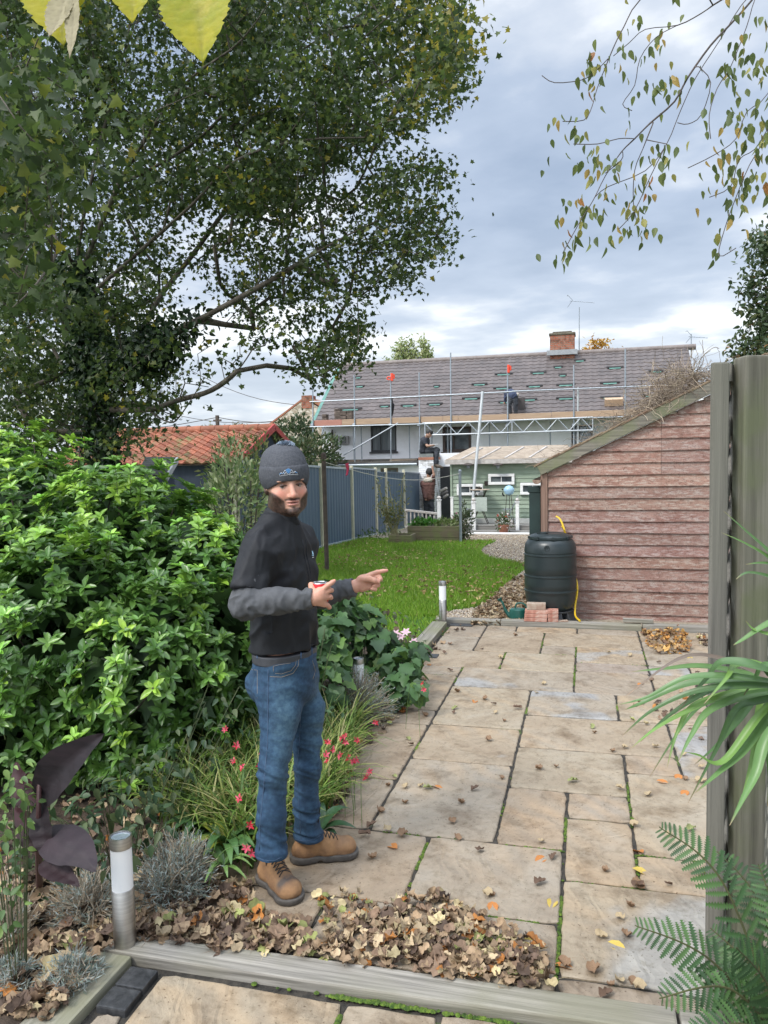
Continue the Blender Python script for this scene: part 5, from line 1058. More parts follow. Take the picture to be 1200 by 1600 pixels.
order = np.argsort(np.linalg.norm(tg-np.array(TR.P[0]), axis=1))
n0 = len(TR.P); TR.reach(tg, step=.35, jit=.07)
syc = thing('sycamore_tree', 'huge ivy clad sycamore spreading its dark crown over the left of the garden', 'tree', base)
rmx = TR.radii(.005, 1.95)
TR.mesh(.005, 1.95, rmax=.34, rmin=.004, n=5).build('trunk', m_bark, syc, smooth='all')
cols = [(.042, .070, .022), (.060, .098, .028), (.088, .13, .032), (.16, .19, .035), (.30, .26, .035)]
parts = []
for i in range(len(tg)):
    k = kind[i]; n = {0: 88, 1: 54, 2: 34, 3: 34, 4: 4}[k]; sp = {0: .23, 1: .18, 2: .155, 3: .26, 4: .2}[k]
    P = tg[i]+rg.normal(size=(n, 3))*[sp, sp, sp*.55]
    yel = 1 if (k == 1 and tg[i][0] > AY(600, 100, 9).x and rg.uniform() < .6) else 0
    w = [.36, .32, .23, .07, .02] if not yel else [.08, .16, .25, .31, .20]
    Y = rdir(rg, n, -.35); Z = rdir(rg, n, .9)
    parts.append(scatter(MAPLE if k == 3 else MAPLE5, P.astype(np.float32), Y, Z, rg.uniform(.045, .088, n)*(1.4 if k == 3 else 1)*(.85 if k == 2 else 1), pick(rg, n, cols, w, .2)))
# leaves along twigs as well
P = np.array(TR.P); ridx = np.where(rmx < .012)[0]; ridx = ridx[ridx > n0]; ridx = rg.choice(ridx, 3200); PP = P[ridx]+rg.normal(size=(len(ridx), 3))*.10
parts.append(scatter(MAPLE5, PP.astype(np.float32), rdir(rg, len(PP), -.4), rdir(rg, len(PP), .9), rg.uniform(.05, .10, len(PP)), pick(rg, len(PP), cols, [.4, .3, .2, .07, .03], .2)))
leafobj('crown', parts, leafmat('crown_leaf', .5, .5), syc)
# ivy on the trunk and limbs
iv = []; big_ = [i for i in range(n0) if rmx[i] > .045 and P[i][2] < 8.5 and TR.par[i] >= 0]
for i in big_:
    r = max(rmx[i], .09)*1.0; c = P[i]; c2 = P[TR.par[i]]; near = 1 if c[0] < AY(260, 400, 9.5).x else .12
    n = int(640*near)
    if c[2] > 5.5: n = int(n*.5)
    q = rg.uniform(size=(n, 1)); d = rdir(rg, n); PP = c*q+c2*(1-q)+d*(min(r, .34)+rg.uniform(.0, .30, (n, 1)))
    iv.append(scatter(OVATE, PP.astype(np.float32), rdir(rg, n, -.8), d+rg.normal(size=(n, 3))*.3, rg.uniform(.07, .12, n), pick(rg, n, [(.014, .036, .013), (.022, .05, .018), (.035, .065, .025)], None, .2)))
leafobj('ivy', iv, L_gloss, syc)
# ---------------------------------------------------------------- Mexican orange shrub
def rosettes(C, N_, lf, nl, smin, smax, cols, w, rg, tilt=.9, T=ELL):
    """whorls of leaves: C centres, N_ axes"""
    out = []
    n = len(C); ax = unit(N_); a = rdir(rg, n); e1 = unit(np.cross(ax, a)); e2 = np.cross(ax, e1); base = pick(rg, n, cols, w, .12)
    for k in range(nl):
        ph = 2*math.pi*(k/nl*2.0 if nl > 7 else k/nl)+rg.uniform(-.25, .25, n); rise = (.25 if k < nl/2 else .8)+rg.uniform(-.2, .3, n)
        d = e1*np.cos(ph)[:, None]+e2*np.sin(ph)[:, None]+ax*rise[:, None]*tilt; S = rg.uniform(smin, smax, n)*(1 if k < nl/2 else .75)
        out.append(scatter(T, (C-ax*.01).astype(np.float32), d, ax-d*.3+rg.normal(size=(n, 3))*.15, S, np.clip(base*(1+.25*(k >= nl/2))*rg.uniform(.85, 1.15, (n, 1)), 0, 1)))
    return merge(out)
rg = np.random.default_rng(44)
blobs = []
def blob(px, py, Y, r, rz=None): c = AY(px, py, Y); blobs.append((np.array(c), r, rz or r))
# ellipsoids that make up the shrub's outline, front to back
for a in [(60, 860, 4.3, .60), (200, 885, 4.2, .58), (300, 930, 4.1, .46), (335, 1010, 3.9, .38), (110, 1000, 3.6, .60), (230, 1050, 3.6, .50), (290, 1100, 3.75, .36), (40, 1120, 3.4, .42), (170, 1150, 3.5, .36), (-60, 950, 4.0, .7), (10, 782, 5.0, .55), (150, 848, 5.2, .40), (262, 850, 5.0, .38), (325, 905, 4.9, .36), (210, 1185, 3.45, .26), (360, 950, 4.6, .35), (-150, 830, 4.8, .7), (-30, 1150, 3.5, .4), (395, 990, 4.7, .28)]: blob(*a)
blobs.append((np.array([-3.2, 4.9, .7]), .9, .66)); blobs.append((np.array([-2.7, 4.1, .6]), .8, .6)); blobs.append((np.array([-3.9, 4.8, .75]), .9, .75))
def inside(P, s=1.0):
    v = np.full(len(P), 9.0)
    for c, r, rz in blobs: v = np.minimum(v, np.sqrt(((P[:, 0]-c[0])/r)**2+((P[:, 1]-c[1])/r)**2+((P[:, 2]-c[2])/rz)**2))
    return v
C = []; NN = []
for c, r, rz in blobs:
    n = int(400*r*r/.36); d = rdir(rg, n); lump = 1+.10*np.sin(d[:, 0]*7+c[0]*9)+.10*np.sin(d[:, 1]*8+c[2]*5)+.08*np.sin(d[:, 2]*9)
    for f in (1.0, .90, .78): 
        q = c+d*np.array([r, r, rz])*(f*lump*rg.uniform(.93, 1.06, n))[:, None]; C.append(q); NN.append(np.hstack([d*[1, 1, .8]+[0, 0, .75]]))
C = np.vstack(C); NN = np.vstack(NN); v = inside(C); keep = (v > .76) & (C[:, 2] > .12) & ((C[:, 1] < 6.2)); C, NN, v = C[keep], NN[keep], v[keep]
# soft new shoots stand out above the outline
sh_ = rg.choice(np.where(v > .97)[0], 260); C2 = C[sh_]+unit(NN[sh_])*rg.uniform(.03, .11, (260, 1)); N2 = NN[sh_]+[0, 0, .8]
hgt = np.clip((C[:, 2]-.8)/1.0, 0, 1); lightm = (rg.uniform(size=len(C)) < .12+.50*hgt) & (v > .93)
cho = thing('mexican_orange_bush', 'large glossy bright green bush of whorled leaves left of the man', 'bush', (-2.9, 4.1, 0))
pd = rosettes(C[~lightm], NN[~lightm]+rg.normal(size=(int((~lightm).sum()), 3))*.35, None, 8, .060, .085, [(.075, .165, .034), (.105, .215, .040), (.14, .26, .050)], [.4, .4, .2], rg)
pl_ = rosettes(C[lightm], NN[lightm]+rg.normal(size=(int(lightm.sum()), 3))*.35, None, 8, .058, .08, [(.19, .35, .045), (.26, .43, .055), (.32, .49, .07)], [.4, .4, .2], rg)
p2_ = rosettes(C2, N2, None, 8, .05, .075, [(.19, .40, .05), (.26, .46, .07)], None, rg)
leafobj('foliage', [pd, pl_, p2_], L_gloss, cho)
mb = MB()
for i in range(150):
    j = rg.integers(len(C)); p = C[j]; b0 = np.array([-2.9+rg.uniform(-.7, .7), 4.3+rg.uniform(-.6, .6), 0]); m_ = b0*.35+p*.65+np.array([0, 0, -.12]); mb.tube(smoothline([b0, m_, p], 3), [.010, .009, .008, .007, .006, .005, .004], 5)
for i in range(len(C2)): mb.tube([C2[i]-unit(N2[i:i+1])[0]*.16, C2[i]], .0025, 4, (1.2, 2.2, .8, 1))
mb.build('stems', m_bark2, cho)
# dim inner mass so that the bush is not see-through
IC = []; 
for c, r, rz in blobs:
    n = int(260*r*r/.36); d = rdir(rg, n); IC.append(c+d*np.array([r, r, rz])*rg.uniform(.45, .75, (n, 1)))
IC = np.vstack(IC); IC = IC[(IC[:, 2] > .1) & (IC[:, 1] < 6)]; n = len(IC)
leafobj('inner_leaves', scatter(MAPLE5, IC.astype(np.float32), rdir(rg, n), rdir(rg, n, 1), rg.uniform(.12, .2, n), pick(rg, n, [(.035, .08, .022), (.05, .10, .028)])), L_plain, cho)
# ---------------------------------------------------------------- variegated shrub behind the man's head
def bushy(name, label, cat, px, py, Y, w, h, n, size, cols, T=ELL4, seed=1, group=None, up=.4, mat=None, stems=20, ground=None, depth=None):
    r = np.random.default_rng(seed); c = AY(px, py, Y); zb = gz(Y) if ground is None else ground; t = thing(name, label, cat, (c.x, Y, zb), 0, group)
    d = rdir(r, n); rr = r.uniform(.25, 1, (n, 1))**.5; lump = 1+.18*np.sin(d[:, :1]*6+seed)+.15*np.sin(d[:, 2:3]*7+seed*2)
    P = np.array(c)+d*rr*lump*np.array([w/2, depth or w/2, h/2]); k = P[:, 2] > zb+.02; P = P[k]; d = d[k]; n = len(P)
    leafobj('foliage', scatter(T, P.astype(np.float32), d+r.normal(size=(n, 3))*.6+[0, 0, up], rdir(r, n, .8), r.uniform(*size, n), pick(r, n, cols)), mat or L_plain, t)
    if stems:
        mb = MB()
        for i in range(stems): j = r.integers(n); q = P[j]; b0 = np.array([c.x+r.uniform(-.1, .1), Y+r.uniform(-.1, .1), zb]); mb.tube(smoothline([b0, (b0+q)/2+r.normal(size=3)*.05, q], 3), .006, 4)
        mb.build('stems', m_bark2, t)
    return t
bushy('variegated_shrub', 'pale cream and green variegated shrub between the bright bush and the man', 'shrub', 368, 800, 6.6, .70, 1.25, 1700, (.05, .09), [(.30, .36, .16), (.38, .42, .22), (.14, .22, .08), (.20, .28, .10)], seed=3, up=.8)
bushy('variegated_shrub', 'taller yellow tipped shrub by the dark outhouse posts', 'shrub', 385, 735, 12.5, 1.5, 1.2, 1100, (.07, .13), [(.22, .28, .08), (.30, .32, .12), (.10, .15, .05)], seed=4)
bushy('climber_mound', 'leafy climber mound at the left end of the flat roof', 'climbing plant', 474, 712, 27.3, 3.2, 1.6, 2600, (.10, .20), [(.045, .075, .03), (.07, .11, .04), (.12, .13, .06)], T=OVATE, seed=5)
bushy('ivy_clump', 'dark hanging foliage on the lower left of the stone gable', 'ivy', 462, 690, 32, 2.0, 2.6, 1500, (.12, .22), [(.04, .07, .03), (.07, .10, .04)], T=OVATE, seed=6)
# leggy shrub in the planter, greens in the bed
def leggy(px, Y, z0, h, seed, label):
    r = np.random.default_rng(seed); c = AY(px, 800, Y); t = thing('leggy_shrub', label, 'shrub', (c.x, Y, z0)); mb = MB(); P = []
    for i in range(16):
        x = r.normal()*.16; tip = Vector((c.x+r.normal()*.36, Y+r.normal()*.22, z0+h*r.uniform(.45, 1))); pts = smoothline([(c.x+r.normal()*.04, Y, z0), ((c.x+tip.x)/2+r.normal()*.04, Y, z0+h*.35), tip], 4); mb.tube(pts, [.016]*3+[.010]*(len(pts)-3), 5)
        for q in pts[3:]:
            for _ in range(7): P.append(np.array(q)+r.normal(size=3)*.085)
    mb.build('stems', M('pale_stem', (.26, .24, .13), (.18, .17, .09), 9, .8), t); P = np.array(P); n = len(P)
    leafobj('foliage', scatter(ELL4, P.astype(np.float32), rdir(r, n, -.3), rdir(r, n, 1), r.uniform(.05, .10, n), pick(r, n, [(.16, .17, .05), (.10, .13, .04), (.22, .19, .05)])), L_plain, t)
leggy(617, 18.15, AY(600, 836, 17.9).z-.05, 1.42, 2, 'thin yellowing leggy shrub growing in the small planter')
zt2 = AY(637, 822, 18.55).z
for k, (px, w, cc, lb) in enumerate(((655, .42, [(.05, .15, .02), (.08, .2, .03)], 'low bright green herb clump at the left of the raised bed'), (672, .42, [(.06, .20, .025), (.10, .26, .03)], 'vivid green leafy clump in the middle of the raised bed'), (695, .6, [(.22, .27, .10), (.14, .2, .05)], 'pale yellow green wispy plants at the right of the raised bed'))):
    bushy('bed_plant', lb, 'plant', px, 820, 18.9, w, .30, 420, (.05, .10), cc, T=OVATE, seed=20+k, group='greens in the raised bed', ground=zt2-.06, stems=0)
bushy('bed_plant', 'dark tall weeds behind the grey post by the gravel', 'plant', 727, 818, 18.9, .35, .95, 420, (.06, .12), [(.05, .08, .03), (.08, .10, .04)], seed=28, stems=6)
bushy('bed_plant', 'weeds climbing the fence foot beside the planter', 'plant', 592, 838, 19.4, 1.3, .3, 420, (.05, .10), [(.07, .13, .03), (.10, .16, .04)], seed=29, stems=0)
# ---------------------------------------------------------------- trees beyond the roofs
def crown_tree(label, px, ytop, ybot, Y, wpx, n, size, cols, seed, zb=-1.0, name='distant_tree', gap=.5):
    r = np.random.default_rng(seed); s = Y/1160; w = wpx*s; zt = AY(px, ytop, Y).z; zl = AY(px, ybot, Y).z; cx = AY(px, ytop, Y).x; h = zt-zl; t = thing(name, label, 'tree', (cx, Y, zb), 0, 'trees beyond the roofs')
    T = Tree(seed); T.limb([(cx, Y, zb), (cx+.1, Y, zl), (cx, Y, zl+h*.5)]); tg = []
    k = 26
    for i in range(k): d = rdir(r, 1)[0]; tg.append(np.array([cx, Y, zl+h*.5])+d*np.array([w/2, w/3, h/2])*r.uniform(.5, .95))
    T.reach(tg, step=.5, jit=.06); T.mesh(.02, 2.3, rmax=.25).build('trunk', m_bark2, t, smooth='all'); P = []
    for c in tg: P.append(c+r.normal(size=(n//k, 3))*[w*.09, w*.09, h*.08])
    P = np.vstack(P); m = len(P); leafobj('crown', scatter(ELL4, P.astype(np.float32), rdir(r, m, -.2), rdir(r, m, .6), r.uniform(*size, m), pick(r, m, cols)), L_plain, t)
PALE = [(.16, .20, .08), (.22, .26, .11), (.28, .29, .14)]
PALE = [tuple(c*1.6 for c in q) for q in PALE]
crown_tree('pale green birch left of two showing above the new roof', 632, 527, 590, 48, 36, 1500, (.18, .32), PALE, 2)
crown_tree('pale green birch right of two showing above the new roof', 661, 530, 590, 48, 34, 1300, (.18, .32), PALE, 3)
crown_tree('small pale treetop peeping over the left of the roof', 607, 556, 600, 52, 26, 500, (.18, .3), PALE, 4)
crown_tree('golden orange autumn tree behind the chimney and aerial', 935, 530, 580, 50, 50, 1300, (.18, .34), [(.50, .26, .03), (.42, .20, .03), (.55, .34, .06)], 5)
for k, (px, w) in enumerate(((322, 26), (345, 34), (372, 30), (398, 36))):
    crown_tree(['hazy far tree left of the telegraph pole', 'hazy far tree behind the telegraph pole', 'hazy far tree just right of the telegraph pole', 'hazy far tree near the stone gable'][k], px, 662+k % 2*3, 690, 75, w, 700, (.25, .45), [(.18, .19, .09), (.24, .22, .12)], 30+k)
# ---------------------------------------------------------------- overhanging cherry branches, right
rg = np.random.default_rng(9)
CH = Tree(9); CB = (3.3, 5.0, 0.0); CH.limb([CB, (3.25, 5.0, 1.5), (3.1, 4.9, 3.0), (2.6, 4.6, 4.3), (2.2, 4.4, 5.0)])
def Z6(x, y): return (700+x/2.4, y/2.4)
def br(pts, Y0, Y1, at=None):
    n = len(pts); L = [AY(*Z6(x, y), Y0+(Y1-Y0)*i/(n-1)) for i, (x, y) in enumerate(pts)]; return CH.limb(L, k=3)
br([(1330,-260),(1200,-90),(1140,0),(1060,90),(985,170),(900,290),(850,380),(760,460),(700,520),(650,570),(590,660),(545,750),(490,840),(430,950)], 4.5, 3.8)
br([(1200,-90),(1100,20),(1020,150),(930,290),(870,420),(820,540),(740,640),(600,700),(550,740)], 4.4, 4.1)
br([(1200,-90),(1025,0),(950,50),(860,95),(740,110),(680,160),(620,210)], 4.4, 4.6)
br([(900,-140),(720,0),(660,100),(620,180),(560,330),(540,400),(510,450),(430,455)], 4.3, 4.0); br([(600,220),(550,270),(500,300),(400,310),(352,283)], 4.1, 4.1)
br([(860,95),(780,140),(720,220),(700,320),(655,390),(690,415)], 4.5, 4.4); br([(940,250),(985,310),(950,430),(900,465),(860,460)], 4.2, 4.2)
br([(1330,-260),(1300,100),(1200,350),(1120,420),(1080,520),(1000,580),(900,630)], 4.6, 4.0); br([(1300,100),(1230,430),(1130,620),(1080,740),(1040,850),(1015,960),(1080,930)], 4.4, 4.0)
br([(1200,-90),(1150,0),(1120,100),(1060,250),(1010,330),(980,430),(985,520)], 4.4, 4.1); br([(770,460),(730,560),(700,640),(695,760),(710,840)], 4.1, 4.1); br([(820,540),(760,660),(700,790),(640,860)], 4.1, 4.0)
br([(1200,480),(1150,560),(1090,600),(1060,700),(980,740)], 4.3, 4.2); br([(700,520),(640,520),(560,540),(470,540)], 4.0, 4.0); br([(655,570),(650,600),(590,650)], 4.0, 4.0)
cher = thing('overhanging_cherry', 'cherry branches with drooping green and orange leaves hanging over the sky', 'tree', CB)
CH.mesh(.0022, 2.1, rmax=.11, n=5).build('branches', m_bark2, cher, smooth='all')
fol = [(700,40,9),(655,60,6),(860,20,8),(560,230,18),(545,260,18),(590,200,8),(600,280,8),(540,310,8),(780,170,14),(730,290,12),(760,240,8),(800,130,6),(715,180,4),(780,370,8),(850,310,16),(870,300,8),(815,380,5),(1060,60,12),(1090,150,10),(1040,230,12),(1060,260,12),(1090,240,10),(1040,300,14),(540,440,9),(410,480,6),(450,490,7),(490,460,6),(690,420,7),(440,550,8),(500,580,7),(545,550,7),(570,580,5),(590,640,18),(570,650,12),(650,630,8),(800,590,14),(830,560,6),(760,660,12),(780,650,8),(745,680,8),(610,740,9),(690,740,10),(740,750,5),(460,760,14),(500,780,14),(540,770,10),(480,850,12),(520,890,10),(540,830,8),(430,940,16),(700,800,10),(700,860,14),(640,880,10),(610,890,6),(740,860,6),(985,540,6),(925,630,7),(985,580,3),(1015,610,3),(1090,400,16),(1120,440,16),(1150,400,12),(1170,470,14),(1070,560,12),(1120,540,12),(1060,640,14),(1080,660,12),(1110,560,8),(1050,730,10),(990,750,8),(1025,900,12),(1050,800,8),(1180,560,16),(1180,640,16),(1160,760,14),(1170,230,16),(1180,280,12),(1180,90,10),(1190,700,12),(1130,730,8),(1000,420,2),(720,550,4)]
P = []; A_ = np.array(CH.P)
for (x, y, n) in fol:
    px, py = Z6(x, y); best = None
    # hang each spray from the nearest branch in space
    c0 = np.array(AY(px, py, 4.15)); j = int(np.linalg.norm((A_-c0)*[1, .3, 1], axis=1).argmin()); c = np.array(AY(px, py, float(A_[j][1])))
    for _ in range(max(2, int(n*.62))): P.append(c+rg.normal(size=3)*[.045, .06, .045])
P = np.array(P); n = len(P)
yy = rdir(rg, n)*.45+[0, 0, -1]
leafobj('leaves', scatter(OVATE, P.astype(np.float32), yy, rdir(rg, n), rg.uniform(.040, .064, n), pick(rg, n, [(.11, .15, .05), (.17, .21, .06), (.34, .32, .09), (.46, .32, .09), (.40, .18, .06)], [.38, .33, .19, .08, .02])), leafmat('thin_leaf', .5, .5), cher)
# evergreen tree behind the shed at the right edge
T = Tree(77); bx = AY(1235, 600, 9.8).x; T.limb([(bx, 9.8, -.2), (bx+.05, 9.8, 2), (bx, 9.8, 4.0), (bx, 9.8, 5.0)]); r = np.random.default_rng(12); tg = []
for (px, py) in samp(r, [(1210,345),(1188,370),(1180,420),(1172,470),(1185,540),(1172,570),(1200,600),(1330,620),(1330,330)], 60): tg.append(tn(px, py, r.uniform(9.2, 10.4)))
for (px, py) in samp(r, [(1168,440),(1200,430),(1200,500),(1165,490)], 8): tg.append(tn(px, py, 9.6))
for (px, py) in samp(r, [(1158,545),(1200,520),(1200,585),(1160,570)], 8): tg.append(tn(px, py, 9.6))
T.reach(tg, step=.3); t = thing('evergreen_tree', 'dark small leaved tree at the right edge behind the shed roof', 'tree', (bx, 9.8, -.2)); T.mesh(.005, 2.3, rmax=.14).build('trunk', m_bark2, t, smooth='all')
P = np.vstack([c+r.normal(size=(85, 3))*.11 for c in tg]); m = len(P)
leafobj('crown', scatter(OVATE, P.astype(np.float32), rdir(r, m, -.3), rdir(r, m, .8), r.uniform(.05, .085, m), pick(r, m, [(.05, .085, .035), (.08, .115, .05), (.13, .15, .06), (.30, .16, .05)], [.5, .33, .14, .03])), L_plain, t)
# ---------------------------------------------------------------- lawn grass and fallen leaves
rg = np.random.default_rng(31)
n = 90000; y = 7.95+(19.4-7.95)*rg.uniform(size=n)**1.5; x = rg.uniform(-5.8, -.9, n); ok = np.array([inpoly(a, b, lp) for a, b in zip(x, y)]); x, y = x[ok], y[ok]; x = np.append(x, rg.uniform(-5.8, -1.5, 7000)); y = np.append(y, 6.75+rg.uniform(size=7000)*1.2+rg.normal(size=7000)*.03); n = len(x)
P = np.stack([x, y, np.array([gz(v) for v in y])], 1).astype(np.float32); d = rdir(rg, n)*.55+[0, 0, 1]
BL = (np.array([(-.09, 0, 0), (.09, 0, 0), (0, 1, .15)], np.float32), np.array([(0, 1, 2)], np.int32))
patch = (np.sin(x*2.1)+np.sin(y*1.3+x)+np.sin(x*5+y*3)*.5)*.08; tn_ = pick(rg, n, [(.17, .32, .028), (.22, .38, .035), (.30, .43, .055), (.38, .42, .12)], [.4, .35, .2, .05])*(1+patch[:, None])
t = leafobj('grass', scatter(BL, P, d, rdir(rg, n), rg.uniform(.03, .065, n)*(1+y*.03), np.clip(tn_, 0, 1)), L_plain); tag(t, 'bright mown lawn grass scattered with yellow leaves', 'grass', kind='stuff')
BROAD = tmpl([(0, 0), (.2, .05), (.36, .2), (.33, .32), (.42, .45), (.3, .62), (.26, .72), (.12, .88), (0, 1), (-.12, .88), (-.24, .74), (-.31, .6), (-.42, .42), (-.34, .34), (-.36, .18), (-.2, .04)], 0.2, 0.2, (0, .4))
DRYC = [(.33, .23, .14), (.22, .145, .095), (.48, .37, .23), (.13, .085, .06), (.52, .43, .24), (.42, .17, .04), (.28, .30, .10), (.10, .07, .05)]
def curled(seed):
    """one dry leaf, curled up on itself"""
    r = np.random.default_rng(seed); V, F = (MAPLE, BROAD, BROAD)[seed % 3]; V = V.copy(); c = r.uniform(2.0, 5.0); b = r.uniform(.8, 3.0); x, y = V[:, 0].copy(), V[:, 1]-.4
    V[:, 0] = np.sin(x*c)/c*1.1; V[:, 2] = (1-np.cos(x*c))/c+(1-np.cos(y*b))/b+r.uniform(-.12, .12, len(V))+.06; V[:, 0] += r.uniform(-.08, .08, len(V)); V[:, 1] = np.sin(y*b)/b
    k = len(V); st = np.array([(-.012, -.4, V[1, 2]), (.012, -.4, V[1, 2]), (r.uniform(-.2, .2), -.95, V[1, 2]+r.uniform(-.05, .12))], np.float32); V = np.vstack([V, st]); F = np.vstack([F, [(k, k+1, k+2)]]); return V.astype(np.float32), F
CURL = [curled(i) for i in range(14)]
def litter(name, label, pts, size, cols, w, flat=.35, cat='leaf litter', kind='stuff', mat=None, curl=CURL):
    n = len(pts); pts = np.array(pts, np.float32); parts = []; kk = rg.integers(len(curl), size=n)
    for k in range(len(curl)):
        s = pts[kk == k]; m = len(s)
        if not m: continue
        Z = rdir(rg, m)*flat+[0, 0, 1.0]; fl = rg.uniform(size=m) < .3; Z[fl] *= -1; P = s.copy(); S = rg.uniform(*size, m); P[:, 2] += fl*S*.22
        parts.append(scatter(curl[k], P, rdir(rg, m)*[1, 1, .25], Z, S*rg.uniform(.7, 1.15, m), pick(rg, m, cols, w, .38)))
    return tag(leafobj(name, parts, mat or L_dry), label, cat, kind=kind)
def inreg(px_poly, n, zf=lambda q: 0.0, zh=0.0, gg=False):
    out = []
    for (a, b) in samp(rg, px_poly, n):
        p = GG(a, b) if gg else G(a, b); out.append((p.x, p.y, p.z+zf(rg.uniform())*1.0+rg.uniform()*zh))
    return out
# heaps
heap = [(500,1490),(520,1440),(600,1420),(690,1405),(760,1440),(820,1470),(860,1500),(862,1556),(780,1545),(640,1528),(520,1512),(470,1505)]
pts = inreg(heap, 430, zh=.030)+inreg([(600,1450),(700,1430),(800,1480),(850,1530),(700,1530),(560,1500)], 200, zh=.045)
litter('leaf_pile', 'big heap of curled brown and orange leaves against the front timber', pts, (.035, .075), DRYC, [.3, .2, .2, .12, .08, .06, .03, .01])
pts = inreg([(490,1400),(560,1395),(590,1430),(560,1460),(500,1450)], 60, zh=.025)
litter('leaf_pile', 'small huddle of dry leaves in front of the man boots', pts, (.04, .05), DRYC, None)
pts = inreg([(225,1400),(330,1370),(388,1385),(395,1430),(475,1445),(500,1500),(420,1498),(215,1475)], 400, zh=.03)+inreg([(0,1380),(150,1370),(230,1420),(215,1480),(160,1500),(90,1600),(0,1600)], 420, zh=.04)+inreg([(0,1200),(340,1130),(390,1300),(300,1400),(0,1400)], 330, zh=.03)
litter('leaf_litter', 'brown leaves covering the soil round the near bollard', pts, (.04, .085), DRYC, [.3, .25, .18, .15, .04, .03, .02, .03])
pts = inreg([(1000,990),(1060,985),(1085,1010),(1075,1022),(1030,1022),(1010,1008)], 170, zh=.04)
litter('leaf_pile', 'orange brown leaf drift in front of the red shed', pts, (.045, .08), [(.42, .20, .05), (.36, .24, .12), (.25, .14, .08), (.5, .3, .1)], None)
pts = inreg([(1085,1000),(1103,985),(1103,1010)], 25, zh=.02)+inreg([(510,1100),(600,1100),(640,1110),(560,1180),(545,1240),(520,1290),(500,1290)], 190, zh=.02)+inreg([(980,1130),(1010,1060),(1100,1050),(1100,1160)], 26, zh=.01)+inreg([(640,1030),(700,975),(735,978),(670,1040)], 18)
litter('leaf_litter', 'dry leaves gathered along the planted edge of the patio', pts, (.04, .075), DRYC, None)
pts = inreg([(735,978),(742,955),(800,905),(822,900),(822,975)], 900, zh=.02, gg=True)
litter('leaf_litter', 'brown leaves lying thick on the gravel beside the green watering can', pts, (.04, .075), [(.26, .17, .10), (.34, .25, .16), (.18, .11, .05), (.42, .34, .22)], None)
pts = []
while len(pts) < 1300:
    yy_ = 8+11*rg.uniform()**1.6; xx_ = rg.uniform(-5.7, -.9)
    if inpoly(xx_, yy_, lp) and (math.sin(xx_*1.7+yy_)+math.sin(yy_*.9-xx_*2)+rg.normal()*.8 > -.2): pts.append((xx_, yy_, gz(yy_)+.035))
litter('lawn_leaves', 'small yellow and tan leaves dotted over the lawn', pts, (.045, .08), [(.42, .33, .14), (.34, .23, .10), (.5, .42, .2), (.26, .15, .08)], None)
# leaves one could pick up singly from the slabs
kinds = [('dry curled brown leaf lying on the open patio slabs', (.27, .17, .10), 0, 34), ('crumpled dark brown leaf lying on the open patio slabs', (.14, .085, .055), 1, 20), ('pale tan shrivelled leaf lying on the open patio slabs', (.46, .36, .22), 2, 26), ('flat orange leaf lying on the open patio slabs', (.55, .22, .06), 'o', 12), ('flat yellow leaf lying on the open patio slabs', (.62, .46, .10), 'y', 6), ('curled olive green leaf lying on the open patio slabs', (.30, .33, .13), 3, 8)]
PATIO = [(500,1380),(560,1230),(640,1060),(700,985),(1100,985),(1108,1560),(880,1560),(860,1430),(640,1400)]
spots = {'o': [(1034,1222),(1070,1240),(683,1230),(770,1418),(742,1096),(1060,1215),(800,1478)], 'y': [(1002,1352+10),(963,1479),(863,1411),(1078,1028),(655,1068),(820,1470)]}
for lb, colr, k, cnt in kinds:
    if k in ('o', 'y'): Vv, Ff = ELL; Vv = Vv.copy(); Vv[:, 1] -= .5; Vv[:, 0] *= 1.3
    else: Vv, Ff = CURL[3*k+1]
    proto = None
    for i in range(cnt):
        if k in spots and i < len(spots[k]): a, b = spots[k][i]
        else: a, b = samp(rg, PATIO, 1)[0]
        p = G(a, b); s = rg.uniform(.04, .07) if k not in spots else .075
        if proto is None:
            me = mesh_np(Vv, Ff, np.tile(np.array([colr]), (len(Vv), 1))); me.materials.append(L_dry); o = bpy.data.objects.new('fallen_leaf', me); COL.objects.link(o); tag(o, lb, 'leaf', 'single leaves on the patio: '+lb.split(' leaf')[0]); proto = o
        else: o = proto.copy(); COL.objects.link(o)
        o.location = (p.x, p.y, p.z+.002); o.rotation_euler = (rg.uniform(-.25, .25), rg.uniform(-.25, .25), rg.uniform(0, 6.28)); o.scale = (s, s, s)
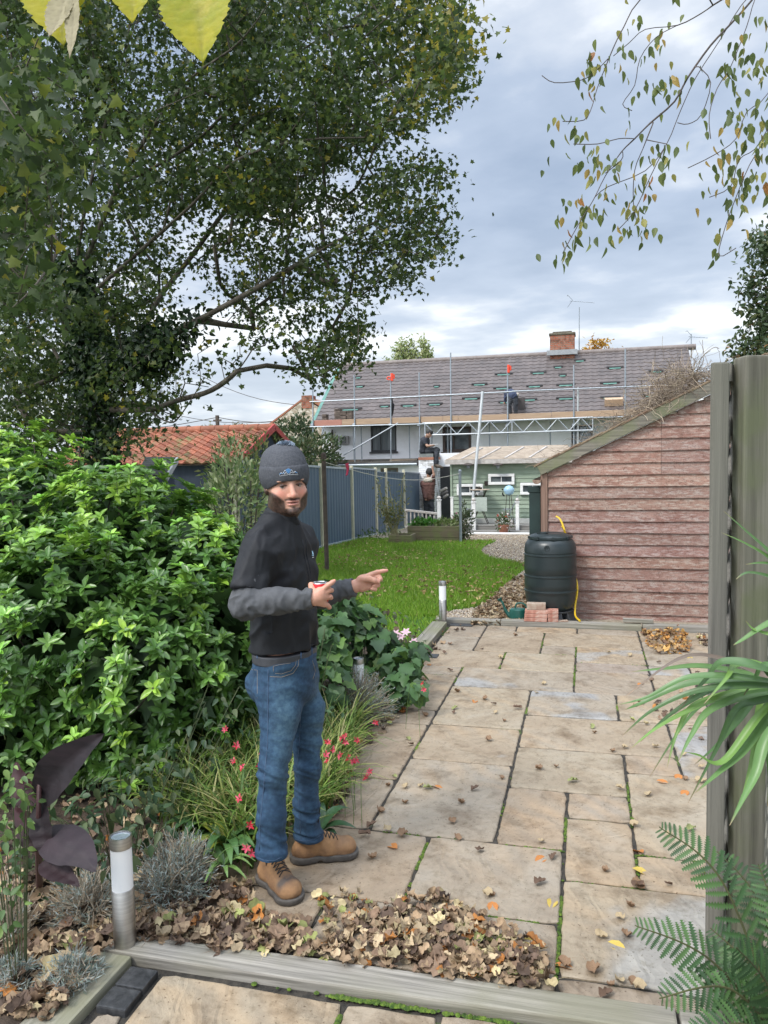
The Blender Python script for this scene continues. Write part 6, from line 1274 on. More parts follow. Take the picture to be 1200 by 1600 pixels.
# ---------------------------------------------------------------- border plants
def blades(name, label, cat, poly, n, h, cols, seed, wd=.006, flowers=None, group=None, lean=.8, floc='red_flower'):
    r = np.random.default_rng(seed); pts = [G(a, b) for a, b in samp(r, poly, n)]; V = []; F = []; T = []
    for p in pts:
        a = r.uniform(0, 6.28); L = h*r.uniform(.5, 1.1); d = Vector((math.cos(a), math.sin(a), 0)); s = Vector((-d.y, d.x, 0)); le = lean*r.uniform(.4, 1.2); c = pick(r, 1, cols)[0]; b = len(V)
        for i in range(6):
            q = i/5; ang = q*le*1.5; pos = p+d*(L*q*math.sin(ang)*.9)+Vector((0, 0, L*q*math.cos(ang*.85))); w = wd*(1-q**2.2)*r.uniform(.8, 1.1)+.0006
            V.append(pos-s*w+Vector((0, 0, w*.4))); V.append(pos+s*w+Vector((0, 0, w*.4))); T += [c*(.85+.3*q)]*2
        for i in range(5): F.append((b+2*i, b+2*i+1, b+2*i+3, b+2*i+2))
    cx = sum(p.x for p in pts)/n; cy = sum(p.y for p in pts)/n; t = thing(name, label, cat, (cx, cy, 0), 0, group)
    link_mesh(mesh_np(np.array(V), np.array(F), np.clip(np.array(T), 0, 1), smooth=True), 'leaf_blades', L_plain, t)
    if flowers:
        for (fx, fy, Y) in flowers:
            c = AD(fx, fy, Y); g = Vector((c.x-.05, c.y+.05, 0)); mb = MB(); g = g+Vector((r.normal()*.07-.05, r.normal()*.05+.04, 0)); mb.tube(smoothline([g, (g*.55+c*.45)+Vector((-.02, .01, c.z*.38)), c+Vector((-.012, .0, .012)), c], 4), .0014, 4, (.14, .24, .07, 1)); fl = mb.build('flower_stem', L_plain, t)
            V, F = ELL4; nn = 6; ax = unit(np.array([[r.normal()*.5, -.6, .6]])); e = unit(np.cross(ax, [[1, 0, 0.1]])); e2 = np.cross(ax, e); ph = np.arange(nn)/nn*6.283
            D = e*np.cos(ph)[:, None]+e2*np.sin(ph)[:, None]+ax*.35; leafobj(floc, scatter(ELL, np.tile(A3(c), (nn, 1)), D, np.tile(ax, (nn, 1)), r.uniform(.014, .024, nn), pick(r, nn, [(.62, .05, .09), (.72, .10, .16), (.60, .03, .05)])), L_pet, fl)
    return t
LIL = [(.13, .22, .04), (.18, .27, .05), (.28, .32, .09), (.36, .34, .14), (.08, .15, .03)]
blades('lily_clump', 'sprawling grassy lily clump left of the man jeans', 'lily plant', [(230,1220),(300,1110),(380,1080),(420,1180),(425,1300),(395,1360),(330,1330),(250,1290)], 1700, .40, LIL, 6, flowers=[(370,1165,3.3),(379,1199,3.25),(374,1248,3.15),(365,1190,3.4),(404,1196,3.3),(390,1290,3.1),(352,1140,3.4),(385,1325,2.95),(392,1334,2.95),(410,1175,3.3)])
blades('lily_clump', 'grassy lily clump with red flowers leaning over the slabs right of the man', 'lily plant', [(500,1130),(545,1110),(560,1150),(545,1200),(530,1240),(505,1290),(480,1250)], 800, .34, LIL, 7, flowers=[(512,1160,3.6),(520,1172,3.55),(534,1153,3.6),(540,1150,3.6),(531,1181,3.5),(512,1188,3.5),(509,1180,3.5),(552,1190,3.45),(556,1188,3.45),(586,1129,3.75),(577,1206,3.45),(573,1215,3.42),(558,1157,3.6),(545,1185,3.5),(540,1160,3.6)])
blades('lily_clump', 'thin grassy shoots beside the broad leaved plant and silver bush', 'lily plant', [(580,1060),(640,1070),(620,1100),(590,1110)], 90, .28, LIL, 8, flowers=[(660,1068,4.6),(662,1078,4.6)])
blades('lily_clump', 'bright grassy shoots behind the man knees', 'lily plant', [(380,1110),(500,1100),(510,1200),(490,1330),(440,1330),(400,1250)], 500, .36, LIL, 12)
def strap(name, label, cx_, cy_, n, L, w, cols, seed, rise=.7, red=False):
    r = np.random.default_rng(seed); g = G(cx_, cy_); t = thing(name, label, 'plant', g); V = []; F = []; T = []
    for k in range(n):
        a = k*2.4+r.uniform(-.2, .2); l = L*r.uniform(.7, 1.1); d = Vector((math.cos(a), math.sin(a), 0)); s = Vector((-d.y, d.x, 0)); c = pick(r, 1, cols)[0]; b = len(V); rs = rise*r.uniform(.5, 1.3)
        for i in range(8):
            q = i/7; ang = q*1.5; pos = g+d*(l*(.15*q+.85*q*math.sin(.5+ang*.65)))+Vector((0, 0, .05+l*rs*math.sin(min(q*2.4, 3.0))*.6)); ww = w*math.sin(math.pi*(q**.8*.93+.05))+.001
            for j, off in ((-1, .25), (0, 0), (1, .25)): V.append(pos+s*ww*j+Vector((0, 0, abs(j)*ww*off))); T.append(c*(1.0 if j else 1.2))
        for i in range(7):
            for j in range(2): F.append((b+3*i+j, b+3*i+j+1, b+3*i+3+j+1, b+3*i+3+j))
    link_mesh(mesh_np(np.array(V), np.array(F), np.clip(np.array(T), 0, 1), smooth=True), 'leaves', L_gloss, t); return t
strap('rosette_plant', 'low rosette of broad pointed green leaves beside the near boot', 355, 1345, 22, .22, .022, [(.07, .15, .05), (.10, .20, .06), (.28, .32, .05)], 3)
strap('rosette_plant', 'dark green rosette plant just left of the one by the boot', 320, 1320, 20, .22, .022, [(.05, .11, .04), (.08, .15, .05)], 4)
strap('rosette_plant', 'broad dark leaf tuft at the heel of the rear boot', 500, 1320, 8, .16, .028, [(.04, .09, .04)], 5)
strap('rosette_plant', 'long narrow leaved tuft hanging towards the leaf litter', 350, 1375, 16, .17, .010, [(.14, .26, .08), (.18, .30, .09)], 6, rise=.6)
# silver bushes
def silver(label, cx_, cy_, w, h, n, seed, brown=.3, name='lavender_bush'):
    r = np.random.default_rng(seed); g = G(cx_, cy_); t = thing(name, label, 'bush', g); mb = MB(); P = []; D = []
    for i in range(n):
        d = Vector(rdir(r, 1, .7)[0]); d.z = abs(d.z)+.12; tip = g+Vector((d.x*w/2, d.y*w/2, d.z*h))*r.uniform(.6, 1.05); m_ = g.lerp(tip, .5)+Vector(r.normal(size=3)*.02); q = r.uniform(.8, 1.3); mb.tube([g+Vector(r.normal(size=3)*.02)*Vector((1, 1, 0)).length, m_, tip], .0016, 3, (q, q, q, 1), cap=False)
        if r.uniform() > brown:
            for _ in range(16): u = r.uniform(.45, 1.02); P.append(np.array(m_.lerp(tip, (u-.45)*1.8) if u > .45 else m_)+r.normal(size=3)*.006); D.append(np.array((tip-g).normalized())+r.normal(size=3)*.7)
    mb.build('stems', M('silver_stem', (.32, .27, .20), (.22, .18, .13), 9, .9), t); P = np.array(P); n = len(P)
    leafobj('foliage', scatter(NEEDLE, P.astype(np.float32), np.array(D), rdir(r, n), r.uniform(.018, .034, n), pick(r, n, [(.34, .40, .38), (.26, .32, .29), (.42, .46, .44), (.2, .25, .2)])), L_plain, t)
    return t
silver('grey silvery lavender bush behind the near bollard', 275, 1400, .36, .24, 480, 2, .35)
silver('silvery lavender bush around the white bollard behind the man', 553, 1125, .62, .30, 620, 3, .3)
silver('silvery tuft spilling by the timber at the bottom left', 115, 1540, .22, .10, 90, 4, .1)
silver('brown twiggy lavender bush left of the near bollard', 140, 1430, .40, .16, 340, 5, .75)
silver('small silver tuft in the litter beyond the bottom left corner', 20, 1545, .18, .09, 70, 6, .1)
silver('dry stalky clump at the lower left frame edge', 10, 1480, .26, .26, 160, 7, .9)
# broad leaved anemone / vine in front of the lawn
def lobed(name, label, spots_, n, size, cols, seed, floor=.0, T=MAPLE, group=None):
    r = np.random.default_rng(seed); P = []; N_ = []
    for (px, py, D, s) in spots_:
        c = np.array(AD(px, py, D)); m = int(n*s)
        for _ in range(m): d = rdir(r, 1)[0]; P.append(c+d*s*.5*r.uniform(.3, 1)**.5); N_.append(d)
    P = np.array(P); N_ = np.array(N_); k = (P[:, 2] > .04) & ~((P[:, 1] > 2) & (P[:, 1] < 4.95) & (np.abs(P[:, 0]+1.5*P[:, 1]/4.88) < .085) & (P[:, 2] > .28-(4.88-P[:, 1])*.28)); P, N_ = P[k], N_[k]; m = len(P); g = P.mean(0); t = thing(name, label, 'plant', (g[0], g[1], 0), 0, group)
    Yd = N_*[.8, .8, .2]+rdir(r, m)*.6+[0, 0, -.55]; Z = N_*.7+rdir(r, m)*.3+[0, -.3, .8]
    leafobj('leaves', scatter(T, P.astype(np.float32), Yd, Z, r.uniform(*size, m), pick(r, m, cols, None, .2)), L_plain, t, smooth=False); mb = MB()
    for i in range(0, m, 12): q = P[i]; b0 = np.array([g[0]*.6+q[0]*.4, g[1]*.6+q[1]*.4, 0]); mb.tube(smoothline([b0, (b0+q)/2+[0, 0, .05], q], 3), .0025, 4, (1, 1.6, .8, 1))
    mb.build('stems', m_bark2, t); return t
VINE = tmpl([(0, 0), (.22, -.10), (.46, .06), (.42, .28), (.56, .48), (.34, .58), (.26, .80), (0, 1), (-.26, .80), (-.34, .58), (-.56, .48), (-.42, .28), (-.46, .06), (-.22, -.10)], 0.25, 0.35, (0, .35))
ANE = [(.06, .13, .045), (.08, .17, .055), (.12, .22, .05), (.05, .10, .045)]
lobed('anemone_plant', 'broad lobed leaved plant between the man and the lawn bollard', [(530,960,5.2,.34),(530,1010,5.0,.36),(580,1000,5.8,.36),(515,1060,4.8,.28),(600,1045,5.7,.30),(630,1040,5.4,.26),(625,1072,5.2,.20),(642,1070,5.1,.16),(560,970,5.8,.3),(500,1000,5.0,.34),(640,1020,5.7,.24),(520,925,5.6,.22),(580,1025,5.9,.30)], 190, (.06, .12), ANE, 21, T=VINE)
lobed('anemone_plant', 'thin straggly dark stems with pale pink blooms by the lawn edge', [(630,1000,6.6,.34),(650,1015,6.3,.26),(600,975,6.8,.4),(560,950,7.0,.4)], 110, (.04, .05), [(.10, .12, .06), (.16, .12, .08), (.2, .15, .1), (.08, .12, .04)], 22)
r = np.random.default_rng(23)
for k, (px, py) in enumerate(((618, 990), (627, 995), (634, 988), (646, 1003))):
    c = AD(px, py, 6.3); nn = 6; ph = np.arange(nn)/nn*6.283; ax = np.array([[0, -.7, .7]]); e = np.array([[1., 0, 0]]); e2 = np.cross(ax, e); D = e*np.cos(ph)[:, None]+e2*np.sin(ph)[:, None]+ax*.2
    mb = MB(); t = thing('pink_flower', 'pale pink bloom among the dark stems at the lawn edge', 'flower', (c.x, c.y, 0), 0, 'pale pink blooms by the lawn'); mb.tube([(c.x, c.y, 0), c], .002, 4, (.6, 1.2, .5, 1)); mb.build('stem', m_bark2, t)
    leafobj('petals', scatter(OVATE, np.tile(A3(c), (nn, 1)), D, np.tile(ax, (nn, 1)), r.uniform(.035, .05, nn), pick(r, nn, [(.75, .50, .60), (.8, .62, .68)])), L_pet, t)
# undergrowth filling the bed below the bright bush
lobed('ground_cover_plant', 'dark leafy undergrowth beneath the bright green bush', [(200,1240,3.2,.30),(150,1260,3.1,.26),(100,1300,3.1,.3),(250,1210,3.4,.3),(300,1170,3.6,.34),(60,1350,3.0,.3),(350,1100,3.9,.30),(20,1280,3.2,.34),(240,1290,3.05,.2),(180,1330,2.9,.16)], 200, (.035, .06), [(.035, .075, .03), (.05, .09, .035), (.08, .11, .04)], 31, T=OVATE)
lobed('ground_cover_plant', 'light green straggly rose shoots at the lower left frame edge', [(8,1230,2.5,.16),(30,1270,2.5,.14),(10,1310,2.5,.16),(5,1360,2.5,.14),(25,1200,2.5,.10),(10,1420,2.4,.12)], 170, (.022, .045), [(.14, .24, .06), (.20, .30, .08), (.09, .16, .05)], 32, T=OVATE)
lobed('ground_cover_plant', 'low mixed greenery filling the bed behind the man legs', [(450,1080,4.2,.4),(400,1050,4.4,.4),(480,1020,4.6,.4),(440,1150,3.9,.26),(470,1110,4.1,.3),(530,1100,4.4,.2)], 150, (.04, .05), [(.045, .10, .035), (.07, .13, .045)], 33, T=OVATE)
# dark canna
m_canna = M('canna_leaf', (.012, .009, .011), (.022, .015, .018), 3, .6, .002, 5, stretch=(1, 1, 8), spec=.25)
ct = G(62, 1395); t = thing('dark_canna', 'purple black canna with big pointed leaves at the left', 'canna plant', ct)
mb = MB(); mb.tube(smoothline([ct, AD(60, 1300, 2.55), AD(62, 1210, 2.55)], 4), [.012]*5+[.008]*4, 8); mb.build('stem', M('canna_stem', (.05, .02, .022), (.07, .03, .03), 6, .5), t, smooth=True)
def bigleaf(pts, w, curl, tintc=(1, 1, 1), nrm=(0, -1, .3), mat=m_canna):
    L = smoothline(pts, 6); n = len(L); V = []; F = []; T = []; nx = 8
    for i, p in enumerate(L):
        d = (L[min(i+1, n-1)]-L[max(i-1, 0)]).normalized(); s = d.cross(Vector(nrm)).normalized(); up = s.cross(d); q = i/(n-1); ww = w*math.sin(math.pi*min(1, q**.75))*(1-.15*q)+.001
        for j in range(nx+1): u = j/nx*2-1; V.append(p+s*ww*u+up*(abs(u)*ww*curl+.003*math.sin(q*30+u*2))); T.append(tintc)
    for i in range(n-1):
        for j in range(nx): a = i*(nx+1)+j; F.append((a, a+1, a+nx+2, a+nx+1))
    link_mesh(mesh_np(np.array(V), np.array(F), np.array(T), smooth=True), 'leaf', mat, t)
bigleaf([AD(62,1252,2.55), AD(85,1215,2.5), AD(120,1180,2.45), AD(163,1146,2.4)], .072, .35)
bigleaf([AD(62,1300,2.55), AD(90,1312,2.45), AD(125,1330,2.38), AD(150,1362,2.32)], .068, -.25, (1.5, 1.5, 1.5), (0, -.6, .8))
bigleaf([AD(60,1260,2.56), AD(45,1235,2.6), AD(32,1222,2.62), AD(25,1190,2.66)], .06, .3, (1.6, .7, .7))
bigleaf([AD(60,1330,2.56), AD(48,1300,2.6), AD(36,1280,2.65), AD(20,1260,2.7)], .05, .3, (1.5, .6, .6))
bigleaf([AD(62,1350,2.5), AD(85,1360,2.45), AD(105,1370,2.4), AD(125,1385,2.36)], .035, .3, (1.3, 1, 1), (0, -.6, .8))
bigleaf([AD(62,1250,2.55), AD(66,1290,2.5), AD(72,1320,2.48), AD(78,1350,2.46)], .045, .3, (.9, .8, .8))
# ---------------------------------------------------------------- trellis, post, palm and fern at the right
m_tw = woodmat('trellis_wood', (.19, .175, .15), (.095, .088, .076), 'z', (.15, .145, .11), 1.2)
m_post = woodmat('mossy_post', (.17, .16, .125), (.075, .07, .052), 'z', (.10, .11, .055), 9.0, grain=.7)
DP = 1.72
tr0 = G(1108, 1500); 
pX = AD(1120.5, 1000, 1.78); p2X = AD(1170, 1000, 1.80)
tp = thing('trellis_panel', 'thin grey trellis panel seen edge on beside the mossy post', 'trellis', (pX.x, pX.y, 0))
zt = AD(1115, 570, 1.78).z
# local axes: u to the right in the picture, w away
uu = Vector((math.cos(YAW+rad(-0)), math.sin(YAW), 0)); ww_ = Vector((-uu.y, uu.x, 0))
def upright(cx, cy, hw, hd, z1, mat, parent, name, bev=.004, u=uu, w=ww_):
    mb = MB(); mb.obox((cx, cy, z1/2), u*hw, w*hd, (0, 0, z1/2)); return mb.build(name, mat, parent, bevel=bev, seg=2)
upright(pX.x, pX.y, .0190, .008, zt, m_tw, tp, 'frame_upright')
q = AD(1143, 1000, 1.86); upright(q.x, q.y, .0045, .006, zt-.02, m_tw, tp, 'lattice_upright')
mb = MB()
dv = (Vector((q.x, q.y, 0))-Vector((pX.x, pX.y, 0)))
# panel runs away from the viewer towards the right-hand house corner
pd_ = Vector((.30, .95, 0)).normalized(); o0 = Vector((pX.x, pX.y, 0))+uu*.018+ww_*.03
for s in (1, -1):
    for k in range(-8, 22):
        a = o0+Vector((0, 0, k*.13)); b = o0+pd_*1.1+Vector((0, 0, k*.13+s*1.1)); 
        if s < 0 and b.z < -1.0: continue
        # clip to the panel
        t0, t1 = 0.0, 1.0; za, zb_ = a.z, b.z
        def cz(t): return za+(zb_-za)*t
        if zb_ != za:
            for lim in (.02, zt-.03):
                tt = (lim-za)/(zb_-za)
                if 0 < tt < 1:
                    if (lim == .02) == (zb_ > za): t0 = max(t0, tt)
                    else: t1 = min(t1, tt)
        if not (.02 <= cz((t0+t1)/2) <= zt-.03) or t1 <= t0: continue
        A1_, B1_ = a.lerp(b, t0), a.lerp(b, t1); off = Vector((pd_.y, -pd_.x, 0))*(.006*s)
        if (B1_-A1_).length > .05: mb.beam(A1_+off, B1_+off, .010, .032, up=Vector((pd_.y, -pd_.x, 0)).cross(B1_-A1_))
mb.build('lattice', m_tw, tp)
e1 = o0+pd_*1.1; upright(e1.x, e1.y, .022, .022, zt, m_tw, tp, 'frame_upright'); mb = MB(); mb.beam(o0+Vector((0, 0, zt-.02)), e1+Vector((0, 0, zt-.02)), .04, .04); mb.build('top_rail', m_tw, tp)
pz1 = AD(1165, 561, 1.80).z
mb = MB(); mb.obox((p2X.x, p2X.y, pz1/2), uu*.031, ww_*.031, (0, 0, pz1/2)); 
tag(mb.build('timber_post', m_post, bevel=.007, seg=3), 'thick green tinged timber post at the right edge', 'post')
# strap leaved palm
m_palm = leafmat('palm_leaf', .38, .2, .5)
def palmleaf(pts, w, col, parent, nm='frond', tip=(.25, .18, .08), V_=.35, nrm=(0, -.5, .9)):
    L = smoothline(pts, 8); n = len(L); V = []; F = []; T = []
    for i, p in enumerate(L):
        d = (L[min(i+1, n-1)]-L[max(i-1, 0)]).normalized(); s = d.cross(Vector(nrm)).normalized(); up = s.cross(d); q = i/(n-1); ww = w*min(1, (1-q)*1.5)*(.6+.4*min(1, q*3))+.0003
        for u in (-1, -.5, 0, .5, 1): V.append(p+s*ww*u+up*(abs(u)*ww*V_)); c = np.array(col)*(1.0+.35*(1-abs(u)))*(1 if u else .8); T.append(c*(1-max(0, q-.86)/.14)+np.array(tip)*max(0, q-.86)/.14)
    for i in range(n-1):
        for j in range(4): a = i*5+j; F.append((a, a+1, a+6, a+5))
    link_mesh(mesh_np(np.array(V), np.array(F), np.clip(np.array(T), 0, 1), smooth=True), nm, m_palm, parent)
hub = AD(1260, 1078, 1.30); hub2 = AD(1300, 935, 1.36)
palm = thing('fan_palm', 'fan palm with long green strap leaves reaching in from the right', 'palm', (hub.x+.02, hub.y, 0))
mb = MB(); mb.tube(smoothline([(hub.x+.25, hub.y+.1, 0), (hub.x+.24, hub.y+.1, .5), (hub.x+.22, hub.y+.1, .95)], 3), .06, 12); mb.build('trunk', M('fibre_trunk', (.12, .08, .05), (.06, .04, .025), 20, .95, .02, 40), palm, smooth=True)
mb = MB(); mb.tube([hub, (hub.x+.22, hub.y+.1, .95)], .008, 6, (.10, .19, .06, 1)); mb.tube([hub2, (hub.x+.22, hub.y+.1, .95)], .008, 6, (.10, .19, .06, 1)); mb.build('leaf_stalk', L_plain, palm)
GR = [(.085, .17, .05), (.11, .21, .06), (.07, .14, .045), (.15, .27, .06)]
FR = [[(1180,1062),(1080,1058),(1010,1090),(962,1102)], [(1180,1058),(1100,1042),(1040,1045),(985,1050)], [(1180,1072),(1090,1080),(1020,1110),(972,1150)], [(1180,1075),(1100,1100),(1030,1135),(985,1170)], [(1180,1080),(1110,1095),(1070,1130),(1015,1214)], [(1180,1085),(1110,1110),(1080,1150),(1060,1190)],
 [(1190,1095),(1150,1110),(1120,1170),(1075,1255)], [(1200,1098),(1185,1130),(1175,1190),(1155,1265)], [(1180,1065),(1080,1068),(1000,1100),(975,1110)], [(1190,1055),(1120,1028),(1060,1030),(975,1090)], [(1190,1045),(1130,1035),(1105,1060),(1060,1110)], [(1190,1040),(1150,1040),(1135,1060),(1100,1100)],
 [(1190,1085),(1150,1130),(1120,1165),(1085,1195)], [(1200,1120),(1160,1175),(1120,1210),(1085,1240)], [(1210,1060),(1195,1038),(1180,1060),(1160,1090)], [(1195,1110),(1130,1190),(1090,1180),(1070,1175)], [(1205,1100),(1200,1160),(1203,1220),(1199,1260)], [(1200,1150),(1180,1210),(1160,1250),(1140,1290)], [(1180,1070),(1120,1075),(1050,1115),(1000,1160)], [(1180,1078),(1090,1100),(1060,1140),(1042,1200)]]
r = np.random.default_rng(3)
for k, f in enumerate(FR):
    dd = 1.30+r.uniform(-.06, .10); pts = [hub]+[AD(a, b, dd+(.02*i)*(-1)**k) for i, (a, b) in enumerate(f)]
    brown = k in (6, 5, 9); palmleaf(pts, r.uniform(.0065, .0105), (.16, .12, .09) if brown and k == 9 else GR[k % 4], palm, tip=(.30, .20, .12))
for k, f in enumerate([[(1240,905),(1200,862),(1165,830),(1130,798)], [(1240,910),(1200,872),(1165,850),(1127,832)], [(1250,930),(1210,905),(1170,895),(1150,905)], [(1260,960),(1215,990),(1180,985),(1165,970)], [(1240,900),(1215,885),(1190,880),(1165,882)], [(1260,950),(1200,975),(1160,1000),(1146,1008)]]):
    palmleaf([hub2]+[AD(a, b, 1.36) for a, b in f], .008, GR[k % 4], palm)
# fern
_o = [(.004, 0)]
for _k in range(10): _w = .165*math.sin(math.pi*(.16+.80*_k/10))**.7; _o += [(_w*.32, _k/10+.02), (_w, _k/10+.088)]
_o += [(.003, 1)]; _m = len(_o)
PINNA = (np.array([(x, y, x*.3-.12*y*y) for x, y in _o]+[(0, y, -.12*y*y) for x, y in _o]+[(-x, y, x*.3-.12*y*y) for x, y in _o], np.float32), np.array([(_m+i, i, i+1, _m+i+1) for i in range(_m-1)]+[(2*_m+i, _m+i, _m+i+1, 2*_m+i+1) for i in range(_m-1)], np.int32))
def fern(hubp, tips, label, seed):
    r = np.random.default_rng(seed); t = thing('fern', label, 'fern', (hubp.x, hubp.y, 0))
    for tip, mid, L_ in tips:
        pts = smoothline([hubp, mid, tip], 12); n = len(pts); mb = MB(); mb.tube(pts, [.003-.002*i/n for i in range(n)], 5, (.8, 1.1, .4, 1)); rc = mb.build('rachis', m_bark2, t); P = []; Yd = []; Zd = []; S = []; parts = []
        for i in range(3, n-1):
            for h in (0,):
                q = (i+h)/n; p = pts[i].lerp(pts[i+1], h); d = (pts[i+1]-pts[i]).normalized(); s = d.cross(Vector((.1, -.75, .65))).normalized(); nn = s.cross(d); L = L_*r.uniform(.8, 1.1)*math.sin(math.pi*min(.985, .12+.86*q))**.8
                for sd in (-1, 1):
                    ax = (s*sd+d*.45+nn*r.uniform(-.15, .1)).normalized(); m = max(4, int(L/.0062)); side = ax.cross(nn).normalized()
                    P.append(p); Yd.append(ax-nn*.12); Zd.append(nn+s*r.normal()*.2); S.append(L)
        P = np.array(P, np.float32); m = len(P)
        leafobj('pinnae', scatter(PINNA, P, np.array(Yd), np.array(Zd), np.array(S), pick(r, m, [(.040, .085, .032), (.05, .11, .038), (.075, .15, .045)], None, .2)), L_plain, rc)
hf = AD(1230, 1640, 1.42)
fern(hf, [(AD(1030,1292,1.5), AD(1130,1380,1.45), .048), (AD(992,1446,1.42), AD(1110,1500,1.40), .046), (AD(1030,1560,1.36), AD(1140,1545,1.38), .044), (AD(1120,1330,1.6), AD(1190,1420,1.5), .044), (AD(1185,1350,1.5), AD(1215,1450,1.45), .044), (AD(1080,1620,1.30), AD(1160,1600,1.35), .044), (AD(1230,1380,1.45), AD(1240,1500,1.42), .044), (AD(1110,1450,1.55), AD(1180,1520,1.48), .05), (AD(1150,1480,1.3), AD(1200,1540,1.35), .05)], 'dark green fern arching in front of the trellis foot', 4)
mb = MB(); mb.tube([(hf.x+.03, hf.y+.02, -.01), hf], .028, 10); f_ = [o for o in bpy.data.objects if o.name.startswith('fern')][0]; mb.build('trunk', m_bark, f_)
# weed at the shed foot
lobed('weed', 'small green weed growing at the foot of the red shed', [(968,968,8.1,.16),(975,972,8.1,.16),(962,962,8.1,.10)], 260, (.02, .04), [(.07, .11, .05), (.09, .13, .06)], 51, T=OVATE)
# near yellow vine leaves hanging into the top of the view
m_vine = M('yellow_vine_leaf', (.55, .50, .03), (.40, .42, .03), 26, .5, .0015, 60, transl=.5, c3=(.60, .50, .08), s3=14)
sp_v = thing('vine_sprig', 'yellow vine leaves hanging close overhead at the top left', 'vine', AD(200, -120, 1.0))
mb = MB(); mb.tube(smoothline([AD(-200, -260, 1.15), AD(50, -150, 1.05), AD(200, -120, 1.0), AD(330, -150, .98)], 5), .0035, 6); 
for a, b in (((90, -140), (95, -50)), ((210, -122), (215, -60)), ((305, -145), (308, -60)), ((115, -135), (112, -20))): mb.tube([AD(*a, 1.02), AD(*b, .97)], .0016, 5)
mb.build('stem', m_bark2, sp_v)
def vleaf(base_, tip_, w, D, lobes, dry=False, nrm=(0.1, -1, .25)):
    a, b = AD(*base_, D), AD(*tip_, D-.01); d = (b-a); L = d.length; d.normalize(); s = d.cross(Vector(nrm)).normalized(); nn = s.cross(d)
    prof = [(0, .02), (.05, .5), (.2, .8), (.3, .84), (.4, .98), (.5, 1.0), (.56, .93), (.62, .92), (.68, .74), (.74, .72), (.8, .50), (.86, .42), (.92, .2), (1, .004)]
    V = []; F = []; T = []; m = 9; n = 46
    for i in range(n):
        q = i/(n-1); hw = np.interp(q, [x for x, _ in prof], [y for _, y in prof])*w*(1+.06*math.sin(i*2.4))
        for j in range(m): u = j/(m-1)*2-1; vein = abs(math.sin((q*6+abs(u)*2.2)*math.pi)); V.append(a+d*L*q+s*hw*u+nn*(abs(u)*hw*.25+.0016*vein-.012*q*q*(1 if not dry else -2))); c = 1.0-.12*(vein < .25)-.18*(abs(u) < .05); T.append((c, c*.97, c))
    for i in range(n-1):
        for j in range(m-1): k = i*m+j; F.append((k, k+1, k+m+1, k+m))
    link_mesh(mesh_np(np.array(V), np.array(F), np.array(T), smooth=True), 'leaf', M('withered_leaf', (.42, .38, .24), (.30, .27, .16), 20, .8, transl=.3) if dry else m_vine, sp_v)
vleaf((305, -60), (312, 90), .047, .98, 1); vleaf((88, -70), (92, 62), .045, .97, 1); vleaf((215, -70), (200, 26), .036, .99, 1); vleaf((112, -40), (126, 112), .010, .95, 0, True); vleaf((105, -30), (95, 80), .018, .96, 0, True)
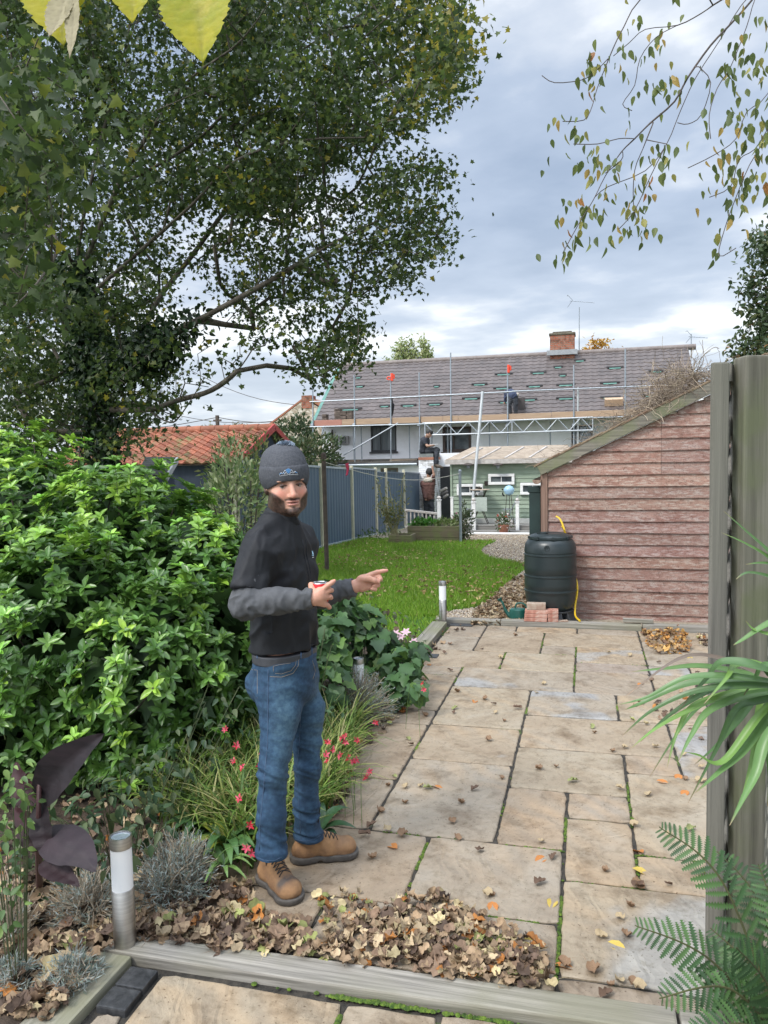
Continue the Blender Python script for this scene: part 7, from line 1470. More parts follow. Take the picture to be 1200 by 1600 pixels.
# ================================================================ PEOPLE
class SDF:
    def __init__(s, lo, hi, h):
        s.lo = np.array(lo, np.float32); s.h = h; s.n = np.ceil((np.array(hi)-s.lo)/h).astype(int)+1; s.f = np.full(s.n, 1.0, np.float32)
    def _box(s, a, b):
        i0 = np.clip(np.floor((a-s.lo)/s.h).astype(int), 0, s.n-1); i1 = np.clip(np.ceil((b-s.lo)/s.h).astype(int)+1, 1, s.n); sl = tuple(slice(p, q) for p, q in zip(i0, i1))
        X = [s.lo[k]+s.h*np.arange(i0[k], i1[k], dtype=np.float32) for k in range(3)]; return sl, np.stack(np.meshgrid(*X, indexing='ij'), -1)
    def _join(s, sl, d, k, sub=False):
        f = s.f[sl]
        if sub:
            d = -d; h = np.clip(.5-.5*(f-d)/k, 0, 1) if k else (d > f).astype(np.float32); s.f[sl] = (f*(1-h)+d*h+k*h*(1-h)) if k else np.maximum(f, d)
        elif k: h = np.maximum(k-np.abs(f-d), 0)/k; s.f[sl] = np.minimum(f, d)-h*h*k*.25
        else: s.f[sl] = np.minimum(f, d)
    def ell(s, c, r, R=None, k=.01, sub=False):
        c = np.array(c, np.float32); r = np.array(r, np.float32); m = r.max()+k*2+s.h*3; sl, P = s._box(c-m, c+m); q = P-c
        if R is not None: q = q@np.array(R, np.float32)          # columns of R are the local axes
        l = np.linalg.norm(q/r, axis=-1); g = np.linalg.norm(q/(r*r), axis=-1); d = np.where(g > 1e-6, l*(l-1)/np.maximum(g, 1e-6), -r.min()); s._join(sl, d.astype(np.float32), k, sub)
    def seg(s, a, b, ra, rb, k=.02, flat=None, sub=False):
        """tapered limb; flat=(side vector, fa, fb): the section is stretched by the factors along that side"""
        a = np.array(a, np.float32); b = np.array(b, np.float32); mx = max(ra, rb)*(max(1, max(flat[1:])) if flat else 1)+k*2+s.h*3; sl, P = s._box(np.minimum(a, b)-mx, np.maximum(a, b)+mx)
        ab = b-a; L2 = float(ab@ab); q = P-a; t = np.clip((q@ab)/L2, 0, 1); e = q-t[..., None]*ab; r = ra+(rb-ra)*t
        if flat:
            sd = np.array(flat[0], np.float32); sd = sd/np.linalg.norm(sd); u = e@sd; ff = flat[1]+(flat[2]-flat[1])*t; e2 = e-u[..., None]*sd; d = np.sqrt((e2**2).sum(-1)+(u/ff)**2)-r
        else: d = np.sqrt((e**2).sum(-1))-r
        s._join(sl, d.astype(np.float32), k, sub)
    def chain(s, pts, rs, k=.02, flat=None):
        for i in range(len(pts)-1): s.seg(pts[i], pts[i+1], rs[i], rs[i+1], k, (flat[0], flat[1][i], flat[1][i+1]) if flat else None)
    def cutplane(s, p, n, lo=None, hi=None, k=.004):
        """remove what lies on the n side of the plane through p"""
        lo = s.lo if lo is None else np.array(lo); hi = s.lo+s.h*s.n if hi is None else np.array(hi); sl, P = s._box(np.array(lo, np.float32), np.array(hi, np.float32)); n = np.array(n, np.float32); n = n/np.linalg.norm(n)
        d = (P-np.array(p, np.float32))@n; f = s.f[sl]; h = np.maximum(k-np.abs(f-d), 0)/k; s.f[sl] = np.maximum(f, d)+h*h*k*.25
    def mesh(s):
        f = s.f; f[0] = f[-1] = 1; f[:, 0] = f[:, -1] = 1; f[:, :, 0] = f[:, :, -1] = 1; ins = f < 0; c = np.zeros(tuple(np.array(f.shape)-1), np.uint8)
        for dx in (0, 1):
            for dy in (0, 1):
                for dz in (0, 1): c += ins[dx:f.shape[0]-1+dx, dy:f.shape[1]-1+dy, dz:f.shape[2]-1+dz]
        act = (c > 0) & (c < 8); I = np.argwhere(act); idx = np.full(act.shape, -1, np.int32); idx[act] = np.arange(len(I)); acc = np.zeros((len(I), 3), np.float32); cnt = np.zeros(len(I), np.float32)
        cor = [(x, y, z) for x in (0, 1) for y in (0, 1) for z in (0, 1)]; vals = {q: f[I[:, 0]+q[0], I[:, 1]+q[1], I[:, 2]+q[2]] for q in cor}
        for p in cor:
            for ax in range(3):
                if p[ax]: continue
                q = list(p); q[ax] = 1; q = tuple(q); a, b = vals[p], vals[q]; m = (a < 0) != (b < 0); t = np.where(m, a/np.where(a-b == 0, 1, a-b), 0); v = np.array(p, np.float32)[None].repeat(len(I), 0); v[:, ax] += t; acc[m] += v[m]; cnt[m] += 1
        V = s.lo+s.h*(I+acc/cnt[:, None]); F = []
        for ax in range(3):
            a = [slice(None)]*3; b = [slice(None)]*3; a[ax] = slice(0, -1); b[ax] = slice(1, None); m = ins[tuple(a)] != ins[tuple(b)]; E_ = np.argwhere(m); o1, o2 = [(1, 2), (2, 0), (0, 1)][ax]
            E_ = E_[(E_[:, o1] > 0) & (E_[:, o2] > 0) & (E_[:, o1] < act.shape[o1]) & (E_[:, o2] < act.shape[o2])]; d1 = np.zeros(3, int); d1[o1] = 1; d2 = np.zeros(3, int); d2[o2] = 1
            g = lambda Q: idx[Q[:, 0], Q[:, 1], Q[:, 2]]
            q = np.stack([g(E_-d1-d2), g(E_-d2), g(E_), g(E_-d1)], 1); fl = ins[E_[:, 0], E_[:, 1], E_[:, 2]]; q[~fl] = q[~fl][:, ::-1]; F.append(q)
        return V, np.vstack(F)
def smoothverts(V, F, it=2, lam=.5):
    e = np.vstack([F[:, [0, 1]], F[:, [1, 2]], F[:, [2, 3]], F[:, [3, 0]]]); n = len(V); deg = np.bincount(e[:, 0], minlength=n)+np.bincount(e[:, 1], minlength=n)
    for _ in range(it):
        A = np.stack([np.bincount(e[:, 0], V[e[:, 1], k], n)+np.bincount(e[:, 1], V[e[:, 0], k], n) for k in range(3)], 1); V = V+lam*(A/deg[:, None]-V)
    return V.astype(np.float32)
def vnorm(V, F):
    fn = np.cross(V[F[:, 2]]-V[F[:, 0]], V[F[:, 3]]-V[F[:, 1]]); N_ = np.zeros_like(V)
    for k in range(4):
        for a in range(3): N_[:, a] += np.bincount(F[:, k], fn[:, a], len(V))
    return unit(N_)
def vnoise(P, seed=0):
    P = P+seed*17.3; i = np.floor(P).astype(np.int64); f = P-i; f = f*f*(3-2*f); out = 0
    for dx in (0, 1):
        for dy in (0, 1):
            for dz in (0, 1):
                h = (i[:, 0]+dx)*374761393+(i[:, 1]+dy)*668265263+(i[:, 2]+dz)*1274126177; h = (h ^ (h >> 13))*1274126177; h = (h ^ (h >> 16)) & 0xffff
                out = out+h/65535.0*(f[:, 0] if dx else 1-f[:, 0])*(f[:, 1] if dy else 1-f[:, 1])*(f[:, 2] if dz else 1-f[:, 2])
    return out*2-1
def folds(V, F, P, amp, freq, w=None, seed=0, ridge=True):
    """cloth folds: sharp ridged noise along the normals; P is the (stretched) space it is sampled in"""
    q = P*freq; wv = np.stack([vnoise(q*.6, seed+3), vnoise(q*.6, seed+5), vnoise(q*.6, seed+7)], 1); a = vnoise(q+wv*.9, seed); b = vnoise(q*2.1+wv, seed+1)
    d = (1-2*np.abs(a))*.7+b*.25 if ridge else a*.7+b*.3; return V+vnorm(V, F)*(amp*(d-.3)*(1 if w is None else w))[:, None]
def local_obj(name, V, F, mat, parent, T=None):
    me = mesh_np(V, F, T if T is not None else np.ones((len(V), 3)), smooth=True); return link_mesh(me, name, mat, parent, world=False)
m_skin = M('skin', (1, 1, 1), (.93, .90, .90), 30, .48, .0008, 220, spec=.4)
_b = [n for n in m_skin.node_tree.nodes if n.type == 'BSDF_PRINCIPLED'][0]; _b.inputs['Subsurface Weight'].default_value = .12; _b.inputs['Subsurface Radius'].default_value = (.9, .35, .2); _b.inputs['Subsurface Scale'].default_value = .008
# ---------------------------------------------------------------- the man on the patio
MP = Vector((-1.14, 2.85, 0)); MR = rad(21.8)
man = thing('person', 'bearded man in a grey bobble hat and blue jeans pointing along the garden', 'person', MP, MR); MI = ROOTM[man.name].inverted()
def L2(px, py, w=0.0):
    """point of the view ray at local depth w behind the man's own plane"""
    d = MI.to_3x3() @ ray(px, py); o = MI @ E0; t = (w-o.y)/d.y; p = o+d*t; return np.array([p.x, p.y, p.z], np.float32)
def Lg(px, py): p = MI @ G(px, py); return np.array([p.x, p.y, 0], np.float32)
FWD = np.array([.87, -.5, 0]); SID = np.array([-.5, -.87, 0])       # body front; his right
hF = np.array([.24, -.97, -.03]); hF = hF/np.linalg.norm(hF); hU = np.array([-.07, 0, 1.]); hU = hU-hF*(hU@hF); hU = hU/np.linalg.norm(hU); hR = np.cross(hF, hU)   # head front, up, (his left = picture right)
HC = L2(447, 757, -.02)             # centre of the head, level with the eyes
def H(x, f, u): return HC+hR*x+hF*f+hU*u
HM = np.stack([hR, hF, hU], 1)
neck0 = L2(434, 832, .0)
S = SDF((-.42, -.50, -.02), (.55, .40, 1.86), .0034)
# head
S.ell(H(0, -.015, .035), (.077, .098, .094), HM, .01); S.ell(H(0, .012, -.035), (.067, .078, .085), HM, .03); S.ell(H(0, .035, -.088), (.044, .050, .034), HM, .03)
for s in (-1, 1):
    S.ell(H(.043*s, .050, -.036), (.027, .026, .024), HM, .02)              # cheeks
    S.ell(H(.053*s, .0, -.072), (.019, .047, .030), HM, .025)               # jaw corners
    S.ell(H(.032*s, .073, .020), (.024, .016, .007), HM, .014)              # brow
    S.ell(H(.031*s, .100, .001), (.019, .018, .0105), HM, .010, sub=True)   # eye socket
    S.ell(H(.078*s, -.012, -.005), (.010, .018, .031), HM, .006); S.ell(H(.082*s, -.008, -.001), (.006, .010, .016), HM, .005, sub=True)
S.seg(H(0, .084, .008), H(0, .104, -.034), .0085, .0115, .011); S.ell(H(0, .106, -.038), (.0125, .012, .0105), HM, .007)
for s in (-1, 1): S.ell(H(.0125*s, .095, -.040), (.0085, .011, .0075), HM, .005); S.ell(H(.0065*s, .104, -.0485), (.0035, .005, .003), HM, .002, sub=True)
S.ell(H(0, .089, -.060), (.024, .012, .0055), HM, .005); S.ell(H(0, .088, -.072), (.022, .012, .0062), HM, .005); S.ell(H(0, .103, -.0660), (.019, .012, .0016), HM, .003, sub=True); S.ell(H(.021, .100, -.0635), (.008, .010, .0015), HM, .003, sub=True); S.ell(H(-.021, .100, -.0635), (.008, .010, .0015), HM, .003, sub=True); S.ell(H(0, .086, -.100), (.020, .014, .014), HM, .014)
# neck and trunk inside the clothes
S.seg(H(0, -.02, -.06), neck0+[0, .0, -.02], .056, .060, .03); T0 = L2(436, 870, .0); T1 = L2(437, 940, .0); T2 = L2(443, 1000, .0); T3 = L2(447, 1045, .0)
S.chain([L2(435, 845, .0), T0, T1, T2, T3], [.080, .09, .088, .08, .078], .03, (SID, [1.5, 1.6, 1.5, 1.45, 1.3]))
shR, elR, wrR = T0+SID*.165+[0, 0, .03], L2(383, 945, -.235), L2(489, 935, -.285); shL, elL, wrL = T0-SID*.165+[0, 0, .03], L2(463, 943, .20), L2(553, 917, .16)
S.chain([shR, elR, wrR], [.050, .038, .024], .02); S.chain([shL, elL, wrL], [.050, .038, .026], .02)
# ---- right hand round the can: back of the hand faces the camera
def pt(px, py, w): return L2(px, py, w)
S.seg(wrR, pt(500, 930, -.285), .023, .022, .012, ((0, 0, 1), 1.15, 1.4)); S.seg(pt(499, 927, -.285), pt(507, 924, -.28), .015, .0125, .01); S.seg(pt(499, 934, -.288), pt(508, 933, -.283), .015, .0125, .01); S.seg(pt(499, 941, -.283), pt(507, 944, -.276), .014, .012, .01)
def finger(ps, rs, k=.004): S.chain(ps, rs, k)
finger([pt(506, 920, -.285), pt(513, 914, -.290), pt(519, 910, -.290), pt(522.5, 907.5, -.288)], [.0105, .0095, .0082, .0068])      # index, pointing
finger([pt(508, 926, -.284), pt(515.5, 922, -.280), pt(518, 922.5, -.262), pt(515, 924, -.245)], [.0105, .0098, .0085, .0072])
finger([pt(508, 933, -.282), pt(515.5, 932.5, -.275), pt(517, 934, -.256), pt(514, 935, -.240)], [.010, .0095, .0082, .007])
finger([pt(506, 941, -.278), pt(512, 946, -.270), pt(515, 949, -.256), pt(513.5, 950, -.244)], [.0095, .0085, .0075, .0065])
finger([pt(492, 927, -.275), pt(487, 919, -.262), pt(486, 914, -.248), pt(489, 912.5, -.236)], [.0125, .0115, .010, .0078], .006)    # thumb
# ---- left hand: index pointing, the others curled, palm side towards the camera
S.seg(wrL, pt(566, 911, .150), .024, .021, .012, ((0, 0, 1), 1.1, 1.45)); S.seg(pt(564, 905, .150), pt(580, 898.5, .152), .016, .0125, .012); S.seg(pt(566, 914, .150), pt(581, 907, .150), .017, .0135, .012); S.seg(pt(566, 920, .148), pt(578, 917, .145), .014, .012, .012)
finger([pt(579, 898, .152), pt(589, 894, .150), pt(598, 892.3, .147), pt(604.5, 891.3, .144)], [.0110, .0098, .0085, .0070])
finger([pt(581, 904, .152), pt(592.5, 901, .150), pt(594.5, 905, .132), pt(587, 908, .124)], [.0110, .0105, .0095, .0080])
finger([pt(580, 911, .150), pt(590, 910.5, .147), pt(591, 914.5, .128), pt(584, 915.5, .122)], [.0105, .0100, .0092, .0078])
finger([pt(577, 917.5, .145), pt(585, 919, .140), pt(586.5, 921, .125), pt(580.5, 920.5, .118)], [.0095, .0090, .0080, .0070])
finger([pt(568, 905, .135), pt(577, 904.5, .120), pt(584.5, 907, .116), pt(591, 909.5, .117)], [.0135, .0125, .0108, .0085], .008)
# ---- legs inside the jeans
hpR, hpL = T3+SID*.085+[0, 0, -.03], T3-SID*.085+[0, 0, -.03]; anR, anL = Lg(423, 1385)+[0, .03, .11], Lg(482, 1345)+[0, 0, .11]
knR, knL = L2(427, 1205, -.15), L2(480, 1195, .06)
S.chain([hpR, knR, anR], [.058, .038, .030], .03); S.chain([hpL, knL, anL], [.058, .038, .030], .03)
V, F = S.mesh(); V = smoothverts(V, F, 1, .5)
# skin colours: beard, brows, lips, cheeks, all where they grow; under-brow shade painted in
Q = (V-HC)@HM; x, f_, u = Q[:, 0], Q[:, 1], Q[:, 2]; head = (np.abs(u+.0) < .16) & (np.abs(x) < .12)
sk = np.tile(np.array([.56, .31, .22]), (len(V), 1)); nz = vnoise(V*180, 4)
def blend(col, w):
    global sk; w = np.clip(w, 0, 1)[:, None]; sk = sk*(1-w)+np.array(col)*w
def gs(cx, cf, cu, rx, rf, ru): return np.exp(-(((np.abs(x)-cx)/rx)**2+((f_-cf)/rf)**2+((u-cu)/ru)**2))
blend((.56, .20, .14), .75*gs(.040, .07, -.030, .022, .05, .020)*head); blend((.52, .19, .13), .6*gs(0, .11, -.038, .014, .03, .014)*head)
jaw = np.clip((-.052-u-np.clip(np.abs(x)-.030, 0, 1)*-.9)/.014, 0, 1); side = np.clip((np.abs(x)-.050)/.010, 0, 1)*np.clip((-.022-u)/.02, 0, 1)*np.clip((.07-f_)/.03, 0, 1)
mou = np.exp(-((x/.030)**4+((u+.066)/.0125)**4)); chinb = np.clip((-.083-u)/.008, 0, 1)
beard = np.clip(np.maximum.reduce([jaw*np.clip((np.abs(x)-.026)/.008, 0, 1), side, chinb*np.clip(1-np.abs(np.abs(x)-.0)*0, 0, 1)])+.0, 0, 1)
must = np.exp(-(((u+.0525)/.0050)**2))*np.clip((.034-np.abs(x))/.006, 0, 1)*(f_ > .05); soul = np.exp(-((x/.009)**2+((u+.085)/.007)**2))
beard = np.maximum.reduce([beard, must*.85, soul*.9, .55*np.exp(-(((np.abs(x)-.031)/.006)**2+((u+.066)/.016)**2))*(f_ > .03)])*head*(u > -.20)*(f_ > -.06)
blend((.022, .015, .012), np.clip(beard*1.35, 0, 1)*(.92+.08*nz)); blend((.50, .20, .17), np.exp(-((x/.023)**4+((u+.066)/.0095)**4))*(f_ > .075)*head*.8)
blend((.10, .04, .035), np.exp(-((x/.020)**4+((u+.0655)/.0022)**2))*(f_ > .07)*head)
brow = np.exp(-(((np.abs(x)-.033)/.019)**4+((u-.0165+.15*np.abs(np.abs(x)-.034))/.0042)**2))*(f_ > .04); blend((.05, .033, .026), brow*head*.95)
blend((.24, .12, .09), .5*gs(.031, .08, .003, .018, .03, .010)*head)  # shade under the brow, painted into the socket skin
hand = V[:, 2] < 1.4; tipz = np.zeros(len(V))
for tp_ in (pt(522.5, 907.5, -.288), pt(604.5, 891.3, .144), pt(591, 909.5, .117), pt(518, 924, -.262), pt(517, 934, -.256), pt(515, 949, -.25)): tipz = np.maximum(tipz, np.exp(-(np.linalg.norm(V-tp_, axis=1)/.013)**2))
blend((.62, .27, .21), tipz*.6); blend((.56, .27, .19), hand*.35)
body = local_obj('body', V, F, m_skin, man, sk)
# eyes
m_eye = M('eye_white', (.30, .27, .26), (.28, .25, .24), 5, .2); m_iris = M('iris', (.035, .02, .012), (.05, .03, .018), 60, .1)
def ball(c, r, n=16):
    mb = MB(); mb.lathe([(max(.00001, r*math.sin(math.pi*i/n)), -r*math.cos(math.pi*i/n)) for i in range(n+1)], c, 20); return mb
for s in (-1, 1):
    c = Vector(H(.031*s, .0700, .000)); e = ball(c, .0122).build('eyeball', m_eye, None, smooth='all', origin=False); e.parent = man; gdir = Vector((-.02, -1, -.03)).normalized()
    ir = ball(c+gdir*.0066, .0068).build('iris', m_iris, None, smooth='all', origin=False); ir.parent = e
    mb = MB(); mb.tube(smoothline([Vector(H(s*(.031+a), .0850-abs(a)*.25, .0048-abs(a)**1.6*3.2)) for a in (-.014, -.007, 0, .007, .014)], 3), [.0027]*13, 5, (.1, .06, .05, 1)); l = mb.build('eyelid', m_skin, None, smooth='all', origin=False); l.parent = man
# ---- hat
m_knit = M('grey_knit', (.085, .088, .098), (.062, .065, .075), 120, .95, .0012, 260, spec=.2)
S = SDF((-.30, -.22, 1.50), (.22, .22, 1.92), .0034)
hc = lambda a, b, c: H(a, b, c)
S.ell(hc(0, -.018, .055), (.094, .112, .096), HM, .01); S.ell(hc(-.002, -.03, .108), (.068, .078, .046), HM, .04); S.ell(hc(0, -.018, .038), (.086, .104, .15), HM, .004, sub=True) if False else None
cutn = hF*.33-hU*1.0; S.cutplane(hc(0, 0, .012), -hU+hF*.10, k=.012)
V, F = S.mesh(); V = smoothverts(V, F, 2); V = folds(V, F, V, .0015, 28, seed=2); hat = local_obj('hat', V, F, m_knit, man)
S = SDF((-.30, -.22, 1.50), (.22, .22, 1.92), .0034)          # turned-up cuff: a thick slanting band
S.ell(hc(0, -.016, .044), (.099, .117, .10), HM, .01)
S.cutplane(hc(0, 0, .085), hU+hF*.05, k=.014)
sl_, P_ = S._box(S.lo, S.lo+S.h*S.n); q = (P_-HC)@HM.astype(np.float32); low = -.004+.022*np.clip(q[..., 1]/.08, -1.2, 1)-.30*np.clip(np.abs(q[..., 0])-.03, 0, 1); S.f = np.maximum(S.f, (low-q[..., 2])*.9).astype(np.float32)
S.ell(hc(0, -.016, .0), (.079, .097, .085), HM, .004, sub=True)
V, F = S.mesh(); V = smoothverts(V, F, 3); V = folds(V, F, V, .0012, 30, seed=5); cuff = local_obj('hat_cuff', V, F, m_knit, hat)
r = np.random.default_rng(6); mb = MB(); pc = Vector(hc(-.014, -.008, .148))
for i in range(620):
    d = Vector(rdir(r, 1, .35)[0]); L = r.uniform(.028, .038); q_ = pc+d*L*Vector((1, 1, 1)).length/1.73; g = r.uniform(.6, 1.7); mb.tube([pc+d*.008, pc+Vector((d.x*L*1.12, d.y*L*1.12, d.z*L*.72))], [.0022, .0011], 4, (g, g*1.05, g*1.15, 1), cap=False)
pp = mb.build('pompom', M('pompom_yarn', (.28, .32, .35), (.2, .23, .26), 60, .95), None, origin=False); pp.parent = hat
# badge: mountain outline, blue peak and a line of small white stitching
from mathutils.bvhtree import BVHTree
def bvh(V, F): return BVHTree.FromPolygons([tuple(v) for v in V], [tuple(int(i) for i in q) for q in F])
CV, CF = V, F; bc = bvh(V, F)
def onto(b_, p, d, off=.0008):
    h = b_.ray_cast(Vector(p), Vector(d)); return (h[0]-Vector(d).normalized()*off) if h[0] is not None else None
def stitch(b_, pts2, o, ex, ez_, d, r_, mat, parent, name, tint=None, n=6):
    mb = MB()
    for ln in pts2:
        L = []
        for i in range(len(ln)-1):
            for k in range(n): q = k/n; L.append((ln[i][0]*(1-q)+ln[i+1][0]*q, ln[i][1]*(1-q)+ln[i+1][1]*q))
        L.append(ln[-1]); P = [onto(b_, Vector(o)+Vector(ex)*a+Vector(ez_)*b-Vector(d)*.15, d) for a, b in L]; P = [p for p in P if p is not None]
        if len(P) > 1: mb.tube(P, r_, 5, tint)
    if mb.v: q = mb.build(name, mat, None, smooth='all', origin=False); q.parent = parent; return q
m_thr = M('white_thread', (.62, .64, .68), (.55, .57, .6), 60, .8); m_thb = M('blue_thread', (.10, .28, .55), (.08, .22, .45), 60, .8)
bo = hc(.010, .10, .051); bd = -hF; W_ = .001
stitch(bc, [[(-.035,-.006),(-.026,.004),(-.020,-.002),(-.012,.011),(-.004,.002)], [(.004,.002),(.013,.011),(.022,-.002),(.027,.003),(.034,-.005)], [(-.018,-.004),(-.010,.002),(0,-.007),(.010,.002),(.018,-.004)]], bo, hR, hU, bd, .0009, m_thr, cuff, 'badge_outline')
stitch(bc, [[(-.010,.010),(.0,.0145),(.010,.010)], [(-.009,.006),(0,.010),(.009,.006)], [(-.006,.002),(0,.006),(.006,.002)], [(-.003,-.002),(0,.002),(.003,-.002)], [(-.034,-.003),(-.026,.001)], [(.026,.001),(.033,-.003)], [(.016,.002),(.022,-.001)]], bo, hR, hU, bd, .0016, m_thb, cuff, 'badge_peak')
r = np.random.default_rng(3); rows = []; xx = -.036
while xx < .036:
    if not (-.003 < xx < .001): rows.append([(xx, -.0125+.0025*(1-(xx/.036)**2)), (xx+.0001, -.0085+.0025*(1-(xx/.036)**2))]); rows.append([(xx, (-.0105 if r.uniform() < .5 else -.0087)+.0025*(1-(xx/.036)**2)), (xx+.0022, (-.0105 if r.uniform() < .5 else -.0087)+.0025*(1-(xx/.036)**2))])
    xx += .0040
stitch(bc, rows, bo, hR, hU, bd, .00055, m_thr, cuff, 'badge_lettering', n=1)
# ---- polo shirt
m_polo = M('black_polo', (.0065, .007, .0095), (.009, .010, .013), 30, .7, .0006, 500, spec=.4)
S = SDF((-.42, -.42, .86), (.36, .34, 1.60), .0042)
B_hem, B_w, B_c, B_u, B_n = L2(444, 1016, 0), L2(443, 965, 0), L2(438, 900, 0), L2(437, 855, 0), L2(435, 830, 0)
S.chain([B_hem, B_w, B_c, B_u, B_n], [.125, .120, .127, .112, .075], .03, (SID, [1.32, 1.33, 1.38, 1.45, 1.5]))
shRs, shLs = B_u+SID*.150+[0, 0, .0], B_u-SID*.150
S.seg(B_n, shRs, .070, .066, .05); S.seg(B_n, shLs, .070, .066, .05)
hemR = shR+(elR-shR)*.72; S.seg(shRs, hemR, .070, .066, .035); S.seg(hemR, elR, .066, .062, .01)
hemL = shL+(elL-shL)*.72; S.seg(shLs, hemL, .070, .064, .035); S.seg(hemL, elL, .064, .060, .01)
dR = (elR-shR)/np.linalg.norm(elR-shR); dL = (elL-shL)/np.linalg.norm(elL-shL)
S.cutplane(L2(444, 1011, 0), (0, 0, -1), k=.006)
cR = shR+(elR-shR)*.78; S.cutplane(cR, dR, cR-[.12, .13, .16], cR+[.075, .06, .05], k=.006); 
cL = shL+(elL-shL)*.78; S.cutplane(cL, dL, cL-[.05, .03, .16], cL+[.14, .14, .05], k=.006)
V, F = S.mesh(); V = smoothverts(V, F, 2)
arm = np.clip(1-np.abs(np.linalg.norm(np.cross(V-shR, dR), axis=1)-.06)/.08, 0, 1)
PP = V@np.diag([1, 1, .55]).astype(np.float32); V = folds(V, F, PP, .013, 8.5, seed=1); V = folds(V, F, V@np.array([[1, 0, .5], [0, 1, 0], [-.6, 0, .5]], np.float32), .007, 17, seed=8)
pit = np.exp(-(np.linalg.norm(V-(L2(412, 905, -.14)), axis=1)/.10)**2); V = folds(V, F, V@np.array([[.5, 0, .8], [0, .4, 0], [-.9, 0, .5]], np.float32), .014, 20, w=pit, seed=9); V = smoothverts(V, F, 1)
shirt = local_obj('polo_shirt', V, F, m_polo, man); bs = bvh(V, F)
# collar: a folded band standing round the neck
S = SDF((-.25, -.20, 1.38), (.20, .20, 1.66), .0034)
nb0, nb1 = L2(434, 828, 0), H(0, -.018, -.108)
S.seg(nb0, nb1, .083, .070, .01); S.seg(nb0+[0, 0, -.01], nb0+(nb1-nb0)*.45, .098, .080, .012); ax_ = (nb1-nb0)/np.linalg.norm(nb1-nb0)
S.cutplane(nb1+ax_*.0+FWD*.03, ax_+FWD*.25, k=.006); S.cutplane(nb0+ax_*.0, -ax_, k=.006); S.seg(nb0-[0, 0, .05], nb1+ax_*.08, .070, .062, .004, sub=True)
# open V at the throat
vp = nb0+FWD*.10; S.seg(vp+ax_*.02, vp+ax_*.12+FWD*.02, .006, .030, .008, sub=True)
V, F = S.mesh(); V = smoothverts(V, F, 2); V = folds(V, F, V, .003, 22, seed=4); local_obj('collar', V, F, m_polo, shirt)
plk = [B_n+FWD*.2+[0, 0, .0]]; 
stitch(bs, [[(0, -.03), (.0, -.19)], [(.026, -.035), (.026, -.19), (0, -.19)]], B_n+FWD*.02, -SID, (0, 0, 1), -FWD, .0016, m_polo, shirt, 'placket', tint=(1.6, 1.6, 1.7, 1))
stitch(bs, [[(.082, -.10), (.086, -.088), (.090, -.10)], [(.080, -.104), (.092, -.104)], [(.084, -.095), (.088, -.095)]], B_n+FWD*.02, -SID, (0, 0, 1), -FWD, .0026, M('pale_blue_logo', (.35, .62, .78), (.5, .7, .82), 40, .6), shirt, 'chest_logo')
stitch(bs, [[(.078, -.112), (.094, -.112)]], B_n+FWD*.02, -SID, (0, 0, 1), -FWD, .0016, m_thr, shirt, 'chest_logo_text')
# shoulder seam
sm_ = [onto(bs, L2(px, py, -.6), (0, 1, 0), .0006) for px, py in ((409, 806), (402, 815), (394, 826), (386, 836), (378, 842), (369, 846))]; sm_ = [p for p in sm_ if p is not None]
if len(sm_) > 2: mb = MB(); mb.tube(smoothline(sm_, 3), .0016, 5, (.4, .4, .4, 1)); q = mb.build('shoulder_seam', m_polo, None, smooth='all', origin=False); q.parent = shirt
hm = [onto(bs, L2(px, py, -.6), (0, 1, 0), .0) for px, py in ((360, 905), (368, 909), (378, 911), (390, 911), (402, 908), (410, 903))]
# ---- grey undershirt sleeves
m_base = M('grey_sleeve', (.085, .087, .093), (.068, .070, .075), 40, .8, .0006, 500, spec=.3)
for (a, b, c, ww) in ((shR, elR, wrR, -1), (shL, elL, wrL, 1)):
    lo_ = np.minimum(np.minimum(a, b), c)-.10; hi_ = np.maximum(np.maximum(a, b), c)+.10; S = SDF(lo_, hi_, .0038); m_ = a+(b-a)*.5; d = (c-b)/np.linalg.norm(c-b); endp = c+d*.004
    S.seg(m_, b, .056, .050, .03); S.seg(b, b+(c-b)*.45, .051, .047, .03); S.seg(b+(c-b)*.45, c+d*.03, .047, .036 if ww < 0 else .040, .02); S.cutplane(endp, d, k=.006); S.seg(endp-d*.012, endp+d*.05, .030, .030, .002, sub=True)
    V, F = S.mesh(); V = smoothverts(V, F, 2); t = np.clip(((V-b)@d)/np.linalg.norm(c-b), 0, 1); el = np.exp(-(np.linalg.norm(V-b, axis=1)/.09)**2)
    A = np.eye(3, dtype=np.float32)+np.outer(d, d)*.6; V = folds(V, F, V@A.astype(np.float32), .009, 16, seed=3+ww); V = folds(V, F, V@A.astype(np.float32), .008, 28, w=el+np.exp(-((t-.9)/.15)**2)*.7, seed=6+ww); V = smoothverts(V, F, 1); local_obj('undershirt_sleeve', V, F, m_base, man)
# ---- jeans
m_denim = M('denim', (.011, .036, .078), (.022, .062, .115), 60, .85, .0005, 700, tint=True)
S = SDF((-.36, -.40, .03), (.30, .36, 1.05), .0042)
wst, hip_ = L2(446, 1028, 0), L2(448, 1062, 0)
S.chain([wst+[0, 0, .02], wst, hip_], [.112, .114, .120], .02, (SID, [1.32, 1.32, 1.34])); bt_ = L2(425, 1068, .04)-FWD*.02
S.ell(bt_, (.09, .09, .085), None, .05)
thR, thL = L2(438, 1110, -.09), L2(480, 1110, .06)
hmR, hmL = L2(424, 1334, -.17), L2(482, 1309, .10)
S.chain([hip_+SID*.075+[0, 0, -.02], thR, knR, L2(424, 1270, -.165), hmR], [.086, .076, .055, .052, .058], .03, (SID, [1.1, 1.06, 1.0, 1, 1])); S.chain([hip_-SID*.075+[0, 0, -.02], thL, knL, L2(478, 1262, .08), hmL], [.080, .070, .052, .050, .059], .03, (SID, [1.1, 1.04, 1, 1, 1]))
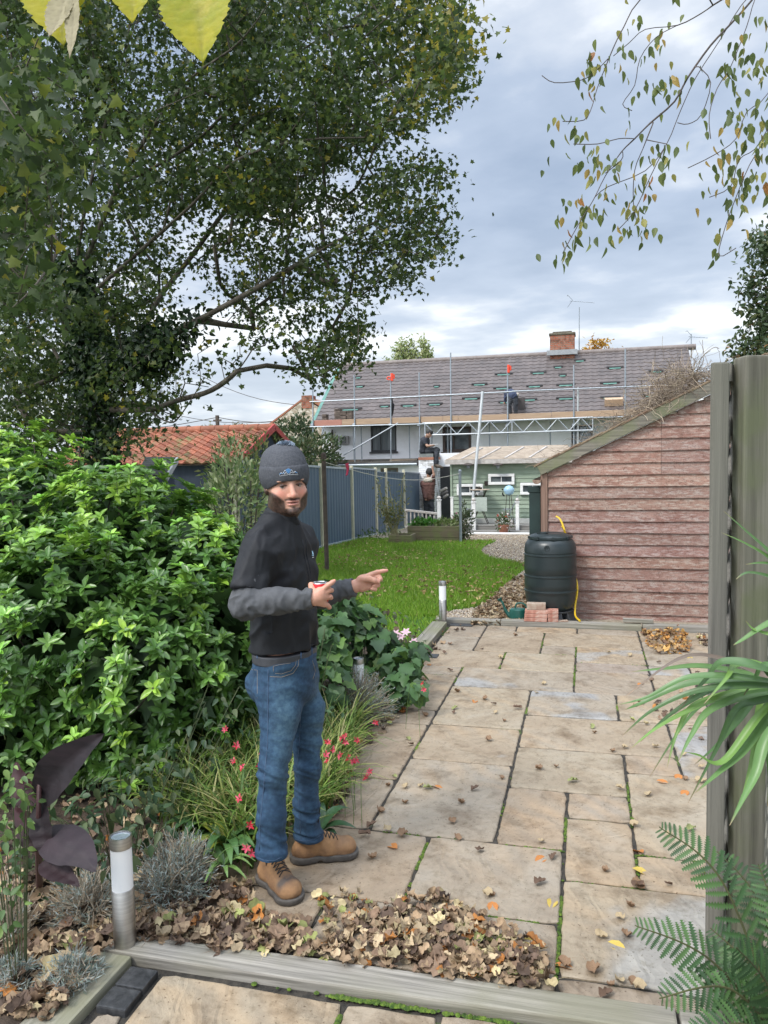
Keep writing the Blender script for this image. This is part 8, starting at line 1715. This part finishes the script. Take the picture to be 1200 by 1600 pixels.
S.seg(hmR, hmR-[0, 0, .06], .063, .066, .01); S.seg(hmL, hmL-[0, 0, .06], .064, .067, .01)
S.cutplane(wst+[0, 0, .022], (0, 0, 1), k=.004); S.cutplane(hmR, (-.0, .1, -1), hmR-[.12, .12, .15], hmR+[.12, .085, .03], k=.004); S.cutplane(hmL, (0, 0, -1), hmL-[.09, .10, .15], hmL+[.12, .12, .03], k=.004)
for c in (hmR, hmL): S.seg(c+[0, 0, .03], c-[0, 0, .06], .050, .054, .003, sub=True)
V, F = S.mesh(); V = smoothverts(V, F, 2)
zk = V[:, 2]; kneew = np.exp(-((zk-(knR[2]-.03))/.10)**2); ank = np.exp(-((zk-.20)/.11)**2); hipw = np.exp(-((zk-.86)/.09)**2)
V = folds(V, F, V@np.diag([.8, .8, 1.5]).astype(np.float32), .0045, 10, seed=11); V = folds(V, F, V@np.array([[.5, 0, .45], [0, .5, .3], [0, 0, 1.5]], np.float32), .0105, 19, w=.15+kneew+ank*1.25+hipw*.6, seed=13); V = smoothverts(V, F, 1)
N_ = vnorm(V, F); P = V; fade = np.clip(np.exp(-(np.linalg.norm((P-(knR+[0, 0, .20]+FWD*.06))/[.055, .07, .18], axis=1))**2)+.8*np.exp(-(np.linalg.norm((P-(knL+[0, 0, .20]+FWD*.06))/[.05, .07, .18], axis=1))**2), 0, 1)*np.clip(N_@FWD+.45, 0, 1)
kd = np.exp(-(np.linalg.norm((P-(knR+[.03, -.05, -.01]))/[.05, .07, .06], axis=1))**2)
nz = vnoise(P*[30, 30, 14], 2); nf = vnoise(P*[90, 90, 260], 3); cl = np.ones((len(V), 3))*(1+.16*nz+.10*nf)[:, None]; cl = cl*(1+fade[:, None]*np.array([2.6, 1.5, .9])); cl = cl*(1-kd[:, None]*.35)+kd[:, None]*np.array([1.6, 1.1, .75])*.35
low_ = np.clip((.16-zk)/.06, 0, 1); cl = cl*(1-.25*low_[:, None]); jeans = local_obj('jeans', V, F, m_denim, man, np.clip(cl, 0, 4)); bj = bvh(V, F)
m_seam = M('tan_stitching', (.30, .24, .18), (.22, .18, .14), 50, .8); m_dseam = M('denim_seam', (.05, .085, .15), (.04, .07, .12), 50, .85)
def proj(pts, b_=None, off=.0006, w0=-.7):
    out = []
    for i in range(len(pts)-1):
        for k in range(6): q = k/6; px = pts[i][0]*(1-q)+pts[i+1][0]*q; py = pts[i][1]*(1-q)+pts[i+1][1]*q; o = L2(px, py, w0); e = MI @ E0; d = (Vector(o)-e).normalized(); h = (b_ or bj).ray_cast(e, d); out.append(h[0]-d*off if h[0] is not None else None)
    return [p for p in out if p is not None]
def seam(pts, r_, mat, parent, name, b_=None):
    P = proj(pts, b_)
    if len(P) > 3: mb = MB(); mb.tube(P, r_, 5); q = mb.build(name, mat, None, smooth='all', origin=False); q.parent = parent; return q
seam([(419, 1046), (419, 1100), (418, 1160), (413, 1220), (407, 1280), (404, 1340)], .0019, m_dseam, jeans, 'side_seam')
seam([(467, 1030), (466, 1040), (458, 1052), (440, 1058), (418, 1057)], .0011, m_seam, jeans, 'pocket_edge'); seam([(463, 1031), (462, 1039), (455, 1048), (440, 1053), (428, 1052)], .0008, m_seam, jeans, 'pocket_stitching'); seam([(454, 1036), (440, 1038), (427, 1041), (427, 1051)], .0008, m_seam, jeans, 'coin_pocket')
seam([(386, 1036), (402, 1038), (418, 1041)], .0009, m_seam, jeans, 'yoke_stitching'); seam([(388, 1046), (402, 1047), (402, 1100)], .0008, m_seam, jeans, 'back_pocket'); seam([(488, 1032), (493, 1048), (488, 1064)], .0009, m_seam, jeans, 'fly_stitching')
seam([(470, 1110), (468, 1160), (463, 1210), (468, 1270), (470, 1310)], .0014, m_dseam, jeans, 'inner_seam'); seam([(400, 1339), (412, 1344), (428, 1345), (443, 1338)], .0011, m_dseam, jeans, 'hem_stitching'); seam([(460, 1311), (475, 1315), (490, 1312), (503, 1304)], .0011, m_dseam, jeans, 'hem_stitching')
# belt
m_belt = M('grey_belt', (.045, .047, .055), (.035, .037, .043), 40, .6, .0005, 300)
S = SDF(L2(444, 1022, 0)-[.22, .22, .05], L2(444, 1022, 0)+[.22, .22, .05], .0034); wb = L2(445, 1020, 0)
S.seg(wb-[0, 0, .03], wb+[0, 0, .03], .1185, .1185, .002, (SID, 1.325, 1.325)); S.cutplane(wb+[0, 0, .019], (0, 0, 1), k=.003); S.cutplane(wb-[0, 0, .019], (0, 0, -1), k=.003); V, F = S.mesh(); V = smoothverts(V, F, 1); belt = local_obj('belt', V, F, m_belt, man); bb = bvh(V, F)
for px in (402, 470, 487): seam([(px, 1011), (px+.5, 1020), (px, 1031)], .0036, m_dseam, jeans, 'belt_loop', bb)
# ---- boots
m_nub = M('tan_nubuck', (.30, .165, .075), (.22, .12, .06), 22, .9, .0012, 120, tint=True); m_sole = M('grey_rubber', (.065, .058, .052), (.10, .09, .08), 25, .85, .0015, 60); m_lace = M('black_lace', (.02, .018, .018), (.03, .028, .026), 60, .8)
def boot(heel, toe, ank, seed, scuff):
    h = np.array(heel, np.float32); t = np.array(toe, np.float32); d = t-h; L = float(np.linalg.norm(d)); d = d/L; s = np.array([-d[1], d[0], 0], np.float32); up = np.array([0, 0, 1.], np.float32)
    def Bp(l, x, z): return h+d*l*L+s*x+up*z
    lo_ = np.minimum(h, t)-.12; hi_ = np.maximum(h, t)+.12; lo_[2] = -.01; hi_[2] = .24; S = SDF(lo_, hi_, .0034)
    S.ell(Bp(.15, 0, .045), (.048, .040, .045), None, .02); S.seg(Bp(.20, 0, .05), Bp(.55, 0, .05), .038, .042, .02, (s, 1.0, 1.05)); S.seg(Bp(.55, 0, .045), Bp(.82, .0, .042), .044, .040, .02, (s, 1.08, 1.12)); S.ell(Bp(.84, 0, .040), (.047, .047, .036), None, .02)
    S.seg(Bp(.24, 0, .06), Bp(.25, 0, .19), .042, .046, .03); S.seg(Bp(.30, 0, .10), Bp(.62, 0, .070), .036, .030, .025); S.cutplane(Bp(.5, 0, .022), (0, 0, -1), k=.003); S.cutplane(Bp(.3, 0, .17), (0, 0, 1), k=.006)
    V, F = S.mesh(); V = smoothverts(V, F, 1); V = folds(V, F, V, .004, 26, seed=seed, ridge=False); l = ((V-h)@d)/L; nz = vnoise(V*55, seed)*.5+vnoise(V*140, seed+1)*.5; c = np.ones((len(V), 3))*(1+.18*nz)[:, None]
    tz = np.exp(-(((l-.80)/.10)**2+((V[:, 2]-.075)/.022)**2)); tz = np.clip(tz*scuff*(1+.6*nz), 0, 1)[:, None]; c = c*(1-tz)+tz*np.array([.35, .50, .9])*.95; lowd = np.clip((.05-V[:, 2])/.03, 0, 1)[:, None]*.4; c = c*(1-lowd)+lowd*np.array([.6, .65, .8]); b_ = local_obj('boot', V, F, m_nub, man, np.clip(c, 0, 3)); bv = bvh(V, F)
    S = SDF(lo_, hi_, .0034); S.ell(Bp(.15, 0, .02), (.054, .047, .05), None, .01); S.seg(Bp(.15, 0, .02), Bp(.55, 0, .02), .046, .046, .02); S.seg(Bp(.55, 0, .02), Bp(.80, 0, .02), .049, .050, .02, (s, 1.05, 1.05)); S.ell(Bp(.83, 0, .02), (.058, .058, .05), None, .02)
    S.cutplane(Bp(0, 0, .031), up+d*.02, k=.003); S.cutplane(Bp(0, 0, .002), -up, k=.002); S.seg(Bp(.42, -.07, .0), Bp(.42, .07, .0), .011, .011, .008, sub=True); V, F = S.mesh(); V = smoothverts(V, F, 1); local_obj('sole', V, F, m_sole, b_)
    mb = MB()
    for k in range(6):
        l0 = .36+.062*k
        for sg in (-1, 1):
            P = []
            for q in np.linspace(-1, 1, 7): p = Bp(l0+.030*q*sg, .026*q, .26); hh = bv.ray_cast(Vector(p), Vector((0, 0, -1))); P.append(hh[0]+Vector((0, 0, .0015)) if hh[0] is not None else None)
            P = [p for p in P if p is not None]
            if len(P) > 2: mb.tube(P, .0021, 5)
    for sg in (-1, 1):
        P = [];
        for l0, x_ in ((.36, .0), (.33, .02*sg), (.36, .038*sg), (.44, .045*sg)): p = Bp(l0, x_, .26); hh = bv.ray_cast(Vector(p), Vector((0, 0, -1))); P.append((hh[0] if hh[0] is not None else Vector(p)*1)+Vector((0, 0, .004)))
        mb.tube(smoothline(P, 4), .002, 5)
    q = mb.build('laces', m_lace, None, smooth='all', origin=False); q.parent = b_; return b_
boot(Lg(414, 1372), Lg(461, 1412), anR, 3, 1.0); boot(Lg(458, 1346), Lg(556, 1334), anL, 7, .35)
# ---- the can
cc = pt(500.5, 934, -.245); ctop = pt(499.5, 909.5, -.248); can = thing('drink_can', 'red drinks can held in the man nearer hand', 'can', tuple(ROOTM[man.name] @ Vector(cc))); mw = ROOTM[man.name]; c0 = mw @ Vector(cc); 
m_can = M('red_can', (.55, .012, .015), (.5, .01, .012), 5, .28, metal=.35); m_alu = M('aluminium', (.7, .7, .7), (.6, .6, .6), 10, .25, metal=1.0)
zt = (ctop[2]-cc[2]); mb = MB(); mb.lathe([(.024, zt-.078), (.030, zt-.072), (.031, zt-.010), (.028, zt-.004)], c0, 32); mb.build('can_body', m_can, can, smooth=True); mb = MB(); mb.lathe([(.0285, zt-.006), (.0265, zt), (.0255, zt), (.0245, zt-.004), (.001, zt-.004)], c0, 32, cap=False); mb.build('can_lid', m_alu, can, smooth=True)
mb = MB(); mb.obox(c0+Vector((.004, 0, zt-.001)), (.010, 0, 0), (0, .006, 0), (0, 0, .0008)); mb.build('ring_pull', m_alu, can)
# ---------------------------------------------------------------- far workers
def worker(label, root, joints, clothes, seed, hair=True, h=.011):
    """joints in world metres around root; clothes: list of (name, colour, chains)"""
    t = thing('person', label, 'person', root); o = np.array(root, np.float32); allp = np.array([p for ch, rs, fl in joints for p in ch]); S = SDF(allp.min(0)-.2, allp.max(0)+.2, h)
    for ch, rs, fl in joints: S.chain([np.array(p) for p in ch], rs, .03, fl)
    V, F = S.mesh(); V = smoothverts(V, F, 1); me = mesh_np(V, F, np.tile(np.array([[.34, .20, .14]]), (len(V), 1)), smooth=True); link_mesh(me, 'body', m_skin, t)
    for nm, mat, chs in clothes:
        pp = np.array([p for ch, rs, fl in chs for p in ch]); S = SDF(pp.min(0)-.25, pp.max(0)+.25, h)
        for ch, rs, fl in chs: S.chain([np.array(p) for p in ch], rs, .04, fl)
        V, F = S.mesh(); V = smoothverts(V, F, 2); V = folds(V, F, V, .02, 9, seed=seed); link_mesh(mesh_np(V, F, np.ones((len(V), 3)), smooth=True), nm, mat, t)
    return t
m_navyt = M('dark_tshirt', (.018, .020, .028), (.025, .028, .036), 10, .9); m_dtr = M('dark_trousers', (.03, .034, .042), (.042, .046, .055), 10, .9); m_brownh = M('brown_hoodie', (.13, .065, .055), (.10, .05, .042), 10, .95); m_cream_c = M('cream_hood', (.50, .45, .38), (.42, .38, .32), 10, .95); m_blackc = M('black_hair', (.012, .011, .011), rough=.8); m_bluej = M('blue_work_jacket', (.04, .055, .10), (.03, .04, .075), 10, .9)
# seated on the pillar, feet dangling, leaning over a sheet of paper
Yp = 27.35
def q_(px, py, Y=Yp): return np.array(AY(px, py, Y), np.float32)
sx = (SID*0+np.array([0, 1, 0]))
hipS = q_(661.5, 704, 27.4); hipS[2] = PTOP+.11; chS, neS, heS = q_(664, 689, 27.4), q_(667, 683, 27.3), q_(670, 679.5, 27.25); kn1, kn2 = q_(683, 703, 27.25), q_(682, 704.5, 27.55); an1, an2 = q_(680, 727, 27.1), q_(682.5, 728, 27.45); elb, wri = q_(668, 697, 27.1), q_(677, 695.5, 27.1)
worker('seated worker in a dark t-shirt reading a sheet on top of the white pillar', (hipS[0], 27.4, PTOP), [([hipS, chS, neS], [.13, .14, .06], (sx, [1.3, 1.4, 1])), ([neS, heS, heS+[.03, 0, .05]], [.055, .10, .095], None), ([chS+[0, -.2, 0], elb, wri], [.055, .045, .035], None), ([chS+[0, .2, 0], q_(669, 697, 27.7), q_(678, 696, 27.4)], [.055, .045, .035], None), ([hipS, kn1, an1], [.1, .07, .05], None), ([hipS, kn2, an2], [.1, .07, .05], None)],
 [('tshirt', m_navyt, [([hipS, chS, neS-[0, 0, .05]], [.15, .165, .08], (sx, [1.3, 1.4, 1])), ([chS+[0, -.2, .0], (chS+[0, -.2, 0]+elb)/2], [.08, .07], None), ([chS+[0, .2, .0], (chS+q_(669, 697, 27.7))/2+[0, .1, 0]], [.08, .07], None)]), ('trousers', m_dtr, [([hipS, kn1, an1+[0, 0, .08]], [.135, .095, .075], None), ([hipS, kn2, an2+[0, 0, .08]], [.135, .095, .075], None)]),
  ('shoes', M('brown_shoe', (.12, .09, .07), (.09, .07, .05), 10, .8), [([an1, an1+[.2, 0, -.06]], [.065, .045], None), ([an2, an2+[.2, 0, -.06]], [.065, .045], None)]), ('hair', m_blackc, [([heS+[.0, 0, .05], heS+[.06, 0, .08]], [.105, .10], None)])], 1)
mb = MB(); c = Vector(q_(680, 694.5, 27.2)); mb.obox(c, (.16, 0, .01), (0, .13, .0), (0, 0, .006)); tag(mb.build('paper_sheet', m_white), 'white sheet held by the seated worker on the pillar', 'paper')
# standing below with one arm up
x0 = q_(676, 800, 26.6); gzz = gz(26.6); hd = q_(669.5+1.5, 738.5, 26.6); ch = q_(669, 757, 26.6); hp = q_(670, 778, 26.6); arm1 = q_(678, 742, 26.5); arm2 = q_(675.5, 729, 26.5); ft = np.array([hp[0], 26.6, gzz+.06])
sx2 = np.array([1, .1, 0])
worker('worker in a brown hoodie with a cream hood standing beside the white pillar, arm raised', (hp[0], 26.6, gzz), [([hp, ch, ch+[0, 0, .18]], [.12, .13, .06], (sx2, [1.3, 1.5, 1])), ([ch+[0, 0, .2], hd], [.06, .10], None), ([ch+[.18, 0, .08], arm1, arm2], [.055, .045, .035], None), ([ch+[-.2, 0, .05], q_(663, 768, 26.5), q_(665, 781, 26.4)], [.055, .045, .035], None), ([hp+[-.09, 0, -.05], ft+[-.1, 0, .4], ft+[-.1, 0, 0]], [.08, .06, .05], None), ([hp+[.09, 0, -.05], ft+[.1, 0, .4], ft+[.1, 0, 0]], [.08, .06, .05], None)],
 [('hoodie', m_brownh, [([hp+[0, 0, .0], ch, ch+[0, 0, .08]], [.15, .165, .10], (sx2, [1.35, 1.5, 1.3])), ([ch+[.18, 0, .08], arm1+[-.02, 0, -.05]], [.085, .065], None), ([ch+[-.2, 0, .05], q_(663, 768, 26.5), q_(664.5, 777, 26.4)], [.085, .075, .06], None)]), ('hood', m_cream_c, [([ch+[-.07, -.08, .14], ch+[.10, -.08, .17]], [.09, .09], None)]), ('trousers', m_dtr, [([hp+[-.08, 0, -.06], ft+[-.1, 0, .4], ft+[-.1, 0, .08]], [.115, .09, .08], None), ([hp+[.08, 0, -.06], ft+[.1, 0, .4], ft+[.1, 0, .08]], [.115, .09, .08], None)]), ('shoes', m_blackc, [([ft+[-.1, 0, -.01], ft+[-.1, .18, -.02]], [.055, .045], None), ([ft+[.1, 0, -.01], ft+[.1, .18, -.02]], [.055, .045], None)]),
  ('hair', m_blackc, [([hd+[0, -.02, .03], hd+[0, .0, .05]], [.125, .12], None)])], 2)
# roofer bent over on the lift
YR = 29.35; r0 = np.array([AY(800, 645, YR).x, YR, 3.10]); hpR_ = np.array(AY(802, 619, YR)); shR_ = np.array(AY(797, 615, 29.8))+[-.02, .15, .03]; ft1 = r0+[-.08, 0, .06]; ft2 = r0+[.14, 0, .06]
worker('roofer in dark work clothes bending over the new tiles on the scaffold lift', tuple(r0), [([hpR_, shR_], [.13, .13], (sx, [1.0, 1.1])), ([shR_, shR_+[-.1, .18, -.10]], [.06, .10], None), ([shR_+[-.14, 0, 0], shR_+[-.22, .05, -.38]], [.05, .035], None), ([shR_+[.14, 0, 0], shR_+[.24, .05, -.30]], [.05, .035], None), ([hpR_, ft1+[-.02, -.05, .45], ft1], [.1, .06, .05], None), ([hpR_, ft2+[.0, -.05, .45], ft2], [.1, .06, .05], None)],
 [('jacket', m_bluej, [([hpR_+[0, 0, .0], shR_], [.16, .165], (np.array([1, 0, 0]), [1.1, 1.3])), ([shR_+[-.14, 0, 0], shR_+[-.2, .05, -.3]], [.08, .06], None), ([shR_+[.14, 0, 0], shR_+[.22, .05, -.2]], [.08, .06], None)]), ('trousers', m_dtr, [([hpR_+[-.04, 0, 0], ft1+[-.02, -.05, .45], ft1+[0, 0, .05]], [.13, .085, .075], None), ([hpR_+[.05, 0, 0], ft2+[0, -.05, .45], ft2+[0, 0, .05]], [.13, .085, .075], None)]), ('pale_waistcoat', m_cream_c, [([hpR_+[.15, .0, .05], shR_+[.18, .05, -.12]], [.07, .08], None)]), ('hair', m_blackc, [([shR_+[-.1, .18, -.08], shR_+[-.1, .22, -.06]], [.11, .10], None)]), ('shoes', m_blackc, [([ft1+[0, 0, -.01], ft1+[0, .16, -.02]], [.055, .045], None), ([ft2+[0, 0, -.01], ft2+[0, .16, -.02]], [.055, .045], None)])], 3)
